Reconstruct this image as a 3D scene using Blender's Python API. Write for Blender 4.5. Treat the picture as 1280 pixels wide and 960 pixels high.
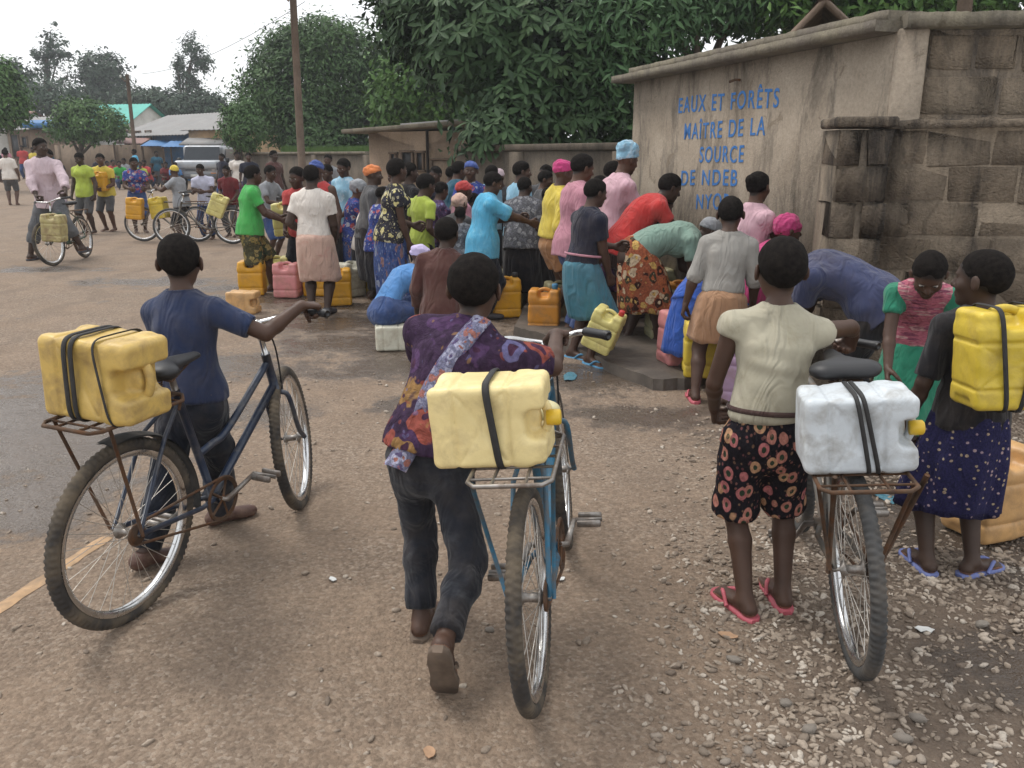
import bpy, math, random
import numpy as np
from mathutils import Vector, Matrix

for o in list(bpy.data.objects):
    bpy.data.objects.remove(o)
SC = bpy.context.scene
COL = SC.collection
PI = math.pi
R = math.radians
rnd = random.Random(11)
rng = np.random.default_rng(5)

# ------------------------------------------------------------------ camera, light, exposure
CAM_H, PITCH, FPX = 1.55, R(15.2), 1050.0
cam_data = bpy.data.cameras.new('camera')
cam_data.sensor_width = 36
cam_data.lens = 36 * FPX / 1280
cam_data.clip_end = 1000
cam = bpy.data.objects.new('camera', cam_data)
COL.objects.link(cam)
cam.location = (0, 0, CAM_H)
cam.rotation_euler = (PI / 2 - PITCH, 0, 0)
SC.camera = cam

SUN_EL, SUN_AZ = R(62), R(-60)
world = bpy.data.worlds.new('World')
SC.world = world
world.use_nodes = True
wn, wl = world.node_tree.nodes, world.node_tree.links
wn.clear()
w_out = wn.new('ShaderNodeOutputWorld')
w_mix = wn.new('ShaderNodeMixShader')
w_sky = wn.new('ShaderNodeTexSky')
w_sky.sky_type = 'NISHITA'
w_sky.sun_disc = False
w_sky.sun_elevation = SUN_EL
w_sky.sun_rotation = SUN_AZ
w_sky.air_density = 1.0
w_sky.dust_density = 4.0
w_bg = wn.new('ShaderNodeBackground')
w_bg.inputs[1].default_value = 0.10
w_cl = wn.new('ShaderNodeBackground')            # the closed white cloud deck
w_cl.inputs[0].default_value = (0.97, 0.985, 1.0, 1)
w_cl.inputs[1].default_value = 1.06
w_mix.inputs[0].default_value = 0.88
wl.new(w_sky.outputs[0], w_bg.inputs[0])
wl.new(w_bg.outputs[0], w_mix.inputs[1])
wl.new(w_cl.outputs[0], w_mix.inputs[2])
wl.new(w_mix.outputs[0], w_out.inputs[0])

sun_data = bpy.data.lights.new('sun', 'SUN')
sun_data.energy = 1.5
sun_data.angle = R(22)
sun_data.color = (1.0, 0.96, 0.9)
sun = bpy.data.objects.new('sun', sun_data)
COL.objects.link(sun)
_sd = Vector((math.sin(SUN_AZ) * math.cos(SUN_EL), math.cos(SUN_AZ) * math.cos(SUN_EL), math.sin(SUN_EL)))
sun.rotation_euler = _sd.to_track_quat('Z', 'Y').to_euler()

SC.view_settings.view_transform = 'Standard'
SC.view_settings.look = 'None'
SC.view_settings.exposure = 0.40
SC.view_settings.gamma = 1.0
SC.view_settings.use_curve_mapping = False

# ------------------------------------------------------------------ survey helpers (photo pixel -> metres)
def ray(px, py):
    x, y = (px - 640) / FPX, -(py - 480) / FPX
    return np.array([x, math.cos(PITCH) + y * math.sin(PITCH), -math.sin(PITCH) + y * math.cos(PITCH)])

def gp(px, py, z=0.0):
    d = ray(px, py)
    t = (z - CAM_H) / d[2]
    return d[0] * t, d[1] * t

def at(px, py, Y):
    d = ray(px, py)
    t = Y / d[1]
    return np.array([d[0] * t, Y, CAM_H + d[2] * t])

def smooth(a, b, x):
    t = np.clip((np.asarray(x, float) - a) / (b - a), 0, 1)
    return t * t * (3 - 2 * t)

def terrain(x, y):
    x = np.asarray(x, float); y = np.asarray(y, float)
    z = np.where(y > 22, (y - 22) * 0.018, 0.0)
    return z

# ------------------------------------------------------------------ materials
MATS = {}

def nodes_of(name):
    m = bpy.data.materials.new(name)
    m.use_nodes = True
    nt = m.node_tree
    b = nt.nodes['Principled BSDF']
    return m, nt.nodes, nt.links, b

def rgba(c):
    return (c[0], c[1], c[2], 1.0)

def coords(N, L, scale=(1, 1, 1), kind='Object'):
    tc = N.new('ShaderNodeTexCoord')
    mp = N.new('ShaderNodeMapping')
    mp.inputs['Scale'].default_value = scale
    L.new(tc.outputs[kind], mp.inputs[0])
    return mp.outputs[0]

def noise_n(N, L, vec, scale, detail=4, rough=0.55, dist=0.0):
    n = N.new('ShaderNodeTexNoise')
    n.inputs['Scale'].default_value = scale
    n.inputs['Detail'].default_value = detail
    n.inputs['Roughness'].default_value = rough
    n.inputs['Distortion'].default_value = dist
    L.new(vec, n.inputs['Vector'])
    return n.outputs[0]

def ramp(N, L, fac, stops, mode='LINEAR'):
    r = N.new('ShaderNodeValToRGB')
    r.color_ramp.interpolation = mode
    e = r.color_ramp.elements
    e[0].position, e[0].color = stops[0][0], rgba(stops[0][1])
    e[1].position, e[1].color = stops[1][0], rgba(stops[1][1])
    for p, c in stops[2:]:
        x = e.new(p)
        x.color = rgba(c)
    L.new(fac, r.inputs[0])
    return r.outputs[0]

def mixc(N, L, fac, a, b, mode='MIX'):
    m = N.new('ShaderNodeMix')
    m.data_type = 'RGBA'
    m.blend_type = mode
    for sock, v in ((m.inputs[0], fac), (m.inputs[6], a), (m.inputs[7], b)):
        if isinstance(v, (int, float)):
            sock.default_value = v
        elif isinstance(v, (tuple, list)):
            sock.default_value = rgba(v)
        else:
            L.new(v, sock)
    return m.outputs[2]

def mathn(N, L, op, a, b=None, c=None, clamp=False):
    m = N.new('ShaderNodeMath')
    m.operation = op
    m.use_clamp = clamp
    for i, v in enumerate((a, b, c)):
        if v is None:
            continue
        if isinstance(v, (int, float)):
            m.inputs[i].default_value = v
        else:
            L.new(v, m.inputs[i])
    return m.outputs[0]

def bump(N, L, b, height, dist=0.01, strength=0.5, prev=None):
    bn = N.new('ShaderNodeBump')
    bn.inputs['Strength'].default_value = strength
    bn.inputs['Distance'].default_value = dist
    L.new(height, bn.inputs['Height'])
    if prev is not None:
        L.new(prev, bn.inputs['Normal'])
    L.new(bn.outputs[0], b.inputs['Normal'])
    return bn.outputs[0]

def M(name, col, rough=0.7, var=0.25, scale=8.0, metal=0.0, bscale=0, bdist=0.004, dirt=None, dirt_amt=0.5,
      dscale=3.0, spec=0.5, stretch=(1, 1, 1), sss=0.0):
    """plain surface: base colour with soft blotches, optional worn or dirty patches, optional fine relief"""
    if name in MATS:
        return MATS[name]
    m, N, L, b = nodes_of(name)
    v = coords(N, L, stretch)
    n1 = noise_n(N, L, v, scale, 5)
    lo = [c * (1 - var) for c in col]
    hi = [min(1, c * (1 + var)) for c in col]
    c = ramp(N, L, n1, [(0.3, lo), (0.7, hi)])
    if dirt is not None:
        n2 = noise_n(N, L, v, dscale, 7, 0.65, 0.4)
        f = ramp(N, L, n2, [(0.52 - 0.12 * dirt_amt, (0, 0, 0)), (0.72 - 0.1 * dirt_amt, (1, 1, 1))])
        f2 = mathn(N, L, 'MULTIPLY', f, dirt_amt)
        c = mixc(N, L, f2, c, dirt)
        r = mathn(N, L, 'MULTIPLY_ADD', f2, 0.35, rough, True)
        L.new(r, b.inputs['Roughness'])
    else:
        b.inputs['Roughness'].default_value = rough
    L.new(c, b.inputs['Base Color'])
    b.inputs['Metallic'].default_value = metal
    b.inputs['Specular IOR Level'].default_value = spec
    if sss:
        b.inputs['Subsurface Weight'].default_value = sss
        b.inputs['Subsurface Radius'].default_value = (0.03, 0.02, 0.01)
    if bscale:
        n3 = noise_n(N, L, v, bscale, 6, 0.6)
        bump(N, L, b, n3, bdist, 0.8)
    MATS[name] = m
    return m

def cloth(name, col, var=0.18, rough=0.95, weave=500, fade=None):
    if name in MATS:
        return MATS[name]
    lum = 0.3 * col[0] + 0.55 * col[1] + 0.15 * col[2]
    col = [c * 0.86 + lum * 0.14 for c in col]          # sun-faded, dusty dye
    m, N, L, b = nodes_of(name)
    v = coords(N, L)
    n1 = noise_n(N, L, v, 6, 5, 0.6)
    c = ramp(N, L, n1, [(0.3, [x * (1 - var) for x in col]), (0.7, [min(1, x * (1 + var)) for x in col])])
    if fade is not None:
        n2 = noise_n(N, L, v, 9, 6, 0.7, 0.6)
        f = ramp(N, L, n2, [(0.52, (0, 0, 0)), (0.68, (0.7, 0.7, 0.7))])
        c = mixc(N, L, f, c, fade)
    n5 = noise_n(N, L, v, 3.3, 6, 0.7)
    c = mixc(N, L, mathn(N, L, 'MULTIPLY', ramp(N, L, n5, [(0.45, (0, 0, 0)), (0.75, (1, 1, 1))]), 0.22), c, (0.20, 0.155, 0.115))
    L.new(c, b.inputs['Base Color'])
    b.inputs['Roughness'].default_value = rough
    b.inputs['Specular IOR Level'].default_value = 0.15
    b.inputs['Sheen Weight'].default_value = 0.12
    w = coords(N, L, (1, 1, 0.45))
    n3 = noise_n(N, L, coords(N, L, (1, 1, 0.38)), 11, 2.2, 0.5, 1.2)
    n4 = noise_n(N, L, v, weave, 2)
    h = mathn(N, L, 'MULTIPLY_ADD', n4, 0.03, n3)
    bump(N, L, b, h, 0.045, 0.85)
    MATS[name] = m
    return m

def printed(name, bg, cols, scale=18, ring=0.25, core=0.55, stretch=(1, 1, 1), distort=0.25, alt=None, dabs=0.55):
    """wax-print style cloth: cells of motif rings and cores over a ground colour"""
    if name in MATS:
        return MATS[name]
    m, N, L, b = nodes_of(name)
    v = coords(N, L, stretch)
    nz = N.new('ShaderNodeTexNoise')
    nz.inputs['Scale'].default_value = scale * 0.9
    L.new(v, nz.inputs['Vector'])
    vm = N.new('ShaderNodeVectorMath')
    vm.operation = 'MULTIPLY_ADD'
    vm.inputs[1].default_value = (distort / scale * 2,) * 3
    L.new(nz.outputs['Color'], vm.inputs[0])
    L.new(v, vm.inputs[2])
    vo = N.new('ShaderNodeTexVoronoi')
    vo.inputs['Scale'].default_value = scale
    vo.inputs['Randomness'].default_value = 0.75
    L.new(vm.outputs[0], vo.inputs['Vector'])
    sep = N.new('ShaderNodeSeparateColor')
    L.new(vo.outputs['Color'], sep.inputs[0])
    k = len(cols)
    st = [(i / k, cols[i]) for i in range(k)]
    if k == 1:
        st = [(0, cols[0]), (1, cols[0])]
    pick = ramp(N, L, sep.outputs[0], st, 'CONSTANT')
    pick2 = ramp(N, L, sep.outputs[1], st[::-1] if False else st, 'CONSTANT')
    dist = vo.outputs['Distance']
    inner = ramp(N, L, dist, [(ring, (1, 1, 1)), (ring + 0.03, (0, 0, 0))])
    outer = ramp(N, L, dist, [(core, (1, 1, 1)), (core + 0.04, (0, 0, 0))])
    c = mixc(N, L, outer, bg, pick)
    c = mixc(N, L, inner, c, alt if alt is not None else pick2)
    v2 = N.new('ShaderNodeTexVoronoi')                # small scattered dabs between the motifs
    v2.inputs['Scale'].default_value = scale * 2.9
    L.new(vm.outputs[0], v2.inputs['Vector'])
    s2 = N.new('ShaderNodeSeparateColor')
    L.new(v2.outputs['Color'], s2.inputs[0])
    d2 = mathn(N, L, 'MULTIPLY', ramp(N, L, v2.outputs['Distance'], [(0.24, (1, 1, 1)), (0.30, (0, 0, 0))]), dabs)
    c = mixc(N, L, d2, c, ramp(N, L, s2.outputs[2], st, 'CONSTANT'))
    fine = noise_n(N, L, v, scale * 4, 3)
    c = mixc(N, L, 0.35, c, ramp(N, L, fine, [(0.35, (0.12, 0.12, 0.12)), (0.65, (0.9, 0.9, 0.9))]), 'OVERLAY')
    L.new(c, b.inputs['Base Color'])
    b.inputs['Roughness'].default_value = 0.9
    b.inputs['Specular IOR Level'].default_value = 0.15
    w = coords(N, L, (1, 1, 0.45))
    bump(N, L, b, noise_n(N, L, w, 20, 5, 0.6, 0.8), 0.03, 0.85)
    MATS[name] = m
    return m

# ------------------------------------------------------------------ mesh helpers
def link(name, data=None, parent=None):
    o = bpy.data.objects.new(name, data)
    COL.objects.link(o)
    if parent is not None:
        o.parent = parent
    return o

def raw_mesh(name, V, faces, smooth=True):
    me = bpy.data.meshes.new(name)
    V = np.asarray(V, np.float32)
    faces = [np.asarray(f, np.int32) for f in faces if len(f)]
    nl = sum(f.size for f in faces)
    nf = sum(f.shape[0] for f in faces)
    me.vertices.add(len(V))
    me.vertices.foreach_set('co', V.ravel())
    me.loops.add(nl)
    me.polygons.add(nf)
    me.loops.foreach_set('vertex_index', np.concatenate([f.ravel() for f in faces]))
    starts, p = [], 0
    for f in faces:
        starts.append(p + np.arange(f.shape[0]) * f.shape[1])
        p += f.size
    me.polygons.foreach_set('loop_start', np.concatenate(starts).astype(np.int32))
    me.update(calc_edges=True)
    if smooth:
        me.polygons.foreach_set('use_smooth', np.ones(nf, bool))
    me.validate()
    return me

def tag(o, label, cat, group=None, kind=None):
    if label: o['label'] = label
    if cat: o['category'] = cat
    if group: o['group'] = group
    if kind: o['kind'] = kind
    return o

def thing(name, label, cat, loc=(0, 0, 0), rot=(0, 0, 0), group=None):
    o = link(name)
    o.empty_display_size = 0.1
    o.location = loc
    o.rotation_euler = rot
    return tag(o, label, cat, group)

def setmat(o, m):
    if not o.data.materials:
        o.data.materials.append(m)
    o.material_slots[0].link = 'OBJECT'
    o.material_slots[0].material = m
    return o

class MB:
    """collects tubes, boxes and lathes and links them as one mesh object"""
    def __init__(self):
        self.V, self.F, self.n = [], {3: [], 4: []}, 0

    def add(self, V, F):
        V = np.asarray(V, float).reshape(-1, 3)
        F = np.asarray(F, int)
        self.V.append(V)
        self.F[F.shape[1]].append(F + self.n)
        self.n += len(V)
        return self

    def grid(self, P, closed_u=False, closed_v=False):
        """P: (nu, nv, 3) array of points"""
        P = np.asarray(P, float)
        nu, nv = P.shape[:2]
        i = np.arange(nu if closed_u else nu - 1)[:, None]
        j = np.arange(nv if closed_v else nv - 1)[None, :]
        a = i * nv + j
        b = ((i + 1) % nu) * nv + j
        c = ((i + 1) % nu) * nv + (j + 1) % nv
        d = i * nv + (j + 1) % nv
        return self.add(P.reshape(-1, 3), np.stack([a, d, c, b], -1).reshape(-1, 4))

    def tube(self, path, r, n=8, closed=False, caps=True, flat=None):
        P = np.asarray(path, float)
        m = len(P)
        rr = np.broadcast_to(np.asarray(r, float), (m,))
        T = np.roll(P, -1, 0) - np.roll(P, 1, 0) if closed else np.gradient(P, axis=0)
        T /= np.linalg.norm(T, axis=1)[:, None] + 1e-9
        up = np.array([0.0, 0, 1.0]) if abs(T[0][2]) < 0.9 else np.array([1.0, 0, 0])
        U = np.cross(T[0], up); U /= np.linalg.norm(U)
        ang = np.arange(n) / n * 2 * PI
        rings = []
        for i in range(m):
            U = U - T[i] * U.dot(T[i])
            U /= np.linalg.norm(U) + 1e-9
            W = np.cross(T[i], U)
            fw = 1.0 if flat is None else flat
            rings.append(P[i] + rr[i] * (np.cos(ang)[:, None] * U * fw + np.sin(ang)[:, None] * W))
        rings = np.array(rings)
        base = self.n
        self.grid(rings[:, ::-1], closed, True)
        if caps and not closed:
            for e, ring in ((0, rings[0]), (m - 1, rings[-1])):
                c0 = self.n
                self.V.append(ring.mean(0)[None]); self.n += 1
                a = base + e * n + np.arange(n)
                b = base + e * n + (np.arange(n) + 1) % n
                f = np.stack([np.full(n, c0), a, b], 1) if e == 0 else np.stack([np.full(n, c0), b, a], 1)
                self.F[3].append(f)
        return self

    def box(self, c, s, rot=None, bev=0.0):
        c = np.asarray(c, float); s = np.asarray(s, float) / 2
        if bev <= 0:
            v = np.array([[x, y, z] for x in (-1, 1) for y in (-1, 1) for z in (-1, 1)]) * s
            f = [[0, 1, 3, 2], [4, 6, 7, 5], [0, 4, 5, 1], [2, 3, 7, 6], [0, 2, 6, 4], [1, 5, 7, 3]]
            v = v if rot is None else v @ np.asarray(rot).T
            return self.add(v + c, f)
        b = min(bev, s.min() * 0.95)
        v, idx = [], {}
        for sx in (-1, 1):
            for sy in (-1, 1):
                for sz in (-1, 1):
                    S = np.array([sx, sy, sz])
                    for ax in range(3):
                        p = (s - b) * S
                        p[ax] = s[ax] * S[ax]
                        idx[(sx, sy, sz, ax)] = len(v); v.append(p)
        f4, f3 = [], []
        for ax in range(3):
            o1, o2 = (ax + 1) % 3, (ax + 2) % 3
            for sg in (-1, 1):
                q = []
                for a, b2 in ((-1, -1), (1, -1), (1, 1), (-1, 1)):
                    k = [0, 0, 0]; k[ax] = sg; k[o1] = a; k[o2] = b2
                    q.append(idx[(*k, ax)])
                f4.append(q if sg > 0 else q[::-1])
        for ax in range(3):
            o1, o2 = (ax + 1) % 3, (ax + 2) % 3
            for a in (-1, 1):
                for b2 in (-1, 1):
                    k0 = [0, 0, 0]; k1 = [0, 0, 0]
                    k0[ax], k1[ax] = -1, 1
                    k0[o1] = k1[o1] = a; k0[o2] = k1[o2] = b2
                    q = [idx[(*k0, o1)], idx[(*k1, o1)], idx[(*k1, o2)], idx[(*k0, o2)]]
                    f4.append(q if a * b2 < 0 else q[::-1])
        for sx in (-1, 1):
            for sy in (-1, 1):
                for sz in (-1, 1):
                    t = [idx[(sx, sy, sz, i)] for i in range(3)]
                    f3.append(t if sx * sy * sz > 0 else t[::-1])
        v = np.array(v)
        v = v if rot is None else v @ np.asarray(rot).T
        n0 = self.n
        self.add(v + c, f4)
        self.F[3].append(np.asarray(f3) + n0)
        return self

    def ball(self, c, r, nu=10, nv=8, R3=None):
        th = np.linspace(0, PI, nv)
        ph = np.arange(nu) / nu * 2 * PI
        P = np.stack([np.sin(th)[:, None] * np.cos(ph), np.sin(th)[:, None] * np.sin(ph), np.cos(th)[:, None] + 0 * ph], -1)
        P = P * np.asarray(r, float)
        if R3 is not None:
            P = P @ np.asarray(R3).T
        return self.grid((P + np.asarray(c, float)), False, True)

    def lathe(self, prof, n=24, c=(0, 0, 0), R3=None, closed=False):
        """prof: list of (radius, z) spun round z"""
        ph = np.arange(n) / n * 2 * PI
        pr = np.asarray(prof, float)
        P = np.stack([pr[:, :1] * np.cos(ph), pr[:, :1] * np.sin(ph), pr[:, 1:] + 0 * ph], -1)
        if R3 is not None:
            P = P @ np.asarray(R3).T
        return self.grid(P + np.asarray(c, float), closed, True)

    def xform(self, fn):
        self.V = [fn(v) for v in self.V]
        return self

    def mesh(self, name, smooth=True):
        return raw_mesh(name, np.concatenate(self.V), [np.concatenate(f) for f in self.F.values() if f], smooth)

    def build(self, name, mat, parent=None, smooth=True, sharp=None):
        me = self.mesh(name, smooth)
        if sharp:
            me.set_sharp_from_angle(angle=R(sharp))
        me.materials.append(mat)
        return link(name, me, parent)

def rotm(axis, ang):
    return np.array(Matrix.Rotation(ang, 3, Vector(axis)))

def unit(v):
    v = np.asarray(v, float)
    return v / (np.linalg.norm(v) + 1e-12)

def normals(V, Q):
    n = np.zeros_like(V)
    a, b, c = V[Q[:, 0]], V[Q[:, 1]], V[Q[:, 2]]
    fn = np.cross(b - a, c - a)
    if Q.shape[1] == 4:
        fn = fn + np.cross(c - a, V[Q[:, 3]] - a)
    for i in range(Q.shape[1]):
        for k in range(3):
            n[:, k] += np.bincount(Q[:, i], fn[:, k], len(V))
    return n / (np.linalg.norm(n, axis=1)[:, None] + 1e-12)

def wavy(V, freq, seed, oct=3, stretch=(1, 1, 1)):
    """smooth pseudo-noise, roughly -1..1"""
    r = np.random.default_rng(seed)
    out = np.zeros(len(V)); a = 1.0; tot = 0
    P = V * np.asarray(stretch)
    for o in range(oct):
        for _ in range(3):
            d = unit(r.normal(size=3)) * freq * (0.7 + 0.6 * r.random())
            e = unit(r.normal(size=3)) * freq * 0.6
            out += a * np.sin(P @ d + r.random() * 6.28 + 1.3 * np.sin(P @ e + r.random() * 6.28)) / 3
        tot += a; a *= 0.55; freq *= 1.9
    return out / tot * 1.6

# ------------------------------------------------------------------ implicit surfaces (smooth unions of tapered limbs, meshed with surface nets)
class Prim:
    __slots__ = ('lo', 'hi', 'ev', 'k', 'op')

def cone(a, b, ra, rb, k=0.02, f=None, flat=1.0, cut=(), op=1):
    a = np.asarray(a, float); b = np.asarray(b, float)
    p = Prim(); p.k = k; p.op = op
    m = max(ra, rb)
    p.lo = np.minimum(a, b) - m; p.hi = np.maximum(a, b) + m
    ab = b - a; L2 = float(ab @ ab) + 1e-12
    fv = None if f is None else unit(f)
    def ev(X, Y, Z):
        x, y, z = X - a[0], Y - a[1], Z - a[2]
        t = np.clip((x * ab[0] + y * ab[1] + z * ab[2]) / L2, 0, 1)
        x = x - t * ab[0]; y = y - t * ab[1]; z = z - t * ab[2]
        r = ra + (rb - ra) * t
        q = x * x + y * y + z * z
        if fv is None:
            d = np.sqrt(q) - r
        else:
            w = x * fv[0] + y * fv[1] + z * fv[2]
            q2 = q + w * w * (1 / flat ** 2 - 1)
            s = np.sqrt(q2) + 1e-9
            g = np.sqrt(q + w * w * (1 / flat ** 4 - 1)) / s
            d = (s - r) / np.maximum(g, 1.0)
        for n, c in cut:
            d = np.maximum(d, X * n[0] + Y * n[1] + Z * n[2] - c)
        return d
    p.ev = ev
    return p

def ell(c, Rm, rad, k=0.02, op=1, cut=()):
    """Rm: rows are the three axes"""
    c = np.asarray(c, float); Rm = np.asarray(Rm, float); rad = np.asarray(rad, float)
    p = Prim(); p.k = k; p.op = op
    m = np.sqrt(((Rm * rad[:, None]) ** 2).sum(0))
    p.lo = c - m; p.hi = c + m
    def ev(X, Y, Z):
        x, y, z = X - c[0], Y - c[1], Z - c[2]
        q0 = q1 = 0
        for i in range(3):
            w = (x * Rm[i, 0] + y * Rm[i, 1] + z * Rm[i, 2]) / rad[i]
            q0 = q0 + w * w
            q1 = q1 + (w / rad[i]) ** 2
        k0 = np.sqrt(q0); k1 = np.sqrt(q1) + 1e-9
        d = k0 * (k0 - 1) / k1
        for n, cc in cut:
            d = np.maximum(d, X * n[0] + Y * n[1] + Z * n[2] - cc)
        return d
    p.ev = ev
    return p

def rbox(c, half, rad, k=0.01, op=1, Rm=None):
    c = np.asarray(c, float); half = np.asarray(half, float)
    Rm = np.eye(3) if Rm is None else np.asarray(Rm, float)
    p = Prim(); p.k = k; p.op = op
    m = (np.abs(Rm) * half[:, None]).sum(0)
    p.lo = c - m; p.hi = c + m
    def ev(X, Y, Z):
        x, y, z = X - c[0], Y - c[1], Z - c[2]
        q = [np.abs(x * Rm[i, 0] + y * Rm[i, 1] + z * Rm[i, 2]) - (half[i] - rad) for i in range(3)]
        o = np.sqrt(sum(np.maximum(v, 0) ** 2 for v in q))
        return o + np.minimum(np.maximum(np.maximum(q[0], q[1]), q[2]), 0) - rad
    p.ev = ev
    return p

EDGES = [(0, 1), (2, 3), (4, 5), (6, 7), (0, 2), (1, 3), (4, 6), (5, 7), (0, 4), (1, 5), (2, 6), (3, 7)]
CORN = np.array([[x, y, z] for x in (0, 1) for y in (0, 1) for z in (0, 1)])

def sdf_mesh(prims, cell, box=None, cuts=(), holes=()):
    pos = [p for p in prims if p.op > 0]
    if box is None:
        lo = np.min([p.lo for p in pos], 0) - 2.5 * cell
        hi = np.max([p.hi for p in pos], 0) + 2.5 * cell
    else:
        lo, hi = np.asarray(box[0], float), np.asarray(box[1], float)
    n = np.ceil((hi - lo) / cell).astype(int) + 1
    F = np.full(n, 1.0, np.float32)
    ax = [(lo[i] + cell * np.arange(n[i])).astype(np.float32) for i in range(3)]
    for p in prims:
        pad = p.k + 2 * cell
        i0 = np.clip(np.floor((p.lo - pad - lo) / cell).astype(int), 0, n)
        i1 = np.clip(np.ceil((p.hi + pad - lo) / cell).astype(int) + 1, 0, n)
        if (i1 - i0).min() <= 0:
            continue
        sl = tuple(slice(a, b) for a, b in zip(i0, i1))
        X = ax[0][sl[0]][:, None, None]; Y = ax[1][sl[1]][None, :, None]; Z = ax[2][sl[2]][None, None, :]
        d = p.ev(X, Y, Z).astype(np.float32)
        c = F[sl]
        k = np.float32(max(p.k, 1e-5))
        if p.op > 0:
            h = np.maximum(k - np.abs(c - d), 0) / k
            F[sl] = np.minimum(c, d) - h * h * k * np.float32(0.25)
        else:
            d = -d
            h = np.maximum(k - np.abs(c - d), 0) / k
            F[sl] = np.maximum(c, d) + h * h * k * np.float32(0.25)
    for nn, cc in cuts:
        P = ax[0][:, None, None] * nn[0] + ax[1][None, :, None] * nn[1] + ax[2][None, None, :] * nn[2] - cc
        F = np.maximum(F, P.astype(np.float32))
    I = F < 0
    s = I[:-1, :-1, :-1].astype(np.int8)
    cnt = np.zeros(s.shape, np.int8)
    for c in CORN:
        cnt += I[c[0]:n[0] - 1 + c[0], c[1]:n[1] - 1 + c[1], c[2]:n[2] - 1 + c[2]]
    act = np.argwhere((cnt > 0) & (cnt < 8))
    if len(act) == 0:
        return np.zeros((0, 3)), np.zeros((0, 4), int)
    vals = np.stack([F[act[:, 0] + c[0], act[:, 1] + c[1], act[:, 2] + c[2]] for c in CORN], 1)
    S = np.zeros((len(act), 3)); W = np.zeros(len(act))
    for a, b in EDGES:
        va, vb = vals[:, a], vals[:, b]
        m = (va < 0) != (vb < 0)
        t = np.where(m, va / np.where(m, va - vb, 1), 0)
        S += m[:, None] * (CORN[a] + t[:, None] * (CORN[b] - CORN[a]))
        W += m
    V = lo + cell * (act + S / W[:, None])
    idx = np.full(s.shape, -1, np.int32)
    idx[act[:, 0], act[:, 1], act[:, 2]] = np.arange(len(act))
    Q = []
    for d in range(3):
        u, v = (d + 1) % 3, (d + 2) % 3
        A = I.take(range(n[d] - 1), d); B = I.take(range(1, n[d]), d)
        e = np.argwhere(A != B)
        e = e[(e[:, u] > 0) & (e[:, v] > 0) & (e[:, u] < n[u] - 1) & (e[:, v] < n[v] - 1)]
        if not len(e):
            continue
        ins = A[e[:, 0], e[:, 1], e[:, 2]]
        q = []
        for du, dv in ((1, 1), (0, 1), (0, 0), (1, 0)):
            w = e.copy(); w[:, u] -= du; w[:, v] -= dv
            q.append(idx[w[:, 0], w[:, 1], w[:, 2]])
        q = np.stack(q, 1)
        q[~ins] = q[~ins][:, ::-1]
        Q.append(q)
    Q = np.concatenate(Q)
    for lo2, hi2 in holes:
        c = V[Q].mean(1)
        Q = Q[~np.all((c > lo2) & (c < hi2), axis=1)]
    if len(holes):
        used = np.unique(Q); mp = np.full(len(V), -1); mp[used] = np.arange(len(used))
        V, Q = V[used], mp[Q]
    return V, Q

def sdf_obj(name, prims, cell, mat, parent=None, cuts=(), crumple=0.0, freq=25, seed=1, stretch=(1, 1, 1)):
    V, Q = sdf_mesh(prims, cell, None, cuts)
    if crumple:
        V = V + normals(V, Q) * (wavy(V, freq, seed, 3, stretch) * crumple)[:, None]
    me = raw_mesh(name, V, [Q])
    me.materials.append(mat)
    return link(name, me, parent)
# ------------------------------------------------------------------ people
def skin_mat(name, col):
    if name in MATS:
        return MATS[name]
    m, N, L, b = nodes_of(name)
    v = coords(N, L)
    c = ramp(N, L, noise_n(N, L, v, 14, 5), [(0.3, [x * 0.85 for x in col]), (0.7, [x * 1.15 for x in col])])
    at_ = N.new('ShaderNodeAttribute'); at_.attribute_name = 'scalp'
    c = mixc(N, L, mathn(N, L, 'MULTIPLY', at_.outputs['Fac'], 0.92), c, (0.011, 0.009, 0.008))
    L.new(c, b.inputs['Base Color'])
    b.inputs['Roughness'].default_value = 0.52
    b.inputs['Specular IOR Level'].default_value = 0.35
    bump(N, L, b, noise_n(N, L, v, 160, 3), 0.001, 0.35)
    MATS[name] = m
    return m

SKIN = [skin_mat('skin_%d' % i, c) for i, c in enumerate(
    [(0.066, 0.034, 0.022), (0.092, 0.046, 0.029), (0.050, 0.028, 0.019), (0.076, 0.041, 0.028)])]
PALM = skin_mat('skin_sole', (0.20, 0.10, 0.062))
def hair_mat():
    m, N, L, b = nodes_of('hair')
    v = coords(N, L)
    c = ramp(N, L, noise_n(N, L, v, 60, 4), [(0.3, (0.006, 0.005, 0.005)), (0.7, (0.018, 0.015, 0.013))])
    L.new(c, b.inputs['Base Color'])
    b.inputs['Roughness'].default_value = 0.95
    b.inputs['Specular IOR Level'].default_value = 0.08
    bump(N, L, b, noise_n(N, L, v, 300, 2), 0.002, 0.7)
    return m
HAIR = hair_mat()
EYE_W = M('eye_white', (0.36, 0.32, 0.28), 0.35, 0.05)
EYE_D = M('eye_iris', (0.012, 0.008, 0.006), 0.2, 0.05)
def unit_rows(A):
    return A / (np.linalg.norm(A, axis=1)[:, None] + 1e-9)
_eye = {}
def eye_mesh():
    if 'm' not in _eye:
        b = MB().ball((0, 0, 0), 1.0, 10, 8)
        n0 = sum(len(f) for f in b.F[4])
        b.ball((0, 0.55, 0), 0.62, 10, 8)
        me = b.mesh('eye')
        me.materials.append(EYE_W); me.materials.append(EYE_D)
        for i, p in enumerate(me.polygons):
            p.material_index = 0 if i < n0 else 1
        _eye['m'] = me
    return _eye['m']

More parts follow.
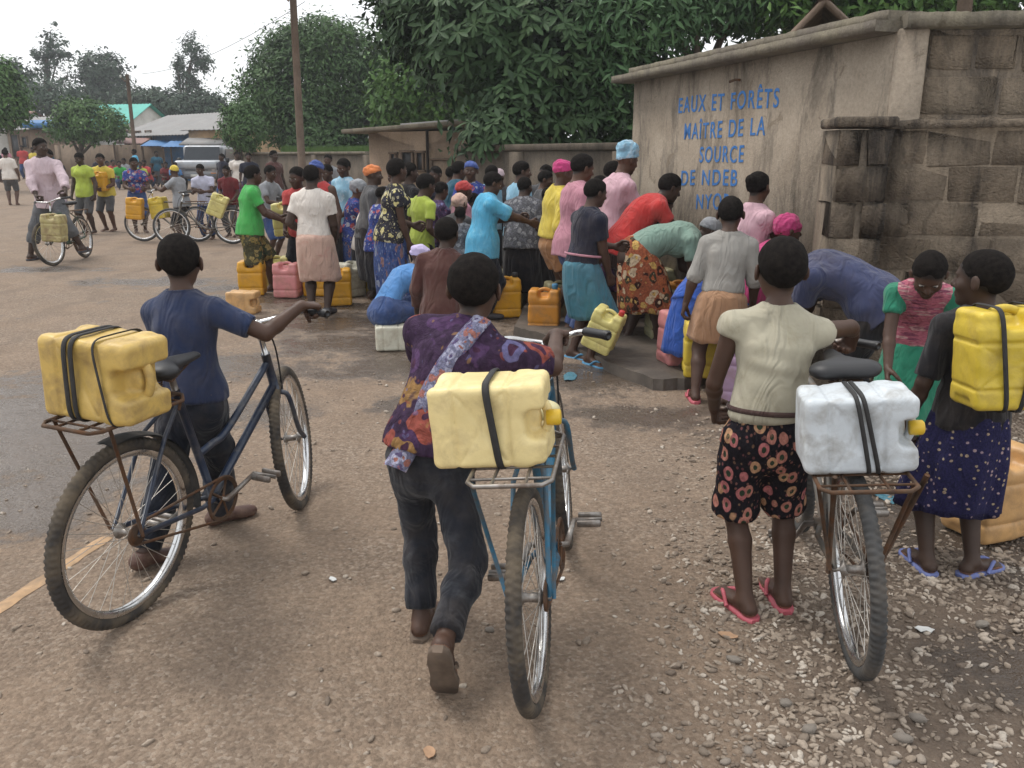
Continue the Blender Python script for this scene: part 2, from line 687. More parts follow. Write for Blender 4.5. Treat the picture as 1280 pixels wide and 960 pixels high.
def ik(A, T, l1, l2, pole):
    A, T = np.asarray(A, float), np.asarray(T, float)
    d = T - A
    L = np.linalg.norm(d)
    if L > (l1 + l2) * 0.995:
        T = A + d / L * (l1 + l2) * 0.995; L = (l1 + l2) * 0.995; d = T - A
    u = d / L
    c = (l1 * l1 + L * L - l2 * l2) / (2 * L)
    h = math.sqrt(max(l1 * l1 - c * c, 0))
    w = np.asarray(pole, float); w = w - u * w.dot(u); w = unit(w)
    return A + u * c + w * h, T

def catmull(P, n):
    P = np.asarray(P, float)
    Q = np.vstack([2 * P[0] - P[1], P, 2 * P[-1] - P[-2]])
    out = []
    for i in range(1, len(Q) - 2):
        for t in np.linspace(0, 1, n, endpoint=False):
            a, b, c, d = Q[i - 1:i + 3]
            out.append(0.5 * (2 * b + (c - a) * t + (2 * a - 5 * b + 4 * c - d) * t * t + (3 * b - a - 3 * c + d) * t ** 3))
    out.append(Q[-2])
    return np.array(out)

class Rig: pass

def person(label, x, y, yaw=0.0, H=1.6, kid=False, fem=False, lean=0, curl=0, side=0, twist=0, crouch=0.0, shift=(0, 0),
           feet=None, hands=(None, None), elbow=(None, None), grip=(0.5, 0.5), hdir=(None, None), palm=(None, None),
           head=(0, 0, 0), skin=0, top=None, bottom=None, hair='short', hairm=None, shoes=None, shoem=None,
           cell=0.016, face=False, group=None, fat=1.0, z0=None, knee=None, legw=1.0, thing_name='person', seed=None, belt=None, feetw=None, sash=None):
    seed = seed if seed is not None else int(abs(x * 131 + y * 71) * 10) % 9999
    yw = R(yaw)
    z0 = float(terrain(x, y)) if z0 is None else z0
    root = thing(thing_name, label, 'person', (x, y, z0), (0, 0, yw), group)
    inv = np.array(Matrix.Rotation(-yw, 3, 'Z'))
    def loc(v):                                   # world -> local
        return inv @ (np.asarray(v, float) - np.array([x, y, z0]))
    hh = H / (6.0 if kid else 7.0)
    fx = fat * (0.93 if kid else 1.0)
    legH = (0.468 if kid else 0.49) * H
    pz = legH + 0.025 * H - crouch * H
    X3 = np.array([1.0, 0, 0])
    pel = np.array([shift[0], shift[1], pz])
    # spine: pelvis -> waist -> chest -> neck
    neckz = H - 0.96 * hh - 0.015 * H
    tor = neckz - (legH + 0.025 * H)
    def bend(a, s):
        a, s = R(a), R(s)
        return unit(np.array([math.sin(s), math.sin(a) * math.cos(s), math.cos(a) * math.cos(s)]))
    dirs = [bend(lean * 0.72 - curl * 0.5, side * 0.6), bend(lean - curl * 0.1, side), bend(lean * 1.08 + curl * 0.6, side * 1.1)]
    waist = pel + dirs[0] * tor * 0.30
    chest = waist + dirs[1] * tor * 0.36
    neck = chest + dirs[2] * tor * 0.34
    tw = R(twist)
    def frame(d, t=0.0):
        r = np.array([math.cos(t), math.sin(t), 0])
        r = unit(r - d * r.dot(d))
        return r, np.cross(d, r), d
    prx, pfw, pup = frame(dirs[0], tw * 0.2)
    crx, cfw, cup = frame(dirs[2], tw)
    sw = H * (0.106 if fem else 0.114) * (0.94 if kid else 1)
    shz = neck - cup * 0.068 * H
    sh = [shz + s * crx * sw for s in (-1, 1)]
    hipw = 0.050 * H * (1.06 if fem else 1)
    hip = [pel + s * prx * hipw - pup * 0.025 * H for s in (-1, 1)]
    # legs
    th_l, ca_l = 0.247 * H * (0.955 if kid else 1), 0.24 * H * (0.955 if kid else 1)
    ankz = 0.04 * H
    if feet is None:
        feet = [(-0.058 * H, 0.0, 0, 6, 0), (0.058 * H, 0.0, 0, -6, 0)]
    if feetw is not None:
        feet = [(*loc(np.array([q[0], q[1], z0]))[:2], *q[2:]) for q in feetw]
    ank, kn, ff = [], [], []
    for i, fdef in enumerate(feet):
        lx, ly, lz, fy, fp = (list(fdef) + [0, 0, 0])[:5]
        a = R(fy); p = R(fp)
        d = np.array([-math.sin(a) * math.cos(p), math.cos(a) * math.cos(p), -math.sin(p)])
        A = np.array([lx, ly, lz + ankz])
        pole = np.array([(-0.18, 0.18)[i], 1.0, 0.1]) if knee is None else np.array(knee[i], float)
        K, A = ik(hip[i], A, th_l, ca_l, pole)
        kn.append(K); ank.append(A); ff.append(d)
    # arms
    ua, fa = 0.165 * H, 0.147 * H
    wr, el, hd = [], [], []
    for i in range(2):
        s = (-1, 1)[i]
        T = hands[i]
        if T is None:
            T = sh[i] + np.array([s * 0.055 * H, 0.045 * H, -0.295 * H])
        elif isinstance(T, tuple):
            T = np.array(T, float)
        else:
            T = loc(T)
        pole = np.array([s * 0.5, -1.0, -0.25]) if elbow[i] is None else np.array(elbow[i], float)
        E, W = ik(sh[i], T, ua, fa, pole)
        el.append(E); wr.append(W)
        d = unit(W - E) if hdir[i] is None else unit(np.array(hdir[i], float))
        hd.append(d)
    # head frame
    hy, hp, hr_ = [R(v) for v in head]
    base = np.array([0, math.sin(R(lean * 0.35)), math.cos(R(lean * 0.35))])
    hc0 = neck + unit(dirs[2] * 0.6 + base * 0.4) * (0.002 if kid else 0.012) * H
    hR = np.array(Matrix.Rotation(hy, 3, 'Z') @ Matrix.Rotation(hp, 3, 'X') @ Matrix.Rotation(hr_, 3, 'Y'))
    hX, hF, hU = hR[:, 0], hR[:, 1], hR[:, 2]
    hc = hc0 + hU * 0.50 * hh * 0.92 + hF * 0.10 * hh
    HR = np.stack([hX, hF, hU])
    def hp_(a, b, c):
        return hc + (hX * a + hF * b + hU * c) * hh
    P = []
    k = 0.022 * H
    w0 = {'pel': 0.088, 'waist': 0.074 if fem else 0.079, 'chest': 0.094 if not fem else 0.088}
    fl = 0.72
    torso = [(pel - pup * 0.035 * H, pel + pup * 0.03 * H, w0['pel'] * 1.0, w0['pel'] * 0.97, pfw, 0.78),
             (pel + pup * 0.03 * H, waist, w0['pel'] * 0.95, w0['waist'], pfw, fl),
             (waist, chest, w0['waist'], w0['chest'], (pfw + cfw), fl),
             (chest, neck - cup * 0.075 * H, w0['chest'], 0.074, cfw, 0.70)]
    torso = [(a, b, ra * H * fx, rb * H * fx, f, q) for a, b, ra, rb, f, q in torso]
    for a, b, ra, rb, f, q in torso:
        P.append(cone(a, b, ra, rb, k, f, q))
    for i, s in enumerate((-1, 1)):
        P.append(cone(neck - cup * 0.028 * H, sh[i], 0.034 * H, 0.0305 * H * fx, k))
        P.append(cone(sh[i], el[i], 0.0325 * H * fx, 0.0255 * H * fx, k * 0.8))
        mid = el[i] + (wr[i] - el[i]) * 0.3
        P.append(cone(el[i], mid, 0.0245 * H * fx, 0.0255 * H * fx, k * 0.4))
        P.append(cone(mid, wr[i], 0.0255 * H * fx, 0.0158 * H, k * 0.4))
        P.append(cone(hip[i], kn[i], 0.053 * H * fx * legw, 0.036 * H * fx * legw, k * 0.7))
        cm = kn[i] + (ank[i] - kn[i]) * 0.33
        bk = unit(np.cross(np.cross(ank[i] - kn[i], ff[i]), ank[i] - kn[i]) + 1e-9)
        P.append(cone(kn[i], cm - bk * 0.008 * H, 0.033 * H * fx * legw, 0.0345 * H * fx * legw, k * 0.5))
        P.append(cone(cm - bk * 0.008 * H, ank[i], 0.0345 * H * fx * legw, 0.0205 * H, k * 0.5))
    if fem and not kid:
        for s in (-1, 1):
            P.append(ell(chest + cup * 0.01 * H + cfw * 0.058 * H + s * crx * 0.04 * H, np.stack([crx, cfw, cup]), (0.034 * H,) * 3, k))
    # feet with toes
    for i in range(2):
        f = ff[i]
        rt = unit(np.cross(f, np.array([0, 0, 1.0])))
        up = np.cross(rt, f)
        h0 = ank[i] - f * 0.022 * H - up * 0.018 * H
        ball = ank[i] + f * 0.082 * H - up * 0.027 * H
        P.append(cone(ank[i], h0, 0.021 * H, 0.0215 * H, 0.012 * H))
        P.append(cone(ank[i] - up * 0.006 * H, ball, 0.021 * H, 0.026 * H, 0.012 * H, up, 0.5))
        P.append(cone(h0 - up * 0.004 * H, ball, 0.019 * H, 0.024 * H, 0.01 * H, up, 0.62))
        for t in range(5):
            o = (t - 2) * 0.0105 * H * (1 if i else -1)
            ln = (0.040, 0.042, 0.038, 0.034, 0.027)[t] * H
            r_ = (0.0095, 0.007, 0.0068, 0.0065, 0.006)[t] * H
            a0 = ball + rt * o - up * 0.003 * H
            P.append(cone(a0, a0 + f * ln - up * 0.002 * H, r_, r_ * 0.9, 0.004 * H))
    body_core = list(P)
    # hands
    HP = []
    for i in range(2):
        s = (-1, 1)[i]
        d = hd[i]
        pn = np.array([-s, 0, 0.0]) if palm[i] is None else np.array(palm[i], float)    # palm normal
        pn = unit(pn - d * pn.dot(d))
        sd = np.cross(d, pn)                              # across the knuckles
        if palm[i] is None:                               # thumb side faces forward / up
            if sd[1] + 0.4 * sd[2] < 0: sd = -sd
        elif sd.dot(np.array([-s, 0.3, 0.2])) < 0: sd = -sd
        hl = 0.108 * H
        g = grip[i]
        for q in range(4):
            off = (1.5 - q) * 0.0135 * H
            kx = wr[i] + d * hl * (0.50, 0.52, 0.49, 0.45)[q] + sd * off
            HP.append(cone(wr[i] + sd * off * 0.55 + d * 0.006 * H, kx, 0.0115 * H, 0.0088 * H, 0.008 * H, pn, 0.85))
            c1, c2, c3 = [R(a) for a in (18 + 62 * g, 36 + 100 * g, 50 + 130 * g)]
            ln = hl * (0.46, 0.52, 0.48, 0.38)[q]
            p0 = kx
            for seg, (c_, fr) in enumerate(((c1, 0.45), (c2, 0.31), (c3, 0.24))):
                dd = d * math.cos(c_) + pn * math.sin(c_) + sd * (0.06 * (1.5 - q)) * (1 - g)
                p1 = p0 + unit(dd) * ln * fr
                HP.append(cone(p0, p1, (0.0078, 0.0071, 0.0064)[seg] * H, (0.0071, 0.0064, 0.0056)[seg] * H, 0.0025 * H))
                p0 = p1
        t0 = wr[i] + d * hl * 0.12 + sd * 0.014 * H + pn * 0.004 * H
        t1 = t0 + unit(d * 0.75 + sd * 0.75 + pn * (0.25 + 0.5 * g)) * hl * 0.30
        t2 = t1 + unit(d * (1.0 - 0.5 * g) + sd * (0.25 - 0.3 * g) + pn * (0.15 + 0.9 * g)) * hl * 0.22
        t3 = t2 + unit(d * (1.0 - 0.6 * g) - sd * 0.3 * g + pn * (0.15 + 0.9 * g)) * hl * 0.17
        HP.append(cone(t0, t1, 0.0125 * H, 0.0088 * H, 0.006 * H))
        HP.append(cone(t1, t2, 0.0086 * H, 0.0075 * H, 0.003 * H))
        HP.append(cone(t2, t3, 0.0075 * H, 0.006 * H, 0.003 * H))
    # head
    fat_n = 0.031 * H * fx
    HD = [cone(neck - cup * 0.03 * H, hc - hU * 0.22 * hh - hF * 0.1 * hh, fat_n * 1.08, fat_n * 0.98, 0.02 * H)]
    HD += [ell(hp_(0, -0.05, 0.11), HR, np.array((0.335, 0.425, 0.385)) * hh, 0.05 * hh),
           ell(hp_(0, 0.10, -0.17), HR, np.array((0.255, 0.275, 0.33)) * hh, 0.10 * hh),
           cone(hp_(-0.13, 0.325, 0.075), hp_(0.13, 0.325, 0.075), 0.055 * hh, 0.055 * hh, 0.06 * hh),
           ell(hp_(0, 0.275, -0.40), HR, np.array((0.11, 0.09, 0.09)) * hh, 0.08 * hh)]
    for s in (-1, 1):
        HD += [ell(hp_(s * 0.17, 0.235, -0.11), HR, np.array((0.11, 0.11, 0.11)) * hh, 0.09 * hh),
               ell(hp_(s * 0.365, -0.03, -0.03), np.stack([unit(hX * 0.9 + hF * 0.45 * s), unit(hF * 0.9 - hX * 0.45 * s), hU]), np.array((0.036, 0.095, 0.135)) * hh, 0.02 * hh),
               ell(hp_(s * 0.405, 0.005, -0.03), HR, np.array((0.018, 0.045, 0.075)) * hh, 0.01 * hh, -1),
               ell(hp_(s * 0.135, 0.375, 0.005), HR, np.array((0.085, 0.055, 0.05)) * hh, 0.03 * hh, -1)]
    HD += [cone(hp_(0, 0.345, 0.03), hp_(0, 0.435, -0.115), 0.035 * hh, 0.058 * hh, 0.035 * hh),
           cone(hp_(-0.06, 0.375, -0.135), hp_(0.06, 0.375, -0.135), 0.045 * hh, 0.045 * hh, 0.025 * hh),
           cone(hp_(-0.085, 0.345, -0.245), hp_(0.085, 0.345, -0.245), 0.040 * hh, 0.040 * hh, 0.012 * hh, hU, 0.8),
           cone(hp_(-0.075, 0.335, -0.30), hp_(0.075, 0.335, -0.30), 0.042 * hh, 0.042 * hh, 0.012 * hh, hU, 0.85)]
    allP = body_core + HP + HD
    hole_h = (hc - 0.66 * hh, hc + 0.66 * hh)
    blocks = [(hole_h, min(cell * 0.6, 0.011 if not face else 0.0075))]
    for i in range(2):
        c = wr[i] + hd[i] * 0.055 * H
        blocks.append(((c - 0.075 * H, c + 0.075 * H), min(cell * 0.55, 0.0065)))
    if cell < 0.011:
        for i in range(2):
            c = ank[i] + ff[i] * 0.045 * H - np.array([0, 0, 0.01 * H])
            blocks.append(((c - 0.085 * H, c + 0.085 * H), 0.005))
    Vs, Qs, n = [], [], 0
    holes = [(b[0][0] + cell, b[0][1] - cell) for b in blocks]
    V, Q = sdf_mesh(allP, cell, holes=holes)
    Vs.append(V); Qs.append(Q); n += len(V)
    done = []
    for (lo, hi), c in blocks:
        V, Q = sdf_mesh(allP, c, (lo, hi), holes=done)
        done.append((lo + c, hi - c))
        Vs.append(V); Qs.append(Q + n); n += len(V)
    V = np.concatenate(Vs); Q = np.concatenate(Qs)
    me = raw_mesh('body', V, [Q])
    me.materials.append(SKIN[skin])
    # soles and palms are paler skin
    me.materials.append(PALM)
    fc = V[Q].mean(1)
    mi = np.zeros(len(Q), np.int32)
    nrm = np.cross(V[Q[:, 1]] - V[Q[:, 0]], V[Q[:, 2]] - V[Q[:, 0]])
    nrm /= np.linalg.norm(nrm, axis=1)[:, None] + 1e-12
    for i in range(2):
        f = ff[i]; rt = unit(np.cross(f, np.array([0, 0, 1.0]))); up = np.cross(rt, f)
        near = np.linalg.norm(fc - (ank[i] + f * 0.05 * H), axis=1) < 0.12 * H
        dn = (fc - ank[i]) @ up
        mi[near & (dn < -0.026 * H) & (nrm @ up < 0.35)] = 1
    me.polygons.foreach_set('material_index', mi)
    if hair in ('short', 'crop', 'afro', 'back', 'puff'):
        n_ = unit(hU - hF * 0.80)
        sd_ = (V - (hc - hU * 0.045 * hh)) @ n_ + wavy(V, 60, seed, 2) * 0.005
        nr_ = np.linalg.norm(V - hp_(0, -0.055, 0.11), axis=1) < 0.50 * hh
        ear_ = np.abs((V - hc) @ hX) > 0.345 * hh
        a_ = me.attributes.new('scalp', 'FLOAT', 'POINT')
        a_.data.foreach_set('value', (smooth(-0.06 * hh, 0.05 * hh, sd_) * nr_ * ~ear_).astype(np.float32))
    body = link('body', me, root)

    rig = Rig()
    rig.__dict__.update(locals())
    if face:
        for s in (-1, 1):
            e = link('eye', eye_mesh(), root)
            e.location = Vector(hp_(s * 0.135, 0.318, 0.003))
            m3 = Matrix(hR.tolist())
            e.rotation_mode = 'QUATERNION'
            e.rotation_quaternion = m3.to_quaternion()
            e.scale = (0.062 * hh, 0.05 * hh, 0.034 * hh)
    # ---------------- hair and headgear
    hairm = hairm or HAIR
    if hair in ('short', 'crop', 'afro', 'back', 'puff'):
        t = {'short': 0.05, 'crop': 0.034, 'afro': 0.10, 'back': 0.045, 'puff': 0.045}[hair]
        n_ = hU - hF * 0.80
        cpt = hc - hU * 0.045 * hh
        cut = [(-n_ / np.linalg.norm(n_), -(n_ / np.linalg.norm(n_)) @ cpt)]
        hp_prims = [ell(hp_(0, -0.055, 0.11), HR, np.array((0.335 + t, 0.425 + t, 0.385 + t)) * hh, 0.02 * hh, 1, cut)]
        if hair == 'puff':
            hp_prims.append(ell(hp_(0, -0.50, 0.20), HR, np.array((0.2, 0.2, 0.2)) * hh, 0.05 * hh))
        c = min(cell * 0.6, 0.010)
        V, Q = sdf_mesh(hp_prims, c)
        sdist = (V - cpt) @ n_ / np.linalg.norm(n_) + wavy(V, 40, seed, 2) * 0.006
        f_ = 1 - smooth(0.0, 0.24 * hh, sdist)
        near_ = np.linalg.norm((V - hp_(0, -0.055, 0.11)), axis=1) < 0.62 * hh
        V = V + unit_rows(hp_(0, -0.055, 0.11) - V) * (f_ * near_ * t * hh * 0.92)[:, None]
        V = V + normals(V, Q) * (wavy(V, 90, seed, 2) * 0.0018)[:, None]
        if hair == 'puff':
            a_ = np.arange(20) / 20 * 2 * PI
            MB().tube([hp_(0, -0.37, 0.17) + (hX * math.cos(a) + unit(hU + hF * 0.15) * math.sin(a)) * 0.19 * hh for a in a_], 0.035 * hh, 6, True).build('hair_band', EYE_W, root)
        me = raw_mesh('hair', V, [Q]); me.materials.append(hairm)
        link('hair', me, root)
    elif hair in ('wrap', 'bigwrap', 'cap', 'hood'):
        n_ = unit(hU - hF * (0.35 if hair != 'hood' else -0.1))
        cpt = hc + hU * (0.10 if hair != 'hood' else -0.2) * hh
        cut = [(-n_, -n_ @ cpt)]
        hp_prims = [ell(hp_(0, -0.05, 0.13), HR, np.array((0.385, 0.475, 0.42)) * hh, 0.03 * hh, 1, cut)]
        if hair == 'wrap':
            hp_prims.append(ell(hp_(0, -0.28, 0.26), HR, np.array((0.24, 0.26, 0.20)) * hh, 0.1 * hh))
        if hair == 'bigwrap':
            hp_prims.append(ell(hp_(0, -0.10, 0.42), HR, np.array((0.40, 0.46, 0.34)) * hh, 0.1 * hh))
            hp_prims.append(ell(hp_(0.1, -0.40, 0.45), HR, np.array((0.22, 0.24, 0.2)) * hh, 0.1 * hh))
        if hair == 'cap':
            hp_prims.append(ell(hp_(0, 0.42, 0.17), HR, np.array((0.27, 0.26, 0.03)) * hh, 0.05 * hh))
        V, Q = sdf_mesh(hp_prims, min(cell * 0.6, 0.010))
        V = V + normals(V, Q) * (wavy(V, 55, seed, 3, (1, 1, 2)) * (0.008 if hair != 'cap' else 0.002))[:, None]
        nm = 'cap' if hair == 'cap' else 'headscarf'
        me = raw_mesh(nm, V, [Q]); me.materials.append(hairm)
        link(nm, me, root)
    # ---------------- clothes
    def ends(a, b, t):
        d = unit(b - a)
        p = a + (b - a) * t
        return (d, d @ p)
    if bottom:
        kind, mat = bottom['kind'], bottom['mat']
        lo = bottom.get('loose', 0.012) * 1.0
        ln = bottom.get('len', 1.92)
        wz = bottom.get('waist', 0.055) * H
        if kind in ('pants', 'shorts'):
            fk_ = bottom.get('fuse', 0.025) * H
            C = [cone(pel - pup * 0.03 * H, pel + pup * wz, 0.088 * H * fx + lo, 0.080 * H * fx + lo, 0.02 * H, pfw, 0.8,
                      [(pup, pup @ (pel + pup * wz))])]
            for i in range(2):
                rk = 0.036 * H * fx + lo * bottom.get('flare', 1.3)
                if ln <= 1.05:
                    e_ = kn[i] + (kn[i] - hip[i]) * 0.12
                    t = ln / 1.12
                    C.append(cone(hip[i], e_, 0.0545 * H * fx + lo, max(rk, 0.042 * H), 0.025 * H, None, 1, [ends(hip[i], e_, t)]))
                else:
                    C.append(cone(hip[i], kn[i], 0.0545 * H * fx + lo, 0.0375 * H * fx + lo, fk_))
                    t = min(ln - 1, 1.0)
                    ra = 0.036 * H * fx + lo
                    rb = max(0.0255 * H + lo * bottom.get('flare', 1.3), 0.031 * H)
                    A2 = kn[i] + (ank[i] - kn[i]) * 1.1
                    cc = [ends(kn[i], ank[i], t)]
                    mid2 = kn[i] + (ank[i] - kn[i]) * 0.35
                    C.append(cone(kn[i], mid2, ra, 0.0365 * H * fx + lo, max(0.02 * H, fk_ * 0.8), None, 1, cc))
                    C.append(cone(mid2, A2, 0.0365 * H * fx + lo, rb, 0.02 * H, None, 1, cc))
            sdf_obj('trousers' if kind == 'pants' else 'shorts', C, cell, mat, root, (), bottom.get('crumple', 0.007), 26, seed, (0.8, 0.8, 1.6))
        else:
            nseg = 56 if cell < 0.012 else 36
            wtop = pel + pup * wz
            hem_z = bottom.get('hem', 0.22) * H
            km = (kn[0] + kn[1]) / 2
            am = (ank[0] + ank[1]) / 2
            fl_ = bottom.get('flare', 1.25)
            hemc = km + (am - km) * np.clip((km[2] - hem_z) / max(km[2] - am[2], 1e-3), 0, 1) if km[2] > hem_z else km.copy()
            if km[2] <= hem_z:
                tt = (pel[2] - hem_z) / max(pel[2] - km[2], 1e-3)
                hemc = pel + (km - pel) * tt
            spread = np.abs((kn[0] - kn[1])[0]) * 0.5
            hw = max(0.105 * H * fl_ * fx, spread + 0.06 * H)
            path = [wtop, pel + pup * 0.01 * H, pel * 0.55 + hemc * 0.45 - pfw * 0.008 * H, hemc]
            path = catmull(path, 6)
            m_ = len(path)
            rr_ = np.interp(np.linspace(0, 1, m_), [0, 0.18, 0.33, 0.66, 1.0],
                            [0.080 * H * fx, 0.092 * H * fx, 0.103 * H * fx + 0.008, (0.105 * H * fx + 0.01) * 0.45 + hw * 0.55, hw]) + 0.008
            fy_ = np.interp(np.linspace(0, 1, m_), [0, 0.3, 1.0], [0.80, 0.88, 0.92])
            ang = np.arange(nseg) / nseg * 2 * PI
            r_ = np.random.default_rng(seed)
            nf = bottom.get('folds', 9)
            ph = r_.random(4) * 6.28
            rings = []
            for j in range(m_):
                s_ = j / (m_ - 1)
                fd = bottom.get('fold', 0.07) * s_ ** 0.8
                w_ = 1 + fd * (np.sin(nf * ang + ph[0] + 0.6 * np.sin(2 * ang + ph[2])) * 0.6 + 0.4 * np.sin((nf * 1 - 4) * ang + ph[1] + s_)) \
                    + 0.35 * fd * np.sin(17 * ang + ph[3] + 2 * s_)
                blend = min(1, s_ * 1.6)
                ax_ = unit(prx * (1 - blend) + X3 * blend); ay_ = unit(pfw * (1 - blend) + np.array([0, 1.0, 0]) * blend)
                ringp = path[j] + (np.cos(ang) * w_)[:, None] * ax_ * rr_[j] + (np.sin(ang) * w_)[:, None] * ay_ * rr_[j] * fy_[j]
                if j == m_ - 1:
                    ringp[:, 2] += 0.008 * np.sin(3 * ang + ph[0]) + 0.006 * np.sin(nf * ang + ph[1])
                rings.append(ringp)
            G = np.array(rings)
            tail = [hemc + (G[-1] - hemc) * 0.975, path[-4] + (G[-4] - path[-4]) * 0.95]
            G = np.concatenate([G, np.array(tail)])
            b_ = MB().grid(G[:, ::-1], False, True)
            b_.build('skirt', mat, root)
    for top in (top if isinstance(top, list) else [top] if top else []):
        kind, mat = top['kind'], top['mat']
        lo = top.get('loose', 0.012)
        sl = top.get('sleeve', 0.55)
        hem = top.get('hem', -0.06) * H
        C = []
        tcell = min(cell, 0.014) if cell < 0.02 else cell
        for j, (a, b, ra, rb, f, q) in enumerate(torso):
            e = lo * (1.25, 1.3, 1.0, 0.8)[j]
            C.append(cone(a, b, ra + e, rb + e, 0.03 * H, f, q + 0.04))
        if hem < 0.0:
            lw = top.get('hemw', 1.04)
            C.append(cone(pel, pel + pup * (hem - 0.06 * H), 0.103 * H * fx + lo * 1.4, 0.110 * H * fx * lw + lo * 1.7, 0.03 * H, pfw, 0.86))
        if fem and not kid:
            for s in (-1, 1):
                C.append(ell(chest + cup * 0.01 * H + cfw * 0.058 * H + s * crx * 0.04 * H, np.stack([crx, cfw, cup]), (0.034 * H + lo,) * 3, k * 1.4))
        for i in range(2):
            C.append(cone(neck - cup * 0.028 * H, sh[i], 0.033 * H + lo * 0.5, 0.0305 * H * fx + lo * 0.75, 0.03 * H))
            if sl > 0:
                f1 = min(sl, 1.0)
                e_ = el[i] + (el[i] - sh[i]) * 0.15 if sl <= 1.0 else el[i]
                fl2 = top.get('sflare', 1.35)
                C.append(cone(sh[i], e_, 0.0325 * H * fx + lo * 0.6, 0.0265 * H * fx + lo * (fl2 if sl <= 1 else 1.0), 0.022 * H, None, 1,
                              [ends(sh[i], el[i], f1)] if sl <= 1.0 else ()))
                if sl > 1.0:
                    W2 = wr[i] + (wr[i] - el[i]) * 0.1
                    C.append(cone(el[i], W2, 0.0265 * H * fx + lo, 0.018 * H + lo * 0.9, 0.02 * H, None, 1, [ends(el[i], wr[i], min(sl - 1, 0.98))]))
        cuts = [(-pup, -(pup @ (pel + pup * hem)))] if abs(lean) < 50 else []
        if abs(lean) >= 50:
            dd_ = dirs[0]; cuts = [(-dd_, -(dd_ @ (pel + dd_ * (hem))))]
        # neckline
        npt = neck - cup * top.get('neck', 0.028) * H
        C.append(cone(npt, neck + cup * 0.12 * H, 0.034 * H * fx + 0.006, 0.05 * H, 0.01, None, 1, (), -1))
        if sl == 0:                                     # sleeveless: armholes
            for i, s in enumerate((-1, 1)):
                nn_ = unit(crx * s * 0.95 + np.array([0, 0, 0.0]))
                cuts.append((nn_, nn_ @ (sh[i] + crx * s * 0.022 * H)))
        V, Q = sdf_mesh(C, tcell, None, cuts)
        am_ = top.get('crumple', 0.007)
        NN = normals(V, Q)
        tors_axis = unit(neck - pel)
        V = V + NN * ((wavy(V, 22, seed + 3, 2, (1, 1, 0.5)) * am_) + np.maximum(wavy(V, 30, seed + 9, 2, (0.5, 0.5, 1.1)) - 0.1, 0) ** 1.3 * am_ * 0.9)[:, None]
        me = raw_mesh(kind, V, [Q]); me.materials.append(mat)
        tobj = link(kind, me, root)
        if top.get('collar'):
            cm_ = top['collar']
            ang = np.arange(18) / 18 * 2 * PI
            c_ = neck - cup * 0.012 * H
            pth = [c_ + (crx * math.cos(a) * 0.043 + cfw * math.sin(a) * 0.040) * H - cup * 0.014 * H * max(0, math.sin(a)) for a in ang]
            MB().tube(pth, 0.012 * H, 6, True, flat=0.5).build('collar', cm_, tobj)
    if sash is not None:
        pts = []
        for t_, o_ in ((1.0, 0.036), (0.82, 0.026), (0.55, 0.004), (0.25, -0.014), (-0.05, -0.03), (-0.25, -0.042)):
            j0 = pel + (neck - pel) * t_ if t_ < 0 else (pel + (waist - pel) * (t_ / 0.3) if t_ < 0.3 else (waist + (chest - waist) * ((t_ - 0.3) / 0.36) if t_ < 0.66 else chest + (neck - chest) * ((t_ - 0.66) / 0.34)))
            r__ = np.interp(t_, [-0.3, 0, 0.3, 0.66, 0.9, 1.0], [0.105, 0.092, 0.08, 0.094, 0.078, 0.055]) * H
            pts.append(j0 + crx * o_ * H - cfw * (r__ * 0.76 + 0.024))
        cc_ = catmull(pts, 6)
        w_ = np.linspace(0.030, 0.038, len(cc_))
        rows = np.stack([cc_ - crx * w_[:, None] + cfw * 0.012, cc_ - crx * w_[:, None] * 0.5 - cfw * 0.004, cc_ - cfw * 0.001, cc_ + crx * w_[:, None] * 0.5 - cfw * 0.005, cc_ + crx * w_[:, None] + cfw * 0.012], 1)
        MB().grid(rows).grid((rows + cfw * 0.01)[:, ::-1]).build('sash', sash, root)
    if belt is not None:
        bp, bm = belt
        c_ = pel + pup * bp * H
        ang = np.arange(28) / 28 * 2 * PI
        rb_ = 0.100 * H * fx + 0.024
        MB().tube([c_ + (prx * math.cos(a) + pfw * math.sin(a) * 0.80) * rb_ for a in ang], 0.010, 6, True, flat=0.5).build('belt', bm, root)
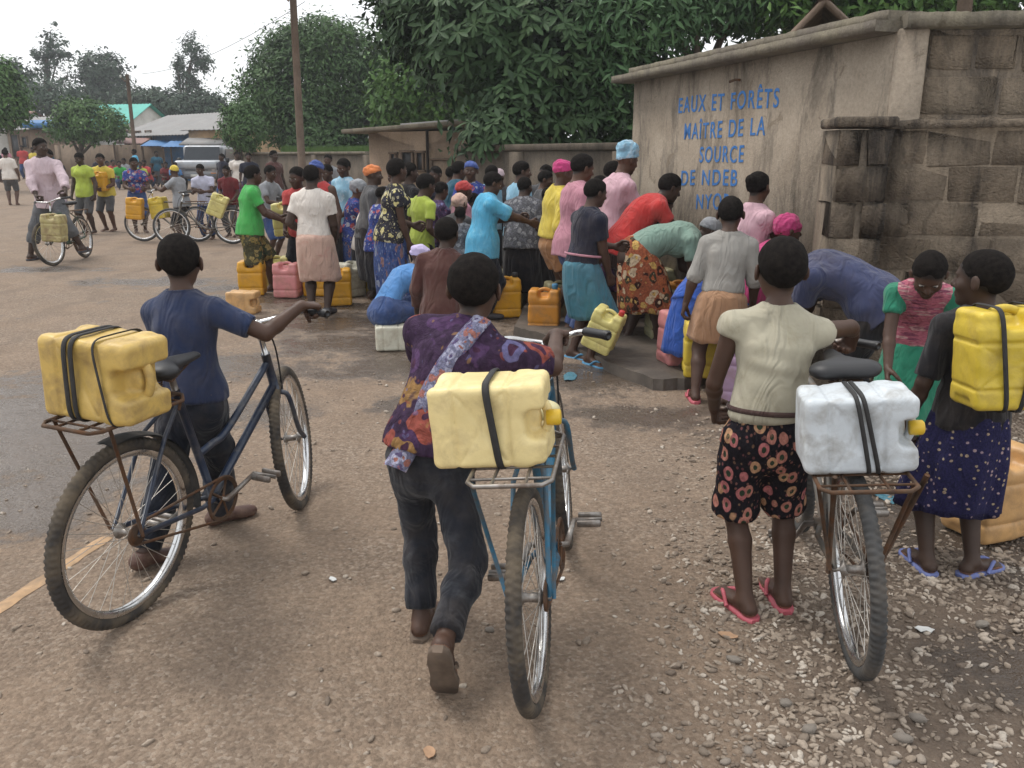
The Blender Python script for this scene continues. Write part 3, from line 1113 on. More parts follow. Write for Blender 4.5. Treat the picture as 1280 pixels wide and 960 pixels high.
    if shoes:
        for i in range(2):
            f = ff[i]; rt = unit(np.cross(f, np.array([0, 0, 1.0]))); up = np.cross(rt, f)
            if shoes == 'sandal':
                b_ = MB()
                zz = -0.0425 * H
                L0, L1, wd = -0.052 * H, 0.135 * H, 0.031 * H
                prof = [(L0, 0.35), (L0 + 0.012 * H, 0.72), (-0.01 * H, 0.86), (0.05 * H, 0.86), (0.09 * H, 1.05), (0.118 * H, 0.92), (L1 - 0.004 * H, 0.55), (L1, 0.25)]
                G = []
                for (yy, wv) in prof:
                    w_ = wd * wv
                    t_ = 0.009 * H
                    G.append([ank[i] + f * yy + rt * a_ * w_ + up * (zz + b2) for a_, b2 in ((-1, -t_), (1, -t_), (1.0, t_), (-1.0, t_))])
                b_.grid(np.array(G), False, True)
                for e in (0, -1):
                    n0 = b_.n; b_.V.append(np.array(G[e])); b_.n += 4
                    b_.F[4].append(np.array([[0, 1, 2, 3]]) + n0)
                so = b_.build('sandal', shoem, root, smooth=False)
                s_ = MB()
                tp = ank[i] + f * 0.105 * H - up * 0.026 * H
                for sg in (-1, 1):
                    s_.tube(catmull([tp, ank[i] + f * 0.07 * H + rt * sg * 0.020 * H - up * 0.010 * H,
                                     ank[i] + f * 0.035 * H + rt * sg * 0.031 * H - up * 0.034 * H], 5), 0.006 * H, 6)
                s_.build('strap', shoem if not isinstance(shoem, tuple) else shoem[1], so)
            else:
                h0 = ank[i] - f * 0.024 * H - up * 0.016 * H
                ball = ank[i] + f * 0.09 * H - up * 0.025 * H
                C = [cone(ank[i] + up * 0.012 * H, h0, 0.027 * H, 0.027 * H, 0.015 * H, None, 1, [(up, up @ (ank[i] + up * 0.012 * H))]),
                     cone(ank[i] - up * 0.006 * H, ball, 0.027 * H, 0.028 * H, 0.015 * H, up, 0.62),
                     cone(h0, ball + f * 0.015 * H, 0.026 * H, 0.026 * H, 0.012 * H, up, 0.72)]
                sdf_obj('shoe', C, min(cell, 0.008), shoem, root, [(-up, -(up @ (ank[i] - up * 0.043 * H)))])
    return rig
# ------------------------------------------------------------------ jerrycans
_can = {}
def can_mesh(kind='bg', seed=1):
    key = (kind, seed)
    if key in _can:
        return _can[key]
    fg = kind == 'fg'
    P = [rbox((0, 0, 0.17), (0.142, 0.12, 0.17), 0.026, 0.01)]
    for s in (-1, 1):
        P.append(rbox((s * 0.092, 0, 0.33), (0.050, 0.115, 0.060), 0.028, 0.02))
    P.append(rbox((0, 0, 0.335), (0.03, 0.03, 0.03), 0.02, 0.03))
    # wells beside the handle, panel grooves, pressed corners
    for s in (-1, 1):
        P.append(rbox((0, s * 0.085, 0.375), (0.042, 0.05, 0.055), 0.02, 0.025, -1))
        P.append(rbox((s * 0.148, 0, 0.02), (0.02, 0.06, 0.018), 0.014, 0.02, -1))
        for z in ((0.085, 0.265) if fg else (0.09, 0.26)):
            P.append(cone((-0.15, s * 0.121, z), (0.15, s * 0.121, z), 0.009, 0.009, 0.004, op=-1))
            P.append(cone((s * 0.143, -0.125, z), (s * 0.143, 0.125, z), 0.009, 0.009, 0.004, op=-1))
        if fg:
            P.append(cone((-0.115, s * 0.121, 0.10), (0.115, s * 0.121, 0.25), 0.005, 0.005, 0.006, op=-1))
            P.append(cone((-0.115, s * 0.121, 0.25), (0.115, s * 0.121, 0.10), 0.005, 0.005, 0.006, op=-1))
            P.append(ell((s * 0.02, s * 0.128, 0.175), np.eye(3), (0.06, 0.014, 0.06), 0.03, -1))
    c = 0.006 if fg else 0.012
    V, Q = sdf_mesh(P, c)
    N = normals(V, Q)
    V = V + N * (wavy(V, 16, seed, 3) * (0.0042 if fg else 0.0032) - np.maximum(wavy(V, 24, seed + 5, 2) - 0.3, 0) * 0.006)[:, None]
    _can[key] = raw_mesh('canister', V, [Q])
    m = MB()
    m.lathe([(0.0, 0.046), (0.022, 0.046), (0.027, 0.041), (0.028, 0.012), (0.026, 0.010), (0.026, -0.002), (0, -0.002)], 20)
    _can['cap'] = m.mesh('cap')
    m = MB()
    m.tube(catmull([(-0.06, 0, 0.345), (-0.045, 0, 0.375), (0, 0, 0.388), (0.045, 0, 0.375), (0.06, 0, 0.345)], 4), [0.017] * 17, 10)
    _can['handle'] = m.mesh('handle')
    return _can[key]

def can_mat(name, col, dirt=(0.20, 0.13, 0.07), amt=0.45):
    return M(name, col, 0.36, 0.10, 5, dirt=dirt, dirt_amt=amt, dscale=9, bscale=30, bdist=0.003, spec=0.4)

CM = {
    'aged': can_mat('can_aged_yellow', (0.58, 0.40, 0.115), amt=0.6),
    'cream': can_mat('can_cream', (0.76, 0.62, 0.30), amt=0.35),
    'white': can_mat('can_white', (0.56, 0.60, 0.63), (0.18, 0.15, 0.11), 0.55),
    'amber': can_mat('can_amber', (0.60, 0.30, 0.018), amt=0.35),
    'orange': can_mat('can_orange', (0.58, 0.24, 0.03), amt=0.5),
    'yellow': can_mat('can_yellow', (0.62, 0.46, 0.05), amt=0.4),
    'pale': can_mat('can_pale', (0.62, 0.55, 0.20), amt=0.4),
    'pink': can_mat('can_pink', (0.56, 0.22, 0.22), amt=0.45),
    'lilac': can_mat('can_lilac', (0.36, 0.24, 0.36), amt=0.5),
    'olive': can_mat('can_olive', (0.27, 0.26, 0.15), amt=0.6),
    'peach': can_mat('can_peach', (0.56, 0.33, 0.14), amt=0.5),
    'dirty': can_mat('can_dirty', (0.44, 0.38, 0.17), amt=0.8),
    'ivory': can_mat('can_ivory', (0.58, 0.56, 0.46), amt=0.45),
}
RUBBER = M('rubber_strap', (0.022, 0.021, 0.021), 0.75, 0.3, 40)
CAPY = M('cap_yellow', (0.66, 0.43, 0.03), 0.4, 0.1)
CAPR = M('cap_red', (0.45, 0.03, 0.03), 0.4, 0.1)
CAPD = M('cap_dark', (0.03, 0.03, 0.03), 0.5, 0.1)

def jerrycan(label, loc, mat='amber', rot=(0, 0, 0), cap=None, kind='bg', seed=1, group=None, straps=(), cappos=(0.092, 0, 0.39), scale=1.0, Rm=None, rx=1.0):
    t = thing('jerrycan', label, 'jerrycan', loc, rot, group)
    if Rm is not None:
        t.rotation_euler = Matrix(Rm.tolist()).to_euler()
    t.scale = (scale * rx, scale, scale)
    o = link('canister', can_mesh(kind, seed), t); setmat(o, CM[mat])
    h = link('handle', _can['handle'], t); setmat(h, CM[mat])
    if cap is not None:
        c = link('cap', _can['cap'], t); setmat(c, cap); c.location = cappos
    for st in straps:
        axis, pos, slack = st[:3]
        w = st[3] if len(st) > 3 else 0.011
        ang = np.linspace(0, 2 * PI, 36, endpoint=False)
        ca, sa = np.cos(ang), np.sin(ang)
        sq = lambda v: np.sign(v) * np.abs(v) ** 0.33
        tilt = st[4] if len(st) > 4 else 0.0
        if axis == 'z':      # loop round the can's waist
            P = np.stack([sq(ca) * 0.151, sq(sa) * 0.130, pos + tilt * sq(ca)], 1)
            P[:, 0] = np.where(P[:, 0] > 0.12, P[:, 0] + slack, P[:, 0])
        else:                # loop over top and bottom
            P = np.stack([pos + tilt * sq(sa), sq(ca) * 0.130, 0.195 + sq(sa) * 0.207], 1)
        MB().tube(P, w, 6, True, flat=0.35).build('strap', RUBBER, t)
    return t

# ------------------------------------------------------------------ bicycles
TYRE = M('tyre', (0.035, 0.031, 0.028), 0.9, 0.3, 20, dirt=(0.16, 0.125, 0.085), dirt_amt=0.75, dscale=7)
TYRE2 = M('tyre_grey', (0.05, 0.05, 0.05), 0.9, 0.3, 20, dirt=(0.13, 0.11, 0.09), dirt_amt=0.6, dscale=9)
CHROME = M('worn_chrome', (0.62, 0.62, 0.62), 0.22, 0.12, 14, 1.0, dirt=(0.22, 0.17, 0.12), dirt_amt=0.35, dscale=16)
STEEL = M('dull_steel', (0.30, 0.28, 0.26), 0.45, 0.2, 20, 0.8, dirt=(0.12, 0.07, 0.04), dirt_amt=0.6, dscale=18)
RUST = M('rusty_iron', (0.09, 0.055, 0.035), 0.8, 0.4, 22, 0.3, dirt=(0.16, 0.07, 0.03), dirt_amt=0.7, dscale=24)
SPOKE = M('spoke_steel', (0.50, 0.47, 0.43), 0.35, 0.2, 20, 0.7)
BLACKP = M('black_plastic', (0.016, 0.016, 0.018), 0.5, 0.2)
NAVYP = M('navy_paint', (0.016, 0.026, 0.052), 0.32, 0.2, 12, dirt=(0.22, 0.20, 0.17), dirt_amt=0.35, dscale=14)
BLUEP = M('blue_paint', (0.02, 0.125, 0.215), 0.5, 0.25, 12, dirt=(0.12, 0.09, 0.065), dirt_amt=0.75, dscale=14)
GREYP = M('grey_paint', (0.10, 0.095, 0.085), 0.5, 0.3, 12, dirt=(0.16, 0.10, 0.06), dirt_amt=0.6, dscale=14)
GREENP = M('green_paint', (0.03, 0.08, 0.05), 0.45, 0.3, 12, dirt=(0.14, 0.09, 0.05), dirt_amt=0.5, dscale=14)

_wheel = {}
def wheel_meshes(fg, rad=0.325):
    key = (fg, rad)
    if key in _wheel:
        return _wheel[key]
    nu, nv = (360, 16) if fg else (48, 8)
    tr = 0.0225
    u = np.arange(nu) / nu * 2 * PI
    v = np.arange(nv) / nv * 2 * PI
    P = np.zeros((nu, nv, 3))
    for j in range(nv):
        rr = np.full(nu, tr)
        if fg:
            c = math.cos(v[j])
            if c > 0.25:
                ph = (np.arange(nu) + (2 if math.sin(v[j]) > 0.3 else 0)) % 4
                rr = rr + np.where(ph < 2, 0.0026, -0.0012) * (1 if c < 0.95 else 0.6)
        r_ = rad - tr + rr * math.cos(v[j])
        P[:, j, 1] = r_ * np.cos(u); P[:, j, 2] = r_ * np.sin(u)
        P[:, j, 0] = rr * math.sin(v[j]) * 0.95
    tyre = MB().grid(P, True, True).mesh('tyre')
    R3 = np.array([[0, 0, 1.0], [1, 0, 0], [0, 1, 0]])
    a, b = rad - 0.040, rad - 0.062
    rim = MB().lathe([(a, -0.016), (a - 0.006, -0.017), (b + 0.004, -0.013), (b, -0.006), (b, 0.006), (b + 0.004, 0.013), (a - 0.006, 0.017), (a, 0.016)],
                     nu // 2, R3=R3, closed=False).mesh('rim')
    sp = MB()
    n = 32 if fg else 20
    for i in range(n):
        s = 1 if i % 2 else -1
        a0 = i / n * 2 * PI
        a1 = a0 + (0.42 if (i // 2) % 2 else -0.42)
        p0 = (s * 0.030, 0.02 * math.cos(a1 + a0 * 0), 0.02 * math.sin(a1))
        p0 = (s * 0.028, 0.024 * math.cos(a1), 0.024 * math.sin(a1))
        p1 = (s * 0.003, b * math.cos(a0), b * math.sin(a0))
        sp.tube([p0, p1], 0.0013 if fg else 0.002, 4, caps=False)
    sp = sp.mesh('spokes')
    hub = MB().lathe([(0.006, -0.062), (0.006, -0.04), (0.027, -0.031), (0.027, -0.026), (0.015, -0.022), (0.013, 0), (0.015, 0.022), (0.027, 0.026), (0.027, 0.031), (0.006, 0.04), (0.006, 0.062)], 16, R3=R3).mesh('wheel')
    _wheel[key] = (tyre, rim, sp, hub)
    return _wheel[key]

def bicycle(label, loc, yaw, lean=0, steer=0, paint=None, fg=False, tyre=None, step=False, rack=True, rackm=None, guard=False, group=None,
            crank=30, riser=0.03, sadz=0.86, sadm=None, barm=None, gripm=None, stayS=None, sadback=0.0, rackz=0.735, wb=1.04, grip_len=0.12, sweep=0.10, half=0.29,
            stand=False, rackw=0.085, stem=0.14, strutm=None):
    t = thing('bicycle', label, 'bicycle', loc, (0, R(lean), R(yaw)), group)
    paint = paint or GREYP
    rackm = rackm or RUST
    stayS = stayS or paint
    rad = 0.325
    n = 10 if fg else 6
    BB = np.array([0, 0.45, 0.275]); ax0 = np.array([0, 0, rad]); ax1 = np.array([0, wb, rad])
    st = np.array([0, 0.285, 0.745])
    h_lo, h_hi = np.array([0, wb - 0.155, 0.60]), np.array([0, wb - 0.21, 0.755])
    sdir = unit(h_hi - h_lo)
    Sm = np.array(Matrix.Rotation(R(steer), 3, Vector(sdir)))
    def stf(v):
        v = np.asarray(v, float)
        return (v - h_lo) @ Sm.T + h_lo
    fr = MB()
    fr.tube([BB, st + (st - BB) * 0.02], 0.0155, n)
    fr.tube([h_lo - sdir * 0.01, h_hi + sdir * 0.01], 0.019, n)
    if step:
        fr.tube(catmull([st * 0.42 + BB * 0.58, np.array([0, 0.46, 0.49]), np.array([0, 0.56, 0.52]), h_hi - sdir * 0.03], 6), 0.0145, n)
        fr.tube([BB, h_lo + sdir * 0.02], 0.017, n)
    else:
        fr.tube([st - (st - BB) * 0.05, h_hi - sdir * 0.03], 0.0145, n)
        fr.tube([BB, h_lo + sdir * 0.03], 0.0165, n)
    for s in (-1, 1):
        o = np.array([s * 0.055, 0, 0])
        fr.tube([BB + np.array([s * 0.02, -0.02, 0]), BB + np.array([s * 0.045, -0.12, 0.01]), ax0 + o], 0.0095, n)
    fr.tube([BB + np.array([-0.036, 0, 0]), BB + np.array([0.036, 0, 0])], 0.023, n)
    fo = fr.build('frame', paint, t)
    ss = MB()
    for s in (-1, 1):
        ss.tube([st + np.array([s * 0.015, -0.005, -0.03]), np.array([s * 0.048, 0.16, 0.62]), ax0 + np.array([s * 0.055, 0, 0])], 0.0078, n)
    ss.build('seat_stay', stayS, t)
    # fork (turns with the handlebar)
    fk = MB()
    fk.tube([stf(h_lo - sdir * 0.05), stf(h_lo)], 0.016, n)
    for s in (-1, 1):
        pts = [h_lo - sdir * 0.02 + np.array([s * 0.02, 0, 0]), h_lo - sdir * 0.05 + np.array([s * 0.048, 0, 0]), h_lo - sdir * 0.22 + np.array([s * 0.052, 0.01, 0]), ax1 + np.array([s * 0.055, 0, 0])]
        fk.tube(stf(catmull(pts, 4)), 0.0105, n)
    fk.build('fork', paint, t)
    tm, rm, sm_, hm = wheel_meshes(fg, rad)
    for nm, c in (('rear_wheel', ax0), ('front_wheel', ax1)):
        w = link(nm, hm, t); setmat(w, STEEL)
        if nm == 'front_wheel':
            w.matrix_local = Matrix.Translation(Vector(stf(c))) @ Matrix(Sm.tolist()).to_4x4()
        else:
            w.location = Vector(c)
        setmat(link('tyre', tm, w), tyre or TYRE); setmat(link('rim', rm, w), CHROME); setmat(link('spokes', sm_, w), SPOKE)
    # handlebar
    top = h_hi + sdir * stem
    hb = MB()
    hb.tube([stf(h_hi), stf(top)], 0.0125, n)
    bc = top + np.array([0, 0.035, 0.01])
    hb.tube([stf(top - sdir * 0.005), stf(bc)], 0.014, n)
    R_ = [bc + np.array([0.0, 0, 0]), bc + np.array([half * 0.28, 0.012, riser * 0.4]), bc + np.array([half * 0.62, 0.0, riser]), bc + np.array([half, -sweep, riser])]
    right = stf(catmull(R_, 6))
    left = stf(catmull([p * np.array([-1, 1, 1]) for p in R_], 6))
    hb.tube(np.vstack([left[::-1], right[1:]]), 0.0115, n)
    ho = hb.build('handlebar', barm or CHROME, t)
    grips = []
    for arr in (left, right):
        e = arr[-1]; d = unit(arr[-1] - arr[-4])
        MB().tube([e - d * grip_len, e - d * (grip_len - 0.01), e - d * 0.02, e + d * 0.006, e + d * 0.012], [0.0155, 0.0172, 0.0165, 0.019, 0.012], 12).build('grip', gripm or BLACKP, ho)
        grips.append((e - d * grip_len * 0.5, d))
    # brake rods
    br = MB()
    br.tube(catmull([stf(top + np.array([0.02, 0.03, 0])), stf(h_hi + np.array([0.03, 0.06, 0.02])), stf(h_lo + np.array([0.02, 0.05, -0.02]))], 5), 0.004, 5)
    br.build('brake_cable', BLACKP, t)
    # saddle
    sd = unit(st - BB)
    sp = st + sd * (sadz - 0.06 - st[2]) / sd[2]
    po = MB().tube([st, sp + np.array([0, 0, 0.01])], 0.0125, n).build('seat_post', STEEL, t)
    sc = sp + np.array([0, -0.02, 0.05])
    C = [cone(sc + np.array([0, 0.15, 0.004]), sc + np.array([0, 0.0, 0]), 0.022, 0.045, 0.03, (0, 0, 1), 0.62),
         cone(sc + np.array([-0.055, -0.075, 0.004]), sc + np.array([0.055, -0.075, 0.004]), 0.052, 0.052, 0.05, (0, 0, 1), 0.55)]
    sdl = sdf_obj('saddle', C, 0.006 if fg else 0.012, sadm or BLACKP, t)
    b_ = MB()
    for s in (-1, 1):
        b_.tube([sc + np.array([s * 0.04, -0.09, -0.02]), sc + np.array([s * 0.02, 0.0, -0.055]), sc + np.array([0, 0.13, -0.01])], 0.004, 5)
        if fg:
            k_ = np.linspace(0, 10 * PI, 60)
            b_.tube(np.stack([sc[0] + s * 0.035 + 0.014 * np.cos(k_), sc[1] - 0.085 + 0.014 * np.sin(k_), sc[2] - 0.075 + k_ / (10 * PI) * 0.05], 1), 0.003, 4)
    b_.build('spring', RUST, sdl)
    # crank, pedals and chain
    R3 = np.array([[0, 0, 1.0], [1, 0, 0], [0, 1, 0]])
    ch = MB().lathe([(0.088, -0.002), (0.091, 0), (0.088, 0.002), (0.074, 0.002), (0.074, -0.002), (0.088, -0.002)], 32, BB + np.array([0.045, 0, 0]), R3)
    for k in range(5):
        a = k / 5 * 2 * PI
        ch.tube([BB + np.array([0.045, 0, 0]), BB + np.array([0.045, 0.078 * math.cos(a), 0.078 * math.sin(a)])], 0.006, 4)
    co = ch.build('chainring', RUST, t)
    for s, a in ((1, R(crank)), (-1, R(crank) + PI)):
        e = BB + np.array([s * 0.078, 0.168 * math.cos(a), 0.168 * math.sin(a)])
        cr = MB().tube([BB + np.array([s * 0.03, 0, 0]), BB + np.array([s * 0.065, 0, 0]), e], [0.012, 0.011, 0.009], n).build('crank', STEEL if fg else RUST, t)
        pd = MB()
        for yy in (-0.035, 0.035):
            pd.box(e + np.array([s * 0.055, yy, 0]), (0.085, 0.016, 0.024), None, 0.004)
        pd.tube([e, e + np.array([s * 0.1, 0, 0])], 0.008, 6)
        pd.build('pedal', STEEL if fg else BLACKP, cr)
    cx = 0.045
    pts = []
    for a in np.linspace(PI / 2, -PI / 2, 14):
        pts.append(BB + np.array([cx, 0.088 * math.cos(a), 0.088 * math.sin(a)]))
    for a in np.linspace(-PI / 2, -3 * PI / 2, 10):
        pts.append(ax0 + np.array([cx, 0.036 * math.cos(a), 0.036 * math.sin(a)]))
    MB().tube(pts, 0.0055, 5, True).build('chain', RUST, t)
    MB().lathe([(0.036, -0.004), (0.036, 0.004), (0.0, 0.006)], 18, ax0 + np.array([cx, 0, 0]), R3).build('sprocket', RUST, t)
    if guard:
        g = []
        for a in np.linspace(R(-8), R(100), 22):
            rr = rad + 0.022
            ring = [(x_, rr * math.cos(a) - abs(x_) * 0.25 * math.cos(a), rad + rr * math.sin(a) - abs(x_) * 0.25 * math.sin(a)) for x_ in (-0.034, -0.02, 0, 0.02, 0.034)]
            g.append(ring)
        g = np.array(g)
        b_ = MB().grid(g); b_.grid((g * np.array([0.97, 0.992, 0.992]))[:, ::-1])
        b_.build('mudguard', TYRE2, t)
    if rack:
        z = rackz
        rk = MB()
        w2, y0, y1 = rackw, -0.20, 0.24
        loop = [(w2 * 0.8, y0, z), (w2, y0 + 0.03, z), (w2, y1 - 0.05, z), (w2 * 0.6, y1, z), (-w2 * 0.6, y1, z), (-w2, y1 - 0.05, z), (-w2, y0 + 0.03, z), (-w2 * 0.8, y0, z)]
        rk.tube(loop, 0.0065, 6, True)
        for yy in np.linspace(y0 + 0.05, y1 - 0.06, 5):
            rk.tube([(-w2, yy, z), (w2, yy, z)], 0.0042, 5)
        for xx in (-w2 * 0.4, w2 * 0.4):
            rk.tube([(xx, y0, z), (xx, y1, z)], 0.0048, 5)
        ro = rk.build('rack', rackm, t)
        for s in (-1, 1):
            MB().tube([(s * w2, y0 + 0.06, z), (s * 0.068, 0, rad)], 0.0065, 6).build('rack_strut', strutm or rackm, ro)
            MB().tube([(s * w2 * 0.6, y1, z), (s * 0.03, 0.26, 0.69)], 0.0058, 6).build('rack_strut', rackm, ro)
    if stand:
        MB().tube([(0.07, 0.02, rad - 0.02), (0.16, -0.14, rad + 0.36)], 0.008, 6).build('stand', RUST, t)
        MB().tube([(-0.07, 0.02, rad - 0.02), (-0.085, -0.14, rad + 0.36)], 0.008, 6).build('stand', RUST, t)
    z0 = loc[2]
    Mx = Matrix.Translation(Vector(loc)) @ Matrix.Rotation(R(yaw), 4, 'Z') @ Matrix.Rotation(R(lean), 4, 'Y')
    def W(p):
        return np.array(Mx @ Vector(p))
    rig = Rig()
    rig.t, rig.W, rig.M3 = t, W, np.array(Mx.to_3x3())
    rig.grips = [(W(g), rig.M3 @ d) for g, d in grips]
    rig.sad = W(sc)
    rig.rack = lambda yy=0.02, zz=0.0: W((0, yy, rackz + 0.008 + zz))
    rig.ped = [W(BB + np.array([s * 0.13, 0.168 * math.cos(a), 0.168 * math.sin(a)])) for s, a in ((-1, R(crank) + PI), (1, R(crank)))]
    return rig
# ------------------------------------------------------------------ the ground
WET = [(-0.6, 6.2, 1.2, 0.5), (-0.2, 5.2, 0.7, 0.3), (-1.5, 7.9, 1.4, 0.8), (-3.0, 9.3, 1.2, 0.5), (0.9, 5.0, 0.8, 0.3), (-2.75, 4.55, 0.95, 1.3), (-2.25, 3.8, 0.55, 0.75), (-3.4, 4.9, 1.0, 1.2), (-1.7, 5.0, 0.5, 0.35), (0.2, 7.0, 1.2, 0.7), (-2.2, 6.3, 0.7, 0.5), (-4.5, 10.7, 1.15, 0.5), (-3.2, 10.1, 0.9, 0.45), (-5.6, 8.0, 0.7, 0.32), (-1.0, 7.0, 1.3, 0.7),
       (0.6, 5.9, 0.9, 0.5), (1.0, 7.4, 1.6, 1.3), (1.95, 3.5, 0.55, 0.7), (1.75, 2.25, 0.45, 0.30), (-6.6, 11.9, 1.0, 0.35), (2.0, 4.6, 0.9, 0.6), (-2.0, 8.9, 1.0, 0.5)]
def ground_mat(name='earth', near=True):
    m, N, L, b = nodes_of(name)
    tc = N.new('ShaderNodeTexCoord')
    v = tc.outputs['Object']
    def nz(s, d=5, r=0.6, dist=0.0):
        return noise_n(N, L, v, s, d, r, dist)
    s0 = N.new('ShaderNodeSeparateXYZ'); L.new(v, s0.inputs[0])
    sxx, sxy = s0.outputs[1], s0.outputs[0]
    big, mid, fine = nz(0.35, 5), nz(2.2, 6, 0.65, 0.6), nz(38, 5, 0.7)
    c = ramp(N, L, big, [(0.3, (0.250, 0.184, 0.130)), (0.7, (0.212, 0.160, 0.118))])
    c2 = ramp(N, L, mid, [(0.34, (0.175, 0.130, 0.097)), (0.5, (0.232, 0.174, 0.128)), (0.68, (0.300, 0.228, 0.168))])
    c = mixc(N, L, 0.6, c, c2)
    # fine aggregate
    vo = N.new('ShaderNodeTexVoronoi'); vo.inputs['Scale'].default_value = 85
    L.new(v, vo.inputs['Vector'])
    vs = N.new('ShaderNodeSeparateColor'); L.new(vo.outputs['Color'], vs.inputs[0])
    peb = ramp(N, L, vs.outputs[0], [(0.0, (0.10, 0.08, 0.065)), (0.45, (0.22, 0.175, 0.14)), (0.8, (0.30, 0.25, 0.20)), (1.0, (0.42, 0.38, 0.33))])
    pm = ramp(N, L, nz(1.3, 5, 0.6), [(0.35, (0.12, 0.12, 0.12)), (0.65, (0.5, 0.5, 0.5))])
    c = mixc(N, L, pm, c, peb)
    c = mixc(N, L, 1.0, c, (0.97, 0.93, 0.89), 'MULTIPLY')
    c = mixc(N, L, 0.55, c, ramp(N, L, fine, [(0.3, (0.25, 0.25, 0.25)), (0.7, (0.75, 0.75, 0.75))]), 'OVERLAY')
    tk = mathn(N, L, 'SINE', mathn(N, L, 'MULTIPLY_ADD', mathn(N, L, 'ADD', mathn(N, L, 'MULTIPLY_ADD', sxx, 0.18, sxy), mathn(N, L, 'MULTIPLY', nz(0.8, 3), 1.4)), 7.0, 0.0))
    tkm = mathn(N, L, 'MULTIPLY', ramp(N, L, tk, [(0.55, (0, 0, 0)), (0.95, (1, 1, 1))]), ramp(N, L, nz(1.1, 5, 0.6), [(0.42, (0, 0, 0)), (0.62, (0.4, 0.4, 0.4))]))
    c = mixc(N, L, tkm, c, (0.13, 0.098, 0.075))
    # dark soil under the loose gravel on the right verge
    sx = N.new('ShaderNodeSeparateXYZ'); L.new(v, sx.inputs[0])
    e = mathn(N, L, 'MULTIPLY_ADD', sx.outputs[1], -0.32, sx.outputs[0])
    e = mathn(N, L, 'ADD', e, mathn(N, L, 'MULTIPLY_ADD', nz(2.5, 5, 0.65), 0.9, -0.30))
    sm_ = ramp(N, L, e, [(0.0, (0, 0, 0)), (0.45, (1, 1, 1))])
    far_ = ramp(N, L, mathn(N, L, 'MULTIPLY', sx.outputs[1], 0.1), [(0.48, (1, 1, 1)), (0.66, (0, 0, 0))])
    c = mixc(N, L, mathn(N, L, 'MULTIPLY', mathn(N, L, 'MULTIPLY', sm_, far_), 0.62), c, (0.085, 0.064, 0.05))
    # wet mud and puddles
    wet = None
    for (cx, cy, rx, ry) in WET:
        s = N.new('ShaderNodeVectorMath'); s.operation = 'SUBTRACT'; L.new(v, s.inputs[0]); s.inputs[1].default_value = (cx, cy, 0)
        d = N.new('ShaderNodeVectorMath'); d.operation = 'MULTIPLY'; L.new(s.outputs[0], d.inputs[0]); d.inputs[1].default_value = (1 / rx, 1 / ry, 0)
        l = N.new('ShaderNodeVectorMath'); l.operation = 'LENGTH'; L.new(d.outputs[0], l.inputs[0])
        q = mathn(N, L, 'SUBTRACT', 1.25, l.outputs['Value'])
        wet = q if wet is None else mathn(N, L, 'MAXIMUM', wet, q)
    wn_ = mathn(N, L, 'MULTIPLY_ADD', nz(1.9, 7, 0.65, 0.4), 2.6, -1.45)
    wn_ = mathn(N, L, 'ADD', wn_, mathn(N, L, 'MULTIPLY_ADD', nz(9, 6, 0.7), 1.9, -0.95))
    wv = mathn(N, L, 'ADD', wet, wn_)
    wm = ramp(N, L, wv, [(0.05, (0, 0, 0)), (0.5, (1, 1, 1))])
    c = mixc(N, L, mathn(N, L, 'MULTIPLY', wm, 0.72), c, (0.05, 0.038, 0.03))
    L.new(c, b.inputs['Base Color'])
    pud = ramp(N, L, wv, [(0.42, (0, 0, 0)), (1.0, (1, 1, 1))])
    r = mathn(N, L, 'MULTIPLY_ADD', wm, -0.50, 0.93)
    r = mathn(N, L, 'MULTIPLY_ADD', pud, -0.37, r, True)
    L.new(r, b.inputs['Roughness'])
    b.inputs['Specular IOR Level'].default_value = 0.4
    h = mathn(N, L, 'MULTIPLY_ADD', vo.outputs['Distance'], -0.35, fine)
    h2 = mathn(N, L, 'MULTIPLY_ADD', nz(9, 6, 0.65), 2.0, h)
    st = mathn(N, L, 'MULTIPLY_ADD', pud, -0.5, 0.9, True)
    bn = N.new('ShaderNodeBump'); bn.inputs['Distance'].default_value = 0.014
    L.new(h2, bn.inputs['Height']); L.new(st, bn.inputs['Strength']); L.new(bn.outputs[0], b.inputs['Normal'])
    return m

def gz(x, y):
    x = np.asarray(x, float); y = np.asarray(y, float)
    V = np.stack([x, y, 0 * x], -1).reshape(-1, 3)
    w = wavy(V, 1.1, 3, 3) * 0.008 + wavy(V, 6, 8, 2) * 0.0035
    return terrain(x, y) + w.reshape(x.shape) * smooth(80, 30, y) - 0.004

ys = np.concatenate([np.linspace(-4, 0.8, 12), 0.8 + (np.geomspace(1, 500, 300) - 1) * (400 / 499.0)])
t_ = np.linspace(-1, 1, 241)
xs = np.sign(t_) * (np.abs(t_) * 5 + np.abs(t_) ** 5 * 250)
GX, GY = np.meshgrid(xs, ys, indexing='ij')
G = np.stack([GX, GY, gz(GX, GY)], -1)
ground = MB().grid(G[:, ::-1]).build('ground', ground_mat())
ground['kind'] = 'structure'

# worn painted edge line on the left
mk_m = M('road_paint', (0.42, 0.27, 0.15), 0.85, 0.2, 14, dirt=(0.22, 0.165, 0.12), dirt_amt=0.7, dscale=11)
p0, p1 = np.array(gp(-60, 800)), np.array(gp(134, 672))
uu = unit(p1 - p0); nn = np.array([-uu[1], uu[0]])
lin = []
for k in range(15):
    p = p0 + (p1 - p0) * k / 14
    w = 0.030 + 0.004 * math.sin(k * 2.1)
    zz = float(gz(np.array([p[0]]), np.array([p[1]]))[0]) + 0.005
    lin.append([(*(p - nn * w), zz - 0.003), (*(p - nn * w * 0.3), zz), (*(p + nn * w * 0.3), zz), (*(p + nn * w), zz - 0.003)])
o = MB().grid(np.array(lin)[:, ::-1]).build('edge_line', mk_m); o['kind'] = 'structure'

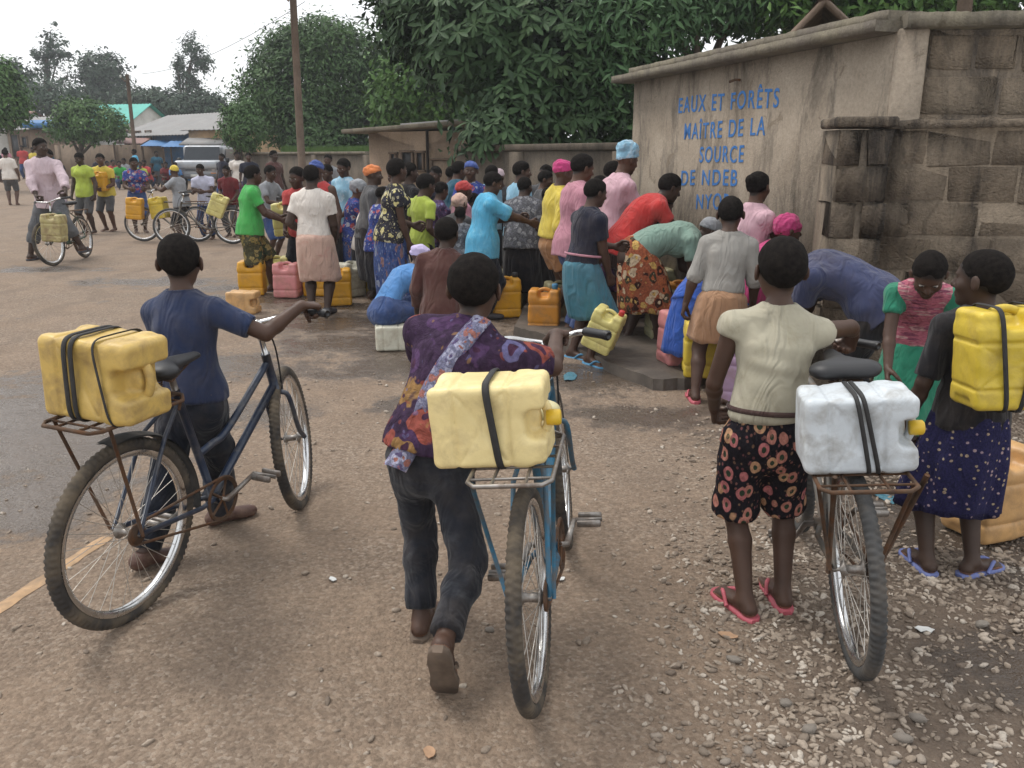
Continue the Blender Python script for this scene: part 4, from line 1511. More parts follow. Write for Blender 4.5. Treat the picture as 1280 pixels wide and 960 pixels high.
# gravel: the largest nearby stones one by one, the rest as one mass
st_mat = None
def stone_mat():
    m, N, L, b = nodes_of('stone')
    oi = N.new('ShaderNodeObjectInfo')
    v = coords(N, L)
    c = ramp(N, L, oi.outputs['Random'], [(0.0, (0.16, 0.125, 0.097)), (0.5, (0.25, 0.20, 0.155)), (0.85, (0.345, 0.285, 0.23)), (1, (0.22, 0.20, 0.18))])
    c = mixc(N, L, 0.5, c, ramp(N, L, noise_n(N, L, v, 40, 5), [(0.3, (0.25,) * 3), (0.7, (0.75,) * 3)]), 'OVERLAY')
    L.new(c, b.inputs['Base Color']); b.inputs['Roughness'].default_value = 0.9
    bump(N, L, b, noise_n(N, L, v, 90, 4), 0.004, 0.6)
    return m
def gravel_mat():
    m, N, L, b = nodes_of('gravel')
    tc = N.new('ShaderNodeTexCoord')
    vo = N.new('ShaderNodeTexVoronoi'); vo.inputs['Scale'].default_value = 22
    L.new(tc.outputs['Object'], vo.inputs['Vector'])
    sp = N.new('ShaderNodeSeparateColor'); L.new(vo.outputs['Color'], sp.inputs[0])
    c = ramp(N, L, sp.outputs[0], [(0.0, (0.15, 0.115, 0.088)), (0.45, (0.245, 0.195, 0.15)), (0.85, (0.345, 0.285, 0.228)), (1, (0.45, 0.40, 0.34))])
    c = mixc(N, L, 0.4, c, ramp(N, L, noise_n(N, L, tc.outputs['Object'], 120, 4), [(0.3, (0.25,) * 3), (0.7, (0.75,) * 3)]), 'OVERLAY')
    L.new(c, b.inputs['Base Color']); b.inputs['Roughness'].default_value = 0.92
    return m
STONE_M, GRAVEL_M = stone_mat(), gravel_mat()
def pebble(seed, nu=6, nv=4):
    """an angular chip of crushed stone"""
    r = np.random.default_rng(seed)
    b = MB().box((0, 0, 0), (1.7, 1.7, 1.7), None, 0.30 + 0.25 * r.random())
    V = np.concatenate(b.V)
    V = V * (1 + r.normal(0, 0.10, V.shape)) + 0.22 * wavy(V, 1.7, seed, 2)[:, None] * V
    V[:, 0] += 0.35 * r.normal() * V[:, 1]
    V = V * (1.0, 0.55 + 0.35 * r.random(), 0.34 + 0.22 * r.random())
    b.V = [V]
    return b
peb = [pebble(s) for s in range(8)]
peb_me = [p.mesh('stone', False) for p in peb]
# density field: thick on the right verge, thin on the road
def gdens(x, y):
    ed = 0.36 + (y - 1.9) * 0.29
    a = smooth(ed - 0.25, ed + 0.55, x) * smooth(5.6, 4.6, y)
    V = np.stack([x, y, 0 * x], -1)
    n = 0.62 + 0.55 * wavy(V, 3.2, 21, 3)
    hole = np.ones_like(x)
    for (cx, cy, rx, ry) in ((1.95, 3.45, 0.5, 0.45), (1.70, 2.25, 0.38, 0.22), (2.3, 4.2, 0.7, 0.5)):
        hole *= np.clip((((x - cx) / rx) ** 2 + ((y - cy) / ry) ** 2) * 0.9, 0.06, 1)
    return np.clip(a * np.clip(n, 0.08, 1) * hole, 0, 1) + 0.012
N_ = 170000
gx = rng.uniform(-2.6, 3.6, N_); gy = 1.5 + 4.6 * rng.random(N_) ** 1.25
keep = rng.random(N_) < gdens(gx, gy) * 0.72
gx, gy = gx[keep], gy[keep]
gs = np.exp(rng.normal(math.log(0.0078), 0.42, len(gx)))
big = rng.random(len(gx)) < 0.10
gs[big] *= 1.5
gs = np.minimum(gs, 0.019)
app = gs / np.hypot(gy, CAM_H)
order = np.argsort(-app)
def quat_rot(r, n):
    a = r.uniform(0, 2 * PI, n)
    tx, ty = r.normal(0, 0.22, n), r.normal(0, 0.22, n)
    ca, sa = np.cos(a), np.sin(a)
    Rm = np.zeros((n, 3, 3))
    Rm[:, 0, 0] = ca; Rm[:, 0, 1] = -sa; Rm[:, 1, 0] = sa; Rm[:, 1, 1] = ca; Rm[:, 2, 2] = 1
    Rm[:, 2, 0] = tx; Rm[:, 2, 1] = ty
    return Rm
zg = gz(gx, gy)
for i in order[:280]:
    o = link('stone', peb_me[i % 8], ground)
    setmat(o, STONE_M)
    o.location = (gx[i], gy[i], zg[i] + gs[i] * 0.15)
    o.rotation_euler = (rnd.gauss(0, 0.2), rnd.gauss(0, 0.2), rnd.random() * 6.28)
    o.scale = (gs[i],) * 3
rest = order[280:]
Vs, Fs, off = [], {3: [], 4: []}, 0
for k in range(8):
    ii = rest[rest % 8 == k]
    V0 = np.concatenate(peb[k].V)
    Rm = quat_rot(rng, len(ii))
    W = np.einsum('nij,vj->nvi', Rm, V0) * gs[ii][:, None, None]
    W += np.stack([gx[ii], gy[ii], zg[ii] + gs[ii] * 0.12], -1)[:, None, :]
    for kk, fl in peb[k].F.items():
        if fl:
            f0 = np.concatenate(fl)
            Fs[kk].append((f0[None] + (np.arange(len(ii)) * len(V0))[:, None, None] + off).reshape(-1, kk))
    Vs.append(W.reshape(-1, 3)); off += len(ii) * len(V0)
me = raw_mesh('gravel', np.concatenate(Vs), [np.concatenate(f) for f in Fs.values() if f], False)
me.materials.append(GRAVEL_M)
o = link('gravel', me); o['kind'] = 'stuff'

# ------------------------------------------------------------------ walls and the spring house
def wall_mat(name, a, b_, stain, rough=0.9, streak=0.6, patch=None, bs=18, bst=0.6, ztop=None):
    m, N, L, b = nodes_of(name)
    ge = N.new('ShaderNodeNewGeometry')
    def wc(sc):
        mp = N.new('ShaderNodeMapping'); mp.inputs['Scale'].default_value = sc
        L.new(ge.outputs['Position'], mp.inputs[0]); return mp.outputs[0]
    v = wc((1, 1, 1))
    c = ramp(N, L, noise_n(N, L, v, 2.4, 7, 0.65, 0.5), [(0.3, a), (0.7, b_)])
    vs = wc((3.0, 3.0, 0.75))
    sn = noise_n(N, L, vs, 1.5, 8, 0.72, 0.4)
    if ztop is not None:                             # mould runs down from the coping
        sx = N.new('ShaderNodeSeparateXYZ'); L.new(ge.outputs['Position'], sx.inputs[0])
        mr = N.new('ShaderNodeMapRange'); mr.inputs[1].default_value = ztop[0]; mr.inputs[2].default_value = ztop[1]; mr.inputs[3].default_value = -0.03; mr.inputs[4].default_value = ztop[2]
        L.new(sx.outputs[2], mr.inputs[0])
        sn = mathn(N, L, 'ADD', sn, mr.outputs[0])
    s = ramp(N, L, sn, [(0.48, (0, 0, 0)), (0.68, (1, 1, 1))])
    c = mixc(N, L, mathn(N, L, 'MULTIPLY', s, streak), c, stain)
    if patch is not None:
        p = ramp(N, L, noise_n(N, L, v, 3.5, 6, 0.7, 1.0), [(0.60, (0, 0, 0)), (0.64, (1, 1, 1))])
        c = mixc(N, L, mathn(N, L, 'MULTIPLY', p, 0.75), c, patch)
    c = mixc(N, L, 0.35, c, ramp(N, L, noise_n(N, L, v, 45, 5, 0.7), [(0.3, (0.25,) * 3), (0.7, (0.75,) * 3)]), 'OVERLAY')
    L.new(c, b.inputs['Base Color']); b.inputs['Roughness'].default_value = rough
    b.inputs['Specular IOR Level'].default_value = 0.2
    h = mathn(N, L, 'ADD', noise_n(N, L, v, bs, 6, 0.7), noise_n(N, L, v, 70, 4, 0.6))
    bump(N, L, b, h, 0.012 * max(1, bst * 1.6), min(bst, 1.0))
    return m
PLASTER = wall_mat('wall_plaster', (0.27, 0.22, 0.168), (0.38, 0.318, 0.25), (0.07, 0.06, 0.05), 0.9, 0.92, (0.19, 0.15, 0.11), 12, 0.5)
MORTAR = wall_mat('mortar', (0.15, 0.12, 0.09), (0.26, 0.21, 0.157), (0.038, 0.033, 0.03), 0.9, 0.9, (0.13, 0.105, 0.08), 14, 0.8, (0.8, 1.75, 0.07))
BLOCKM = wall_mat('block_stone', (0.165, 0.13, 0.097), (0.285, 0.228, 0.168), (0.038, 0.033, 0.03), 0.95, 0.9, (0.15, 0.12, 0.09), 12, 1.2, (0.8, 1.75, 0.09))
BLOCKU = wall_mat('block_pale', (0.21, 0.168, 0.125), (0.33, 0.265, 0.195), (0.05, 0.043, 0.038), 0.95, 0.85, (0.16, 0.13, 0.1), 12, 1.2)
CONC = wall_mat('old_concrete', (0.145, 0.125, 0.105), (0.22, 0.195, 0.14), (0.05, 0.045, 0.04), 0.9, 0.6)
DWALL = wall_mat('dark_wall', (0.10, 0.082, 0.065), (0.155, 0.125, 0.095), (0.045, 0.04, 0.034), 0.9, 0.7)
TEXTM = M('blue_lettering', (0.035, 0.17, 0.46), 0.8, 0.25, 30, dirt=(0.24, 0.19, 0.14), dirt_amt=0.35, dscale=30)

def oriented(p0, p1):
    p0 = np.asarray(p0, float); p1 = np.asarray(p1, float)
    L_ = np.linalg.norm(p1 - p0)
    return L_, math.atan2(p1[1] - p0[1], p1[0] - p0[0])

def stone_block(w, h, d, seed):
    """a rough-dressed block with its face on -Y"""
    b = MB().box((0, 0, 0), (w, d, h), None, min(w, h) * 0.035)
    V = np.concatenate(b.V)
    r = np.random.default_rng(seed)
    V += r.normal(0, 0.007, V.shape) * (1, 0.6, 1)
    V[:, 1] += 0.006 * (np.abs(V[:, 0]) / w * 2) ** 2 * (V[:, 1] < 0)
    b.V = [V]
    return b

A2, B2, C2 = np.array([1.30, 9.45]), np.array([2.44, 5.74]), np.array([4.6, 5.42])
sh = thing('spring_house', 'plastered spring house wall painted with blue French lettering under a concrete slab roof', 'building', (A2[0], A2[1], 0))
def SH(p):
    return np.array([p[0] - A2[0], p[1] - A2[1], p[2]])
LW, aW = oriented(A2, B2)
uW = np.array([math.cos(aW), math.sin(aW), 0]); nW = np.array([uW[1], -uW[0], 0])        # nW: out of the wall, to the road
if nW[0] > 0: nW = -nW
b_ = MB()
RW = rotm((0, 0, 1), aW)
mid = np.array([*(A2 + B2) / 2, 0])
b_.box(SH(mid - nW * 0.11 + np.array([0, 0, 1.14])), (LW, 0.22, 2.32), RW)
b_.build('wall', PLASTER, sh, False)
# side return at the far end
pA = np.array([*A2, 0])
b_ = MB(); b_.box(SH(pA - nW * 1.24 + uW * 0.11 + np.array([0, 0, 1.15])), (0.2, 2.02, 2.34), RW); b_.build('wall', PLASTER, sh, False)
# right-hand masonry wing behind the buttress wall: rendered pier, then raised blocks in recessed joints
LB, aB = oriented(B2, C2)
uB = np.array([math.cos(aB), math.sin(aB), 0]); nB = np.array([uB[1], -uB[0], 0]); RB = rotm((0, 0, 1), aB)
pB = np.array([*B2, 0])
MB().box(SH(pB + uB * LB / 2 - nB * 0.13 + np.array([0, 0, 1.15])), (LB, 0.2, 2.335), RB).build('wall', MORTAR, sh, False)
MB().box(SH(pB + uB * 0.10 - nB * 0.06 + np.array([0, 0, 1.16])), (0.19, 0.21, 2.33), RB, 0.012).build('pier', PLASTER, sh, False)
for row, (zc, hh_) in enumerate(((2.18, 0.215), (1.92, 0.235), (1.66, 0.23))):
    xx = 0.225 + (0.0, -0.03, 0.02)[row]
    k = 0
    while xx < LB - 0.3:
        w = (0.26, 0.24, 0.36, 0.31)[(k + row * 2) % 4] + rnd.uniform(-0.02, 0.02) + (0.1 if row == 1 else 0)
        b_ = stone_block(w, hh_ - 0.012, 0.08, 30 + row * 9 + k)
        o = b_.build('stone_block', BLOCKU, sh, False)
        o.location = Vector(SH(pB + uB * (xx + w / 2) - nB * (0.058) + np.array([0, 0, zc])))
        o.rotation_euler = (rnd.gauss(0, 0.012), rnd.gauss(0, 0.015), aB)
        xx += w + 0.035; k += 1
# roof slabs with a broken, weathered edge
def slab(path, out, back, z, th, seed, mat, name, n=64):
    """path: along the wall top; overhangs by out, runs back behind"""
    P = np.array(path, float)
    L_ = np.linalg.norm(np.diff(P, axis=0), axis=1).sum()
    s = np.concatenate([[0], np.cumsum(np.linalg.norm(np.diff(P, axis=0), axis=1))])
    q = np.linspace(0, L_, n)
    X = np.interp(q, s, P[:, 0]); Y = np.interp(q, s, P[:, 1])
    r = np.random.default_rng(seed)
    rows = []
    for i in range(n):
        t = np.array([X[min(i + 1, n - 1)] - X[max(i - 1, 0)], Y[min(i + 1, n - 1)] - Y[max(i - 1, 0)], 0]); t = unit(t)
        nn = np.array([t[1], -t[0], 0]); nn = nn if nn[0] < 0 or nn[1] < 0 else -nn
        c = np.array([X[i], Y[i], 0])
        j = r.normal(0, 0.004) - (r.uniform(0.01, 0.035) if r.random() < 0.12 else 0); j2 = r.normal(0, 0.002)
        rows.append([SH(c + nn * (out + j) + np.array([0, 0, z + j2])), SH(c + nn * (out + j * 0.5) + np.array([0, 0, z + th + j2])),
                     SH(c - nn * back + np.array([0, 0, z + th])), SH(c - nn * back + np.array([0, 0, z]))])
    b = MB().grid(np.array(rows), False, True)
    for e in (0, n - 1):
        n0 = b.n; b.V.append(np.array(rows[e])); b.n += 4
        b.F[4].append(np.array([[0, 1, 2, 3]]) + n0)
    return b.build(name, mat, sh, False)
dA = unit(np.array([*(B2 - A2)]))
slab([A2 - dA * 0.22, B2 + np.array([0.0, -0.02])], 0.17, 1.6, 2.305, 0.068, 1, CONC, 'roof_slab')
slab([A2 - dA * 0.02, B2 + dA * -0.02], 0.06, 1.5, 2.376, 0.066, 2, CONC, 'roof_slab')
slab([B2 + np.array([0.03, -0.02]), C2], 0.10, 1.2, 2.322, 0.085, 3, CONC, 'roof_slab')
# a bit of pipe and a broken nail patch above the lettering
def on_wall(px, py, off=0.004):
    d = ray(px, py)
    p0_ = np.array([*A2, 0]) + nW * off
    o_ = np.array([0, 0, CAM_H])
    t = (p0_ - o_) @ nW / (d @ nW)
    return o_ + d * t
q = on_wall(925, 100)
MB().tube([SH(q), SH(q + nW * 0.05), SH(q + nW * 0.06 - uW * 0.06 + np.array([0, 0, -0.01]))], 0.012, 6).build('pipe_stub', RUST, sh)

def lettering(text, l, r, hpx):
    """one painted line, its baseline from pixel l to pixel r on the wall, cap height in metres"""
    a, b = on_wall(*l, 0.003), on_wall(*r, 0.003)
    wid = np.linalg.norm(b - a)
    cu = bpy.data.curves.new('lettering', 'FONT')
    cu.body = text
    cu.extrude = 0.001
    cu.offset = 0.010
    cu.space_character = 1.22
    cu.space_word = 1.2
    tmp = bpy.data.objects.new('tmp', cu); COL.objects.link(tmp)
    bpy.context.view_layer.update()
    dg = bpy.context.evaluated_depsgraph_get()
    me = bpy.data.meshes.new_from_object(tmp.evaluated_get(dg))
    bpy.data.objects.remove(tmp)
    co = np.zeros(len(me.vertices) * 3); me.vertices.foreach_get('co', co); co = co.reshape(-1, 3)
    x0, x1 = co[:, 0].min(), co[:, 0].max()
    caps = 0.72
    X = (co[:, 0] - x0) / (x1 - x0) * wid
    Z = co[:, 1] / caps * hpx
    ud = unit(b - a)
    out = a + X[:, None] * ud + Z[:, None] * np.array([0, 0, 1.0]) + co[:, 2:3] * nW
    out = out - np.array([A2[0], A2[1], 0])
    out = out + wavy(out, 9, len(text), 2)[:, None] * np.array([0, 0, 0.006]) + wavy(out, 23, len(text) + 3, 2)[:, None] * np.array([0, 0, 0.0025])
    me.vertices.foreach_set('co', out.astype(np.float32).ravel()); me.update()
    me.materials.clear(); me.materials.append(TEXTM)
    return link('lettering', me, sh)
lettering('EAUX ET FOR\u00caTS', (848, 141), (973, 133), 0.145)
lettering('MA\u00ceTRE DE LA', (855, 174), (956, 169), 0.145)
lettering('SOURCE', (874, 203), (929, 202), 0.14)
lettering('DE NDEB', (851, 231), (921, 232), 0.14)
lettering('NYOB', (870, 261), (911, 263), 0.14)

# buttress wall of rough blocks in front, with its square pillar
bw = thing('block_wall', 'low dark wall of rough eroded stone blocks with a square pillar at its left end', 'wall', (2.3, 5.3, 0))
def BW(p):
    return np.array([p[0] - 2.3, p[1] - 5.3, p[2]])
w0, w1 = np.array([2.27, 5.36]), np.array([4.3, 4.95])
Lw, aw = oriented(w0, w1)
uw = np.array([math.cos(aw), math.sin(aw), 0]); nw = np.array([uw[1], -uw[0], 0]); Rw = rotm((0, 0, 1), aw)
pw = np.array([*w0, 0])
MB().box(BW(pw + uw * Lw / 2 - nw * 0.12 + np.array([0, 0, 0.84])), (Lw, 0.2, 1.78), Rw).build('wall_core', MORTAR, bw, False)
nrow = 8
hc_ = 1.70 / nrow
for row in range(nrow):
    z = hc_ * (row + 0.5)
    xx = 0.01 - (0.16 if row % 2 else 0)
    k = 0
    while xx < min(Lw, 1.75):
        w = rnd.uniform(0.30, 0.42)
        a0 = max(xx, 0.01); ww = xx + w - a0
        if ww > 0.07:
            b_ = stone_block(ww, hc_ - 0.010, 0.09, 100 + row * 11 + k)
            o = b_.build('stone_block', BLOCKM, bw, False)
            o.location = Vector(BW(pw + uw * (a0 + ww / 2) - nw * (0.0545 + rnd.uniform(-0.005, 0.004)) + np.array([0, 0, z])))
            o.rotation_euler = (rnd.gauss(0, 0.007), rnd.gauss(0, 0.005), aw)
        xx += w + 0.011; k += 1
cop = []
for i in range(22):
    p = pw + uw * (Lw * i / 21)
    zz = 1.705 + 0.03 * i / 21
    j = rnd.gauss(0, 0.007)
    cop.append([BW(p + nw * (0.028 + j) + (0, 0, zz)), BW(p + nw * (0.022 + j) + (0, 0, zz + 0.045 + j)), BW(p - nw * 0.25 + (0, 0, zz + 0.06)), BW(p - nw * 0.25 + (0, 0, zz))])
MB().grid(np.array(cop), False, True).build('coping', BLOCKM, bw, False)
pc = np.array([2.11, 5.36])
for row in range(8):
    sp_ = 1 + 0.22 * max(0, (4.5 - row)) / 4.5
    wz_ = 0.31 * sp_
    for q_ in (-1, 1):
        b_ = stone_block(wz_ * (0.55 if (row + q_) % 2 else 0.43), hc_ - 0.009, 0.36 * sp_, 300 + row * 2 + q_)
        o = b_.build('stone_block', BLOCKM, bw, False)
        fr_ = 0.22 if (row + q_) % 2 else 0.285
        o.location = Vector(BW((pc[0] + q_ * wz_ * fr_ - 0.04 * (sp_ - 1), pc[1] - 0.02, hc_ * (row + 0.5))))
        o.rotation_euler = (rnd.gauss(0, 0.01), rnd.gauss(0, 0.006), R(-6) + rnd.gauss(0, 0.006))
MB().box(BW((pc[0], pc[1] + 0.02, 0.85)), (0.300, 0.372, 1.70), rotm((0, 0, 1), R(-6))).build('pillar_core', MORTAR, bw, False)
MB().box(BW((pc[0] - 0.005, pc[1] - 0.02, 1.742)), (0.355, 0.40, 0.06), rotm((0, 0, 1), R(-6)), 0.012).build('coping', BLOCKM, bw, False)

# the tap platform: a concrete slab with a worn edge
pl = [gp(640, 418), gp(672, 426), gp(740, 455), gp(815, 487), gp(856, 487), gp(900, 476), (1.9, 5.75), (2.25, 6.2), (1.28, 9.3), (0.2, 9.3)]
pl = np.array(pl)
cpl = pl.mean(0)
top_, lo_ = [], []
for i in range(len(pl)):
    a, b = pl[i], pl[(i + 1) % len(pl)]
    for t in np.linspace(0, 1, 6, endpoint=False):
        p = a + (b - a) * t + rng.normal(0, 0.008, 2)
        top_.append((*(cpl + (p - cpl) * 0.985), 0.072 + rng.normal(0, 0.003))); lo_.append((*p, -0.03))
PLATM = M('wet_concrete', (0.105, 0.085, 0.068), 0.5, 0.35, 3.5, dirt=(0.05, 0.042, 0.035), dirt_amt=0.6, dscale=2.5, bscale=30, bdist=0.006)
top_ = np.array(top_)
inner = np.array([[*(cpl + (t[:2] - cpl) * 0.5), 0.075] for t in top_]); ctr = np.array([[*cpl, 0.076]] * len(top_))
o = MB().grid(np.stack([np.array(lo_), top_, inner, ctr]), False, True).build('platform', PLATM, None, True, 40)
o['kind'] = 'structure'

# low wall behind the queue
lw = thing('low_wall', 'grey brown rendered low wall with a coping behind the crowd', 'wall', (0, 12.0, 0))
q0, q1 = np.array([-0.75, 12.9]), np.array([1.42, 9.95])
L_, a_ = oriented(q0, q1); Rl = rotm((0, 0, 1), a_); m_ = (q0 + q1) / 2
MB().box((m_[0], m_[1] - 12.0, 0.80), (L_, 0.18, 1.62), Rl).build('wall', DWALL, lw, False)
MB().box((m_[0], m_[1] - 12.0, 1.655), (L_ + 0.04, 0.27, 0.085), Rl, 0.012).build('coping', DWALL, lw, False)
un = unit(q1 - q0)
for t in (0.42, 0.97):
    p = q0 + un * L_ * t
    MB().box((p[0] - 0.05, p[1] - 12.04, 0.80), (0.22, 0.22, 1.60), Rl).build('pier', DWALL, lw, False)

# ------------------------------------------------------------------ foliage
def leaf_mat(name, dark, mid, light, rough=0.55, scale=1.6):
    m, N, L, b = nodes_of(name)
    v = coords(N, L)
    n = noise_n(N, L, v, scale, 6, 0.75)
    c = ramp(N, L, n, [(0.28, dark), (0.5, mid), (0.74, light)])
    L.new(c, b.inputs['Base Color']); b.inputs['Roughness'].default_value = rough
    b.inputs['Specular IOR Level'].default_value = 0.2
    return m
BARK = wall_mat('bark', (0.06, 0.045, 0.032), (0.11, 0.085, 0.062), (0.03, 0.025, 0.02), 0.95, 0.5)
WOOD = wall_mat('pole_wood', (0.13, 0.095, 0.07), (0.20, 0.15, 0.115), (0.07, 0.055, 0.045), 0.9, 0.6)

def leaf_cloud(name, C, Nrm, size, mat, parent, r, droop=0.25, width=0.42, jit=0.8):
    """one folded leaf of four triangles per point"""
    n = len(C)
    u = Nrm * 0.75 + np.array([0, -0.1, 0.55]) + r.normal(0, jit * 0.55, (n, 3))
    u /= np.linalg.norm(u, axis=1)[:, None]
    d = r.normal(size=(n, 3)) + Nrm * 0.5; d[:, 2] -= droop * 2
    d -= u * (d * u).sum(1)[:, None]; d /= np.linalg.norm(d, axis=1)[:, None]
    s = np.cross(d, u)
    L_ = (size * (0.6 + 0.8 * r.random(n)))[:, None]
    w = L_ * width * 0.5
    V = np.stack([C - d * L_ * 0.5, C + s * w + u * w * 0.35, C + d * L_ * 0.5 - u * w * 0.4, C - s * w + u * w * 0.35], 1)
    base = (np.arange(n) * 4)[:, None]
    F = np.concatenate([base + np.array([[0, 1, 2]]), base + np.array([[0, 2, 3]])])
    me = raw_mesh(name, V.reshape(-1, 3), [F], False)
    me.materials.append(mat)
    return link(name, me, parent)

def crown_points(r, blobs, n, clump=0.28, per=26, shell=0.55, zmin=None):
    """points gathered in twig clumps over the surface of several blobs"""
    vol = np.array([b[3] * b[4] + b[4] * b[5] + b[3] * b[5] for b in blobs]); vol = vol / vol.sum()
    nc = max(4, n // per)
    which = r.choice(len(blobs), nc, p=vol)
    B = np.array(blobs)[which]
    dirs = r.normal(size=(nc, 3)); dirs /= np.linalg.norm(dirs, axis=1)[:, None]
    rad = shell + (1.06 - shell) * r.random(nc) ** 0.5
    ctr = B[:, :3] + dirs * B[:, 3:6] * rad[:, None]
    cs = clump * (0.55 + 0.9 * r.random(nc))
    C = np.repeat(ctr, per, 0) + r.normal(size=(nc * per, 3)) * np.repeat(cs, per)[:, None] * (1, 1, 0.75)
    Nn = np.repeat(dirs, per, 0)
    if zmin is not None:
        k = C[:, 2] > zmin; C, Nn = C[k], Nn[k]
    return C, Nn

def tree(label, base, blobs, n, leaf, mat, trunk_r=0.2, name='leafy_tree', clump=0.28, per=26, cat='tree', group=None, limbs=6, seed=1, lean=(0, 0), shell=0.55, width=0.42, trunk=True, fork=0.45):
    r = np.random.default_rng(seed)
    base = np.asarray(base, float)
    t = thing(name, label, cat, tuple(base), (0, 0, 0), group)
    bl = [(b[0] - base[0], b[1] - base[1], b[2] - base[2], *b[3:]) for b in blobs]
    C, Nn = crown_points(r, bl, n, clump, per, shell)
    leaf_cloud('crown', C, Nn, np.full(len(C), leaf), mat, t, r, width=width)
    if trunk:
        b = MB()
        cz = np.average([q[2] for q in bl], weights=[q[3] for q in bl]); cx = np.mean([q[0] for q in bl]); cy = np.mean([q[1] for q in bl])
        zt = cz * 1.0
        fk_ = np.array([cx * 0.35 + lean[0], cy * 0.35, max(zt * fork, 0.4)])
        b.tube(catmull([(0, 0, -0.1), fk_ * (0.3, 0.3, 0.5), fk_, (cx * 0.8, cy * 0.8, zt)], 5), np.linspace(trunk_r, trunk_r * 0.35, 16), 8)
        for k in range(limbs):
            q = bl[k % len(bl)]
            e = np.array(q[:3]) + r.normal(0, 0.35, 3) * np.array(q[3:6])
            b.tube(catmull([fk_ * 0.98, (fk_ + e) / 2 + r.normal(0, 0.1, 3) + (0, 0, 0.1 * abs(e[2])), e], 5), np.linspace(trunk_r * 0.5, trunk_r * 0.1, 11), 6)
        b.build('trunk', BARK, t)
    return t
L_MANGO = leaf_mat('leaf_mango', (0.030, 0.064, 0.022), (0.058, 0.110, 0.038), (0.095, 0.160, 0.055), 0.5, 0.9)
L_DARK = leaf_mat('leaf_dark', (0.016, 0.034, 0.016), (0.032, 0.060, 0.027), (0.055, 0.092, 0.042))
L_BRIGHT = leaf_mat('leaf_bright', (0.030, 0.072, 0.018), (0.065, 0.135, 0.030), (0.115, 0.20, 0.05))
L_LIME = leaf_mat('leaf_lime', (0.03, 0.07, 0.02), (0.065, 0.13, 0.035), (0.12, 0.20, 0.06))
L_FAR = leaf_mat('leaf_far', (0.026, 0.045, 0.030), (0.045, 0.072, 0.046), (0.075, 0.105, 0.066))
L_LOQ = leaf_mat('leaf_loquat', (0.018, 0.040, 0.015), (0.038, 0.074, 0.028), (0.075, 0.120, 0.046), 0.6, 2.2)
L_FERN = leaf_mat('leaf_fern', (0.026, 0.060, 0.024), (0.050, 0.105, 0.040), (0.085, 0.155, 0.058))
L_GRASS = leaf_mat('grass', (0.05, 0.10, 0.02), (0.085, 0.155, 0.035), (0.13, 0.21, 0.055), 0.7, 3)

L_CLIP = leaf_mat('leaf_clipped', (0.040, 0.085, 0.030), (0.075, 0.140, 0.050), (0.115, 0.19, 0.07))
def pb(px, py, Y, rx, rz, ry=None):
    """a crown blob seen at pixel (px, py), at depth Y, with half sizes in photo pixels"""
    c = at(px, py, Y)
    k = Y * 1.0 / FPX
    return (c[0], c[1], c[2], rx * k, (ry or rx) * k, rz * k)
def gxy(px, Y):
    return (float((px - 640) / FPX * Y * 0.99), Y, float(terrain(0, Y)))

tree('huge rounded dark green mango tree standing behind the utility pole', gxy(413, 33),
     [pb(402, 100, 34, 70, 58)] + [pb(x_ + 8, y_, 32.0 + (i_ % 3) * 0.7, r1_, r2_) for i_, (x_, y_, r1_, r2_) in enumerate(((318, 118, 26, 26), (335, 82, 27, 24), (362, 58, 28, 22), (400, 48, 30, 20), (438, 62, 28, 24), (466, 86, 24, 26), (478, 122, 22, 30), (345, 128, 30, 26), (382, 92, 30, 26), (425, 100, 30, 28), (455, 135, 30, 26), (338, 158, 22, 22), (372, 150, 32, 26), (412, 146, 30, 26), (440, 172, 30, 18), (390, 178, 32, 16), (470, 165, 22, 22)))],
     52000, 0.17, L_MANGO, 0.5, 'mango_tree', 0.25, 36, limbs=8, seed=3, shell=0.84, fork=0.3)
tree('small clipped round tree beside the grey vehicle', gxy(304, 28),
     [pb(303, 158, 28, 24, 26), pb(303, 144, 28, 16, 18)], 6000, 0.12, L_CLIP, 0.13, 'clipped_tree', 0.10, 20, limbs=3, seed=4, shell=0.8, fork=0.4)
tree('bright green leafy tree between the mango tree and the big leaved tree', gxy(545, 24),
     [pb(520, 105, 24, 42, 40), pb(565, 120, 24, 42, 36), pb(545, 75, 25, 30, 26), pb(590, 85, 24, 32, 40), pb(500, 135, 25, 30, 26)], 14000, 0.20, L_BRIGHT, 0.22, 'leafy_tree', 0.24, 24, seed=5, shell=0.65)
tree('round lime green shrub tree rising over the far wall', gxy(108, 42),
     [pb(108, 152, 42, 32, 22), pb(85, 160, 42, 22, 15), pb(135, 158, 42, 20, 16), pb(100, 140, 42, 20, 14)], 6500, 0.2, L_LIME, 0.18, 'leafy_tree', 0.2, 20, seed=6, shell=0.7)
tree('green tree cut off by the left edge of the photo', gxy(-12, 34),
     [pb(-5, 125, 34, 30, 34), pb(-10, 95, 34, 24, 20), pb(12, 140, 34, 18, 14)], 6000, 0.2, L_LIME, 0.2, 'leafy_tree', 0.2, 20, seed=7, shell=0.65)
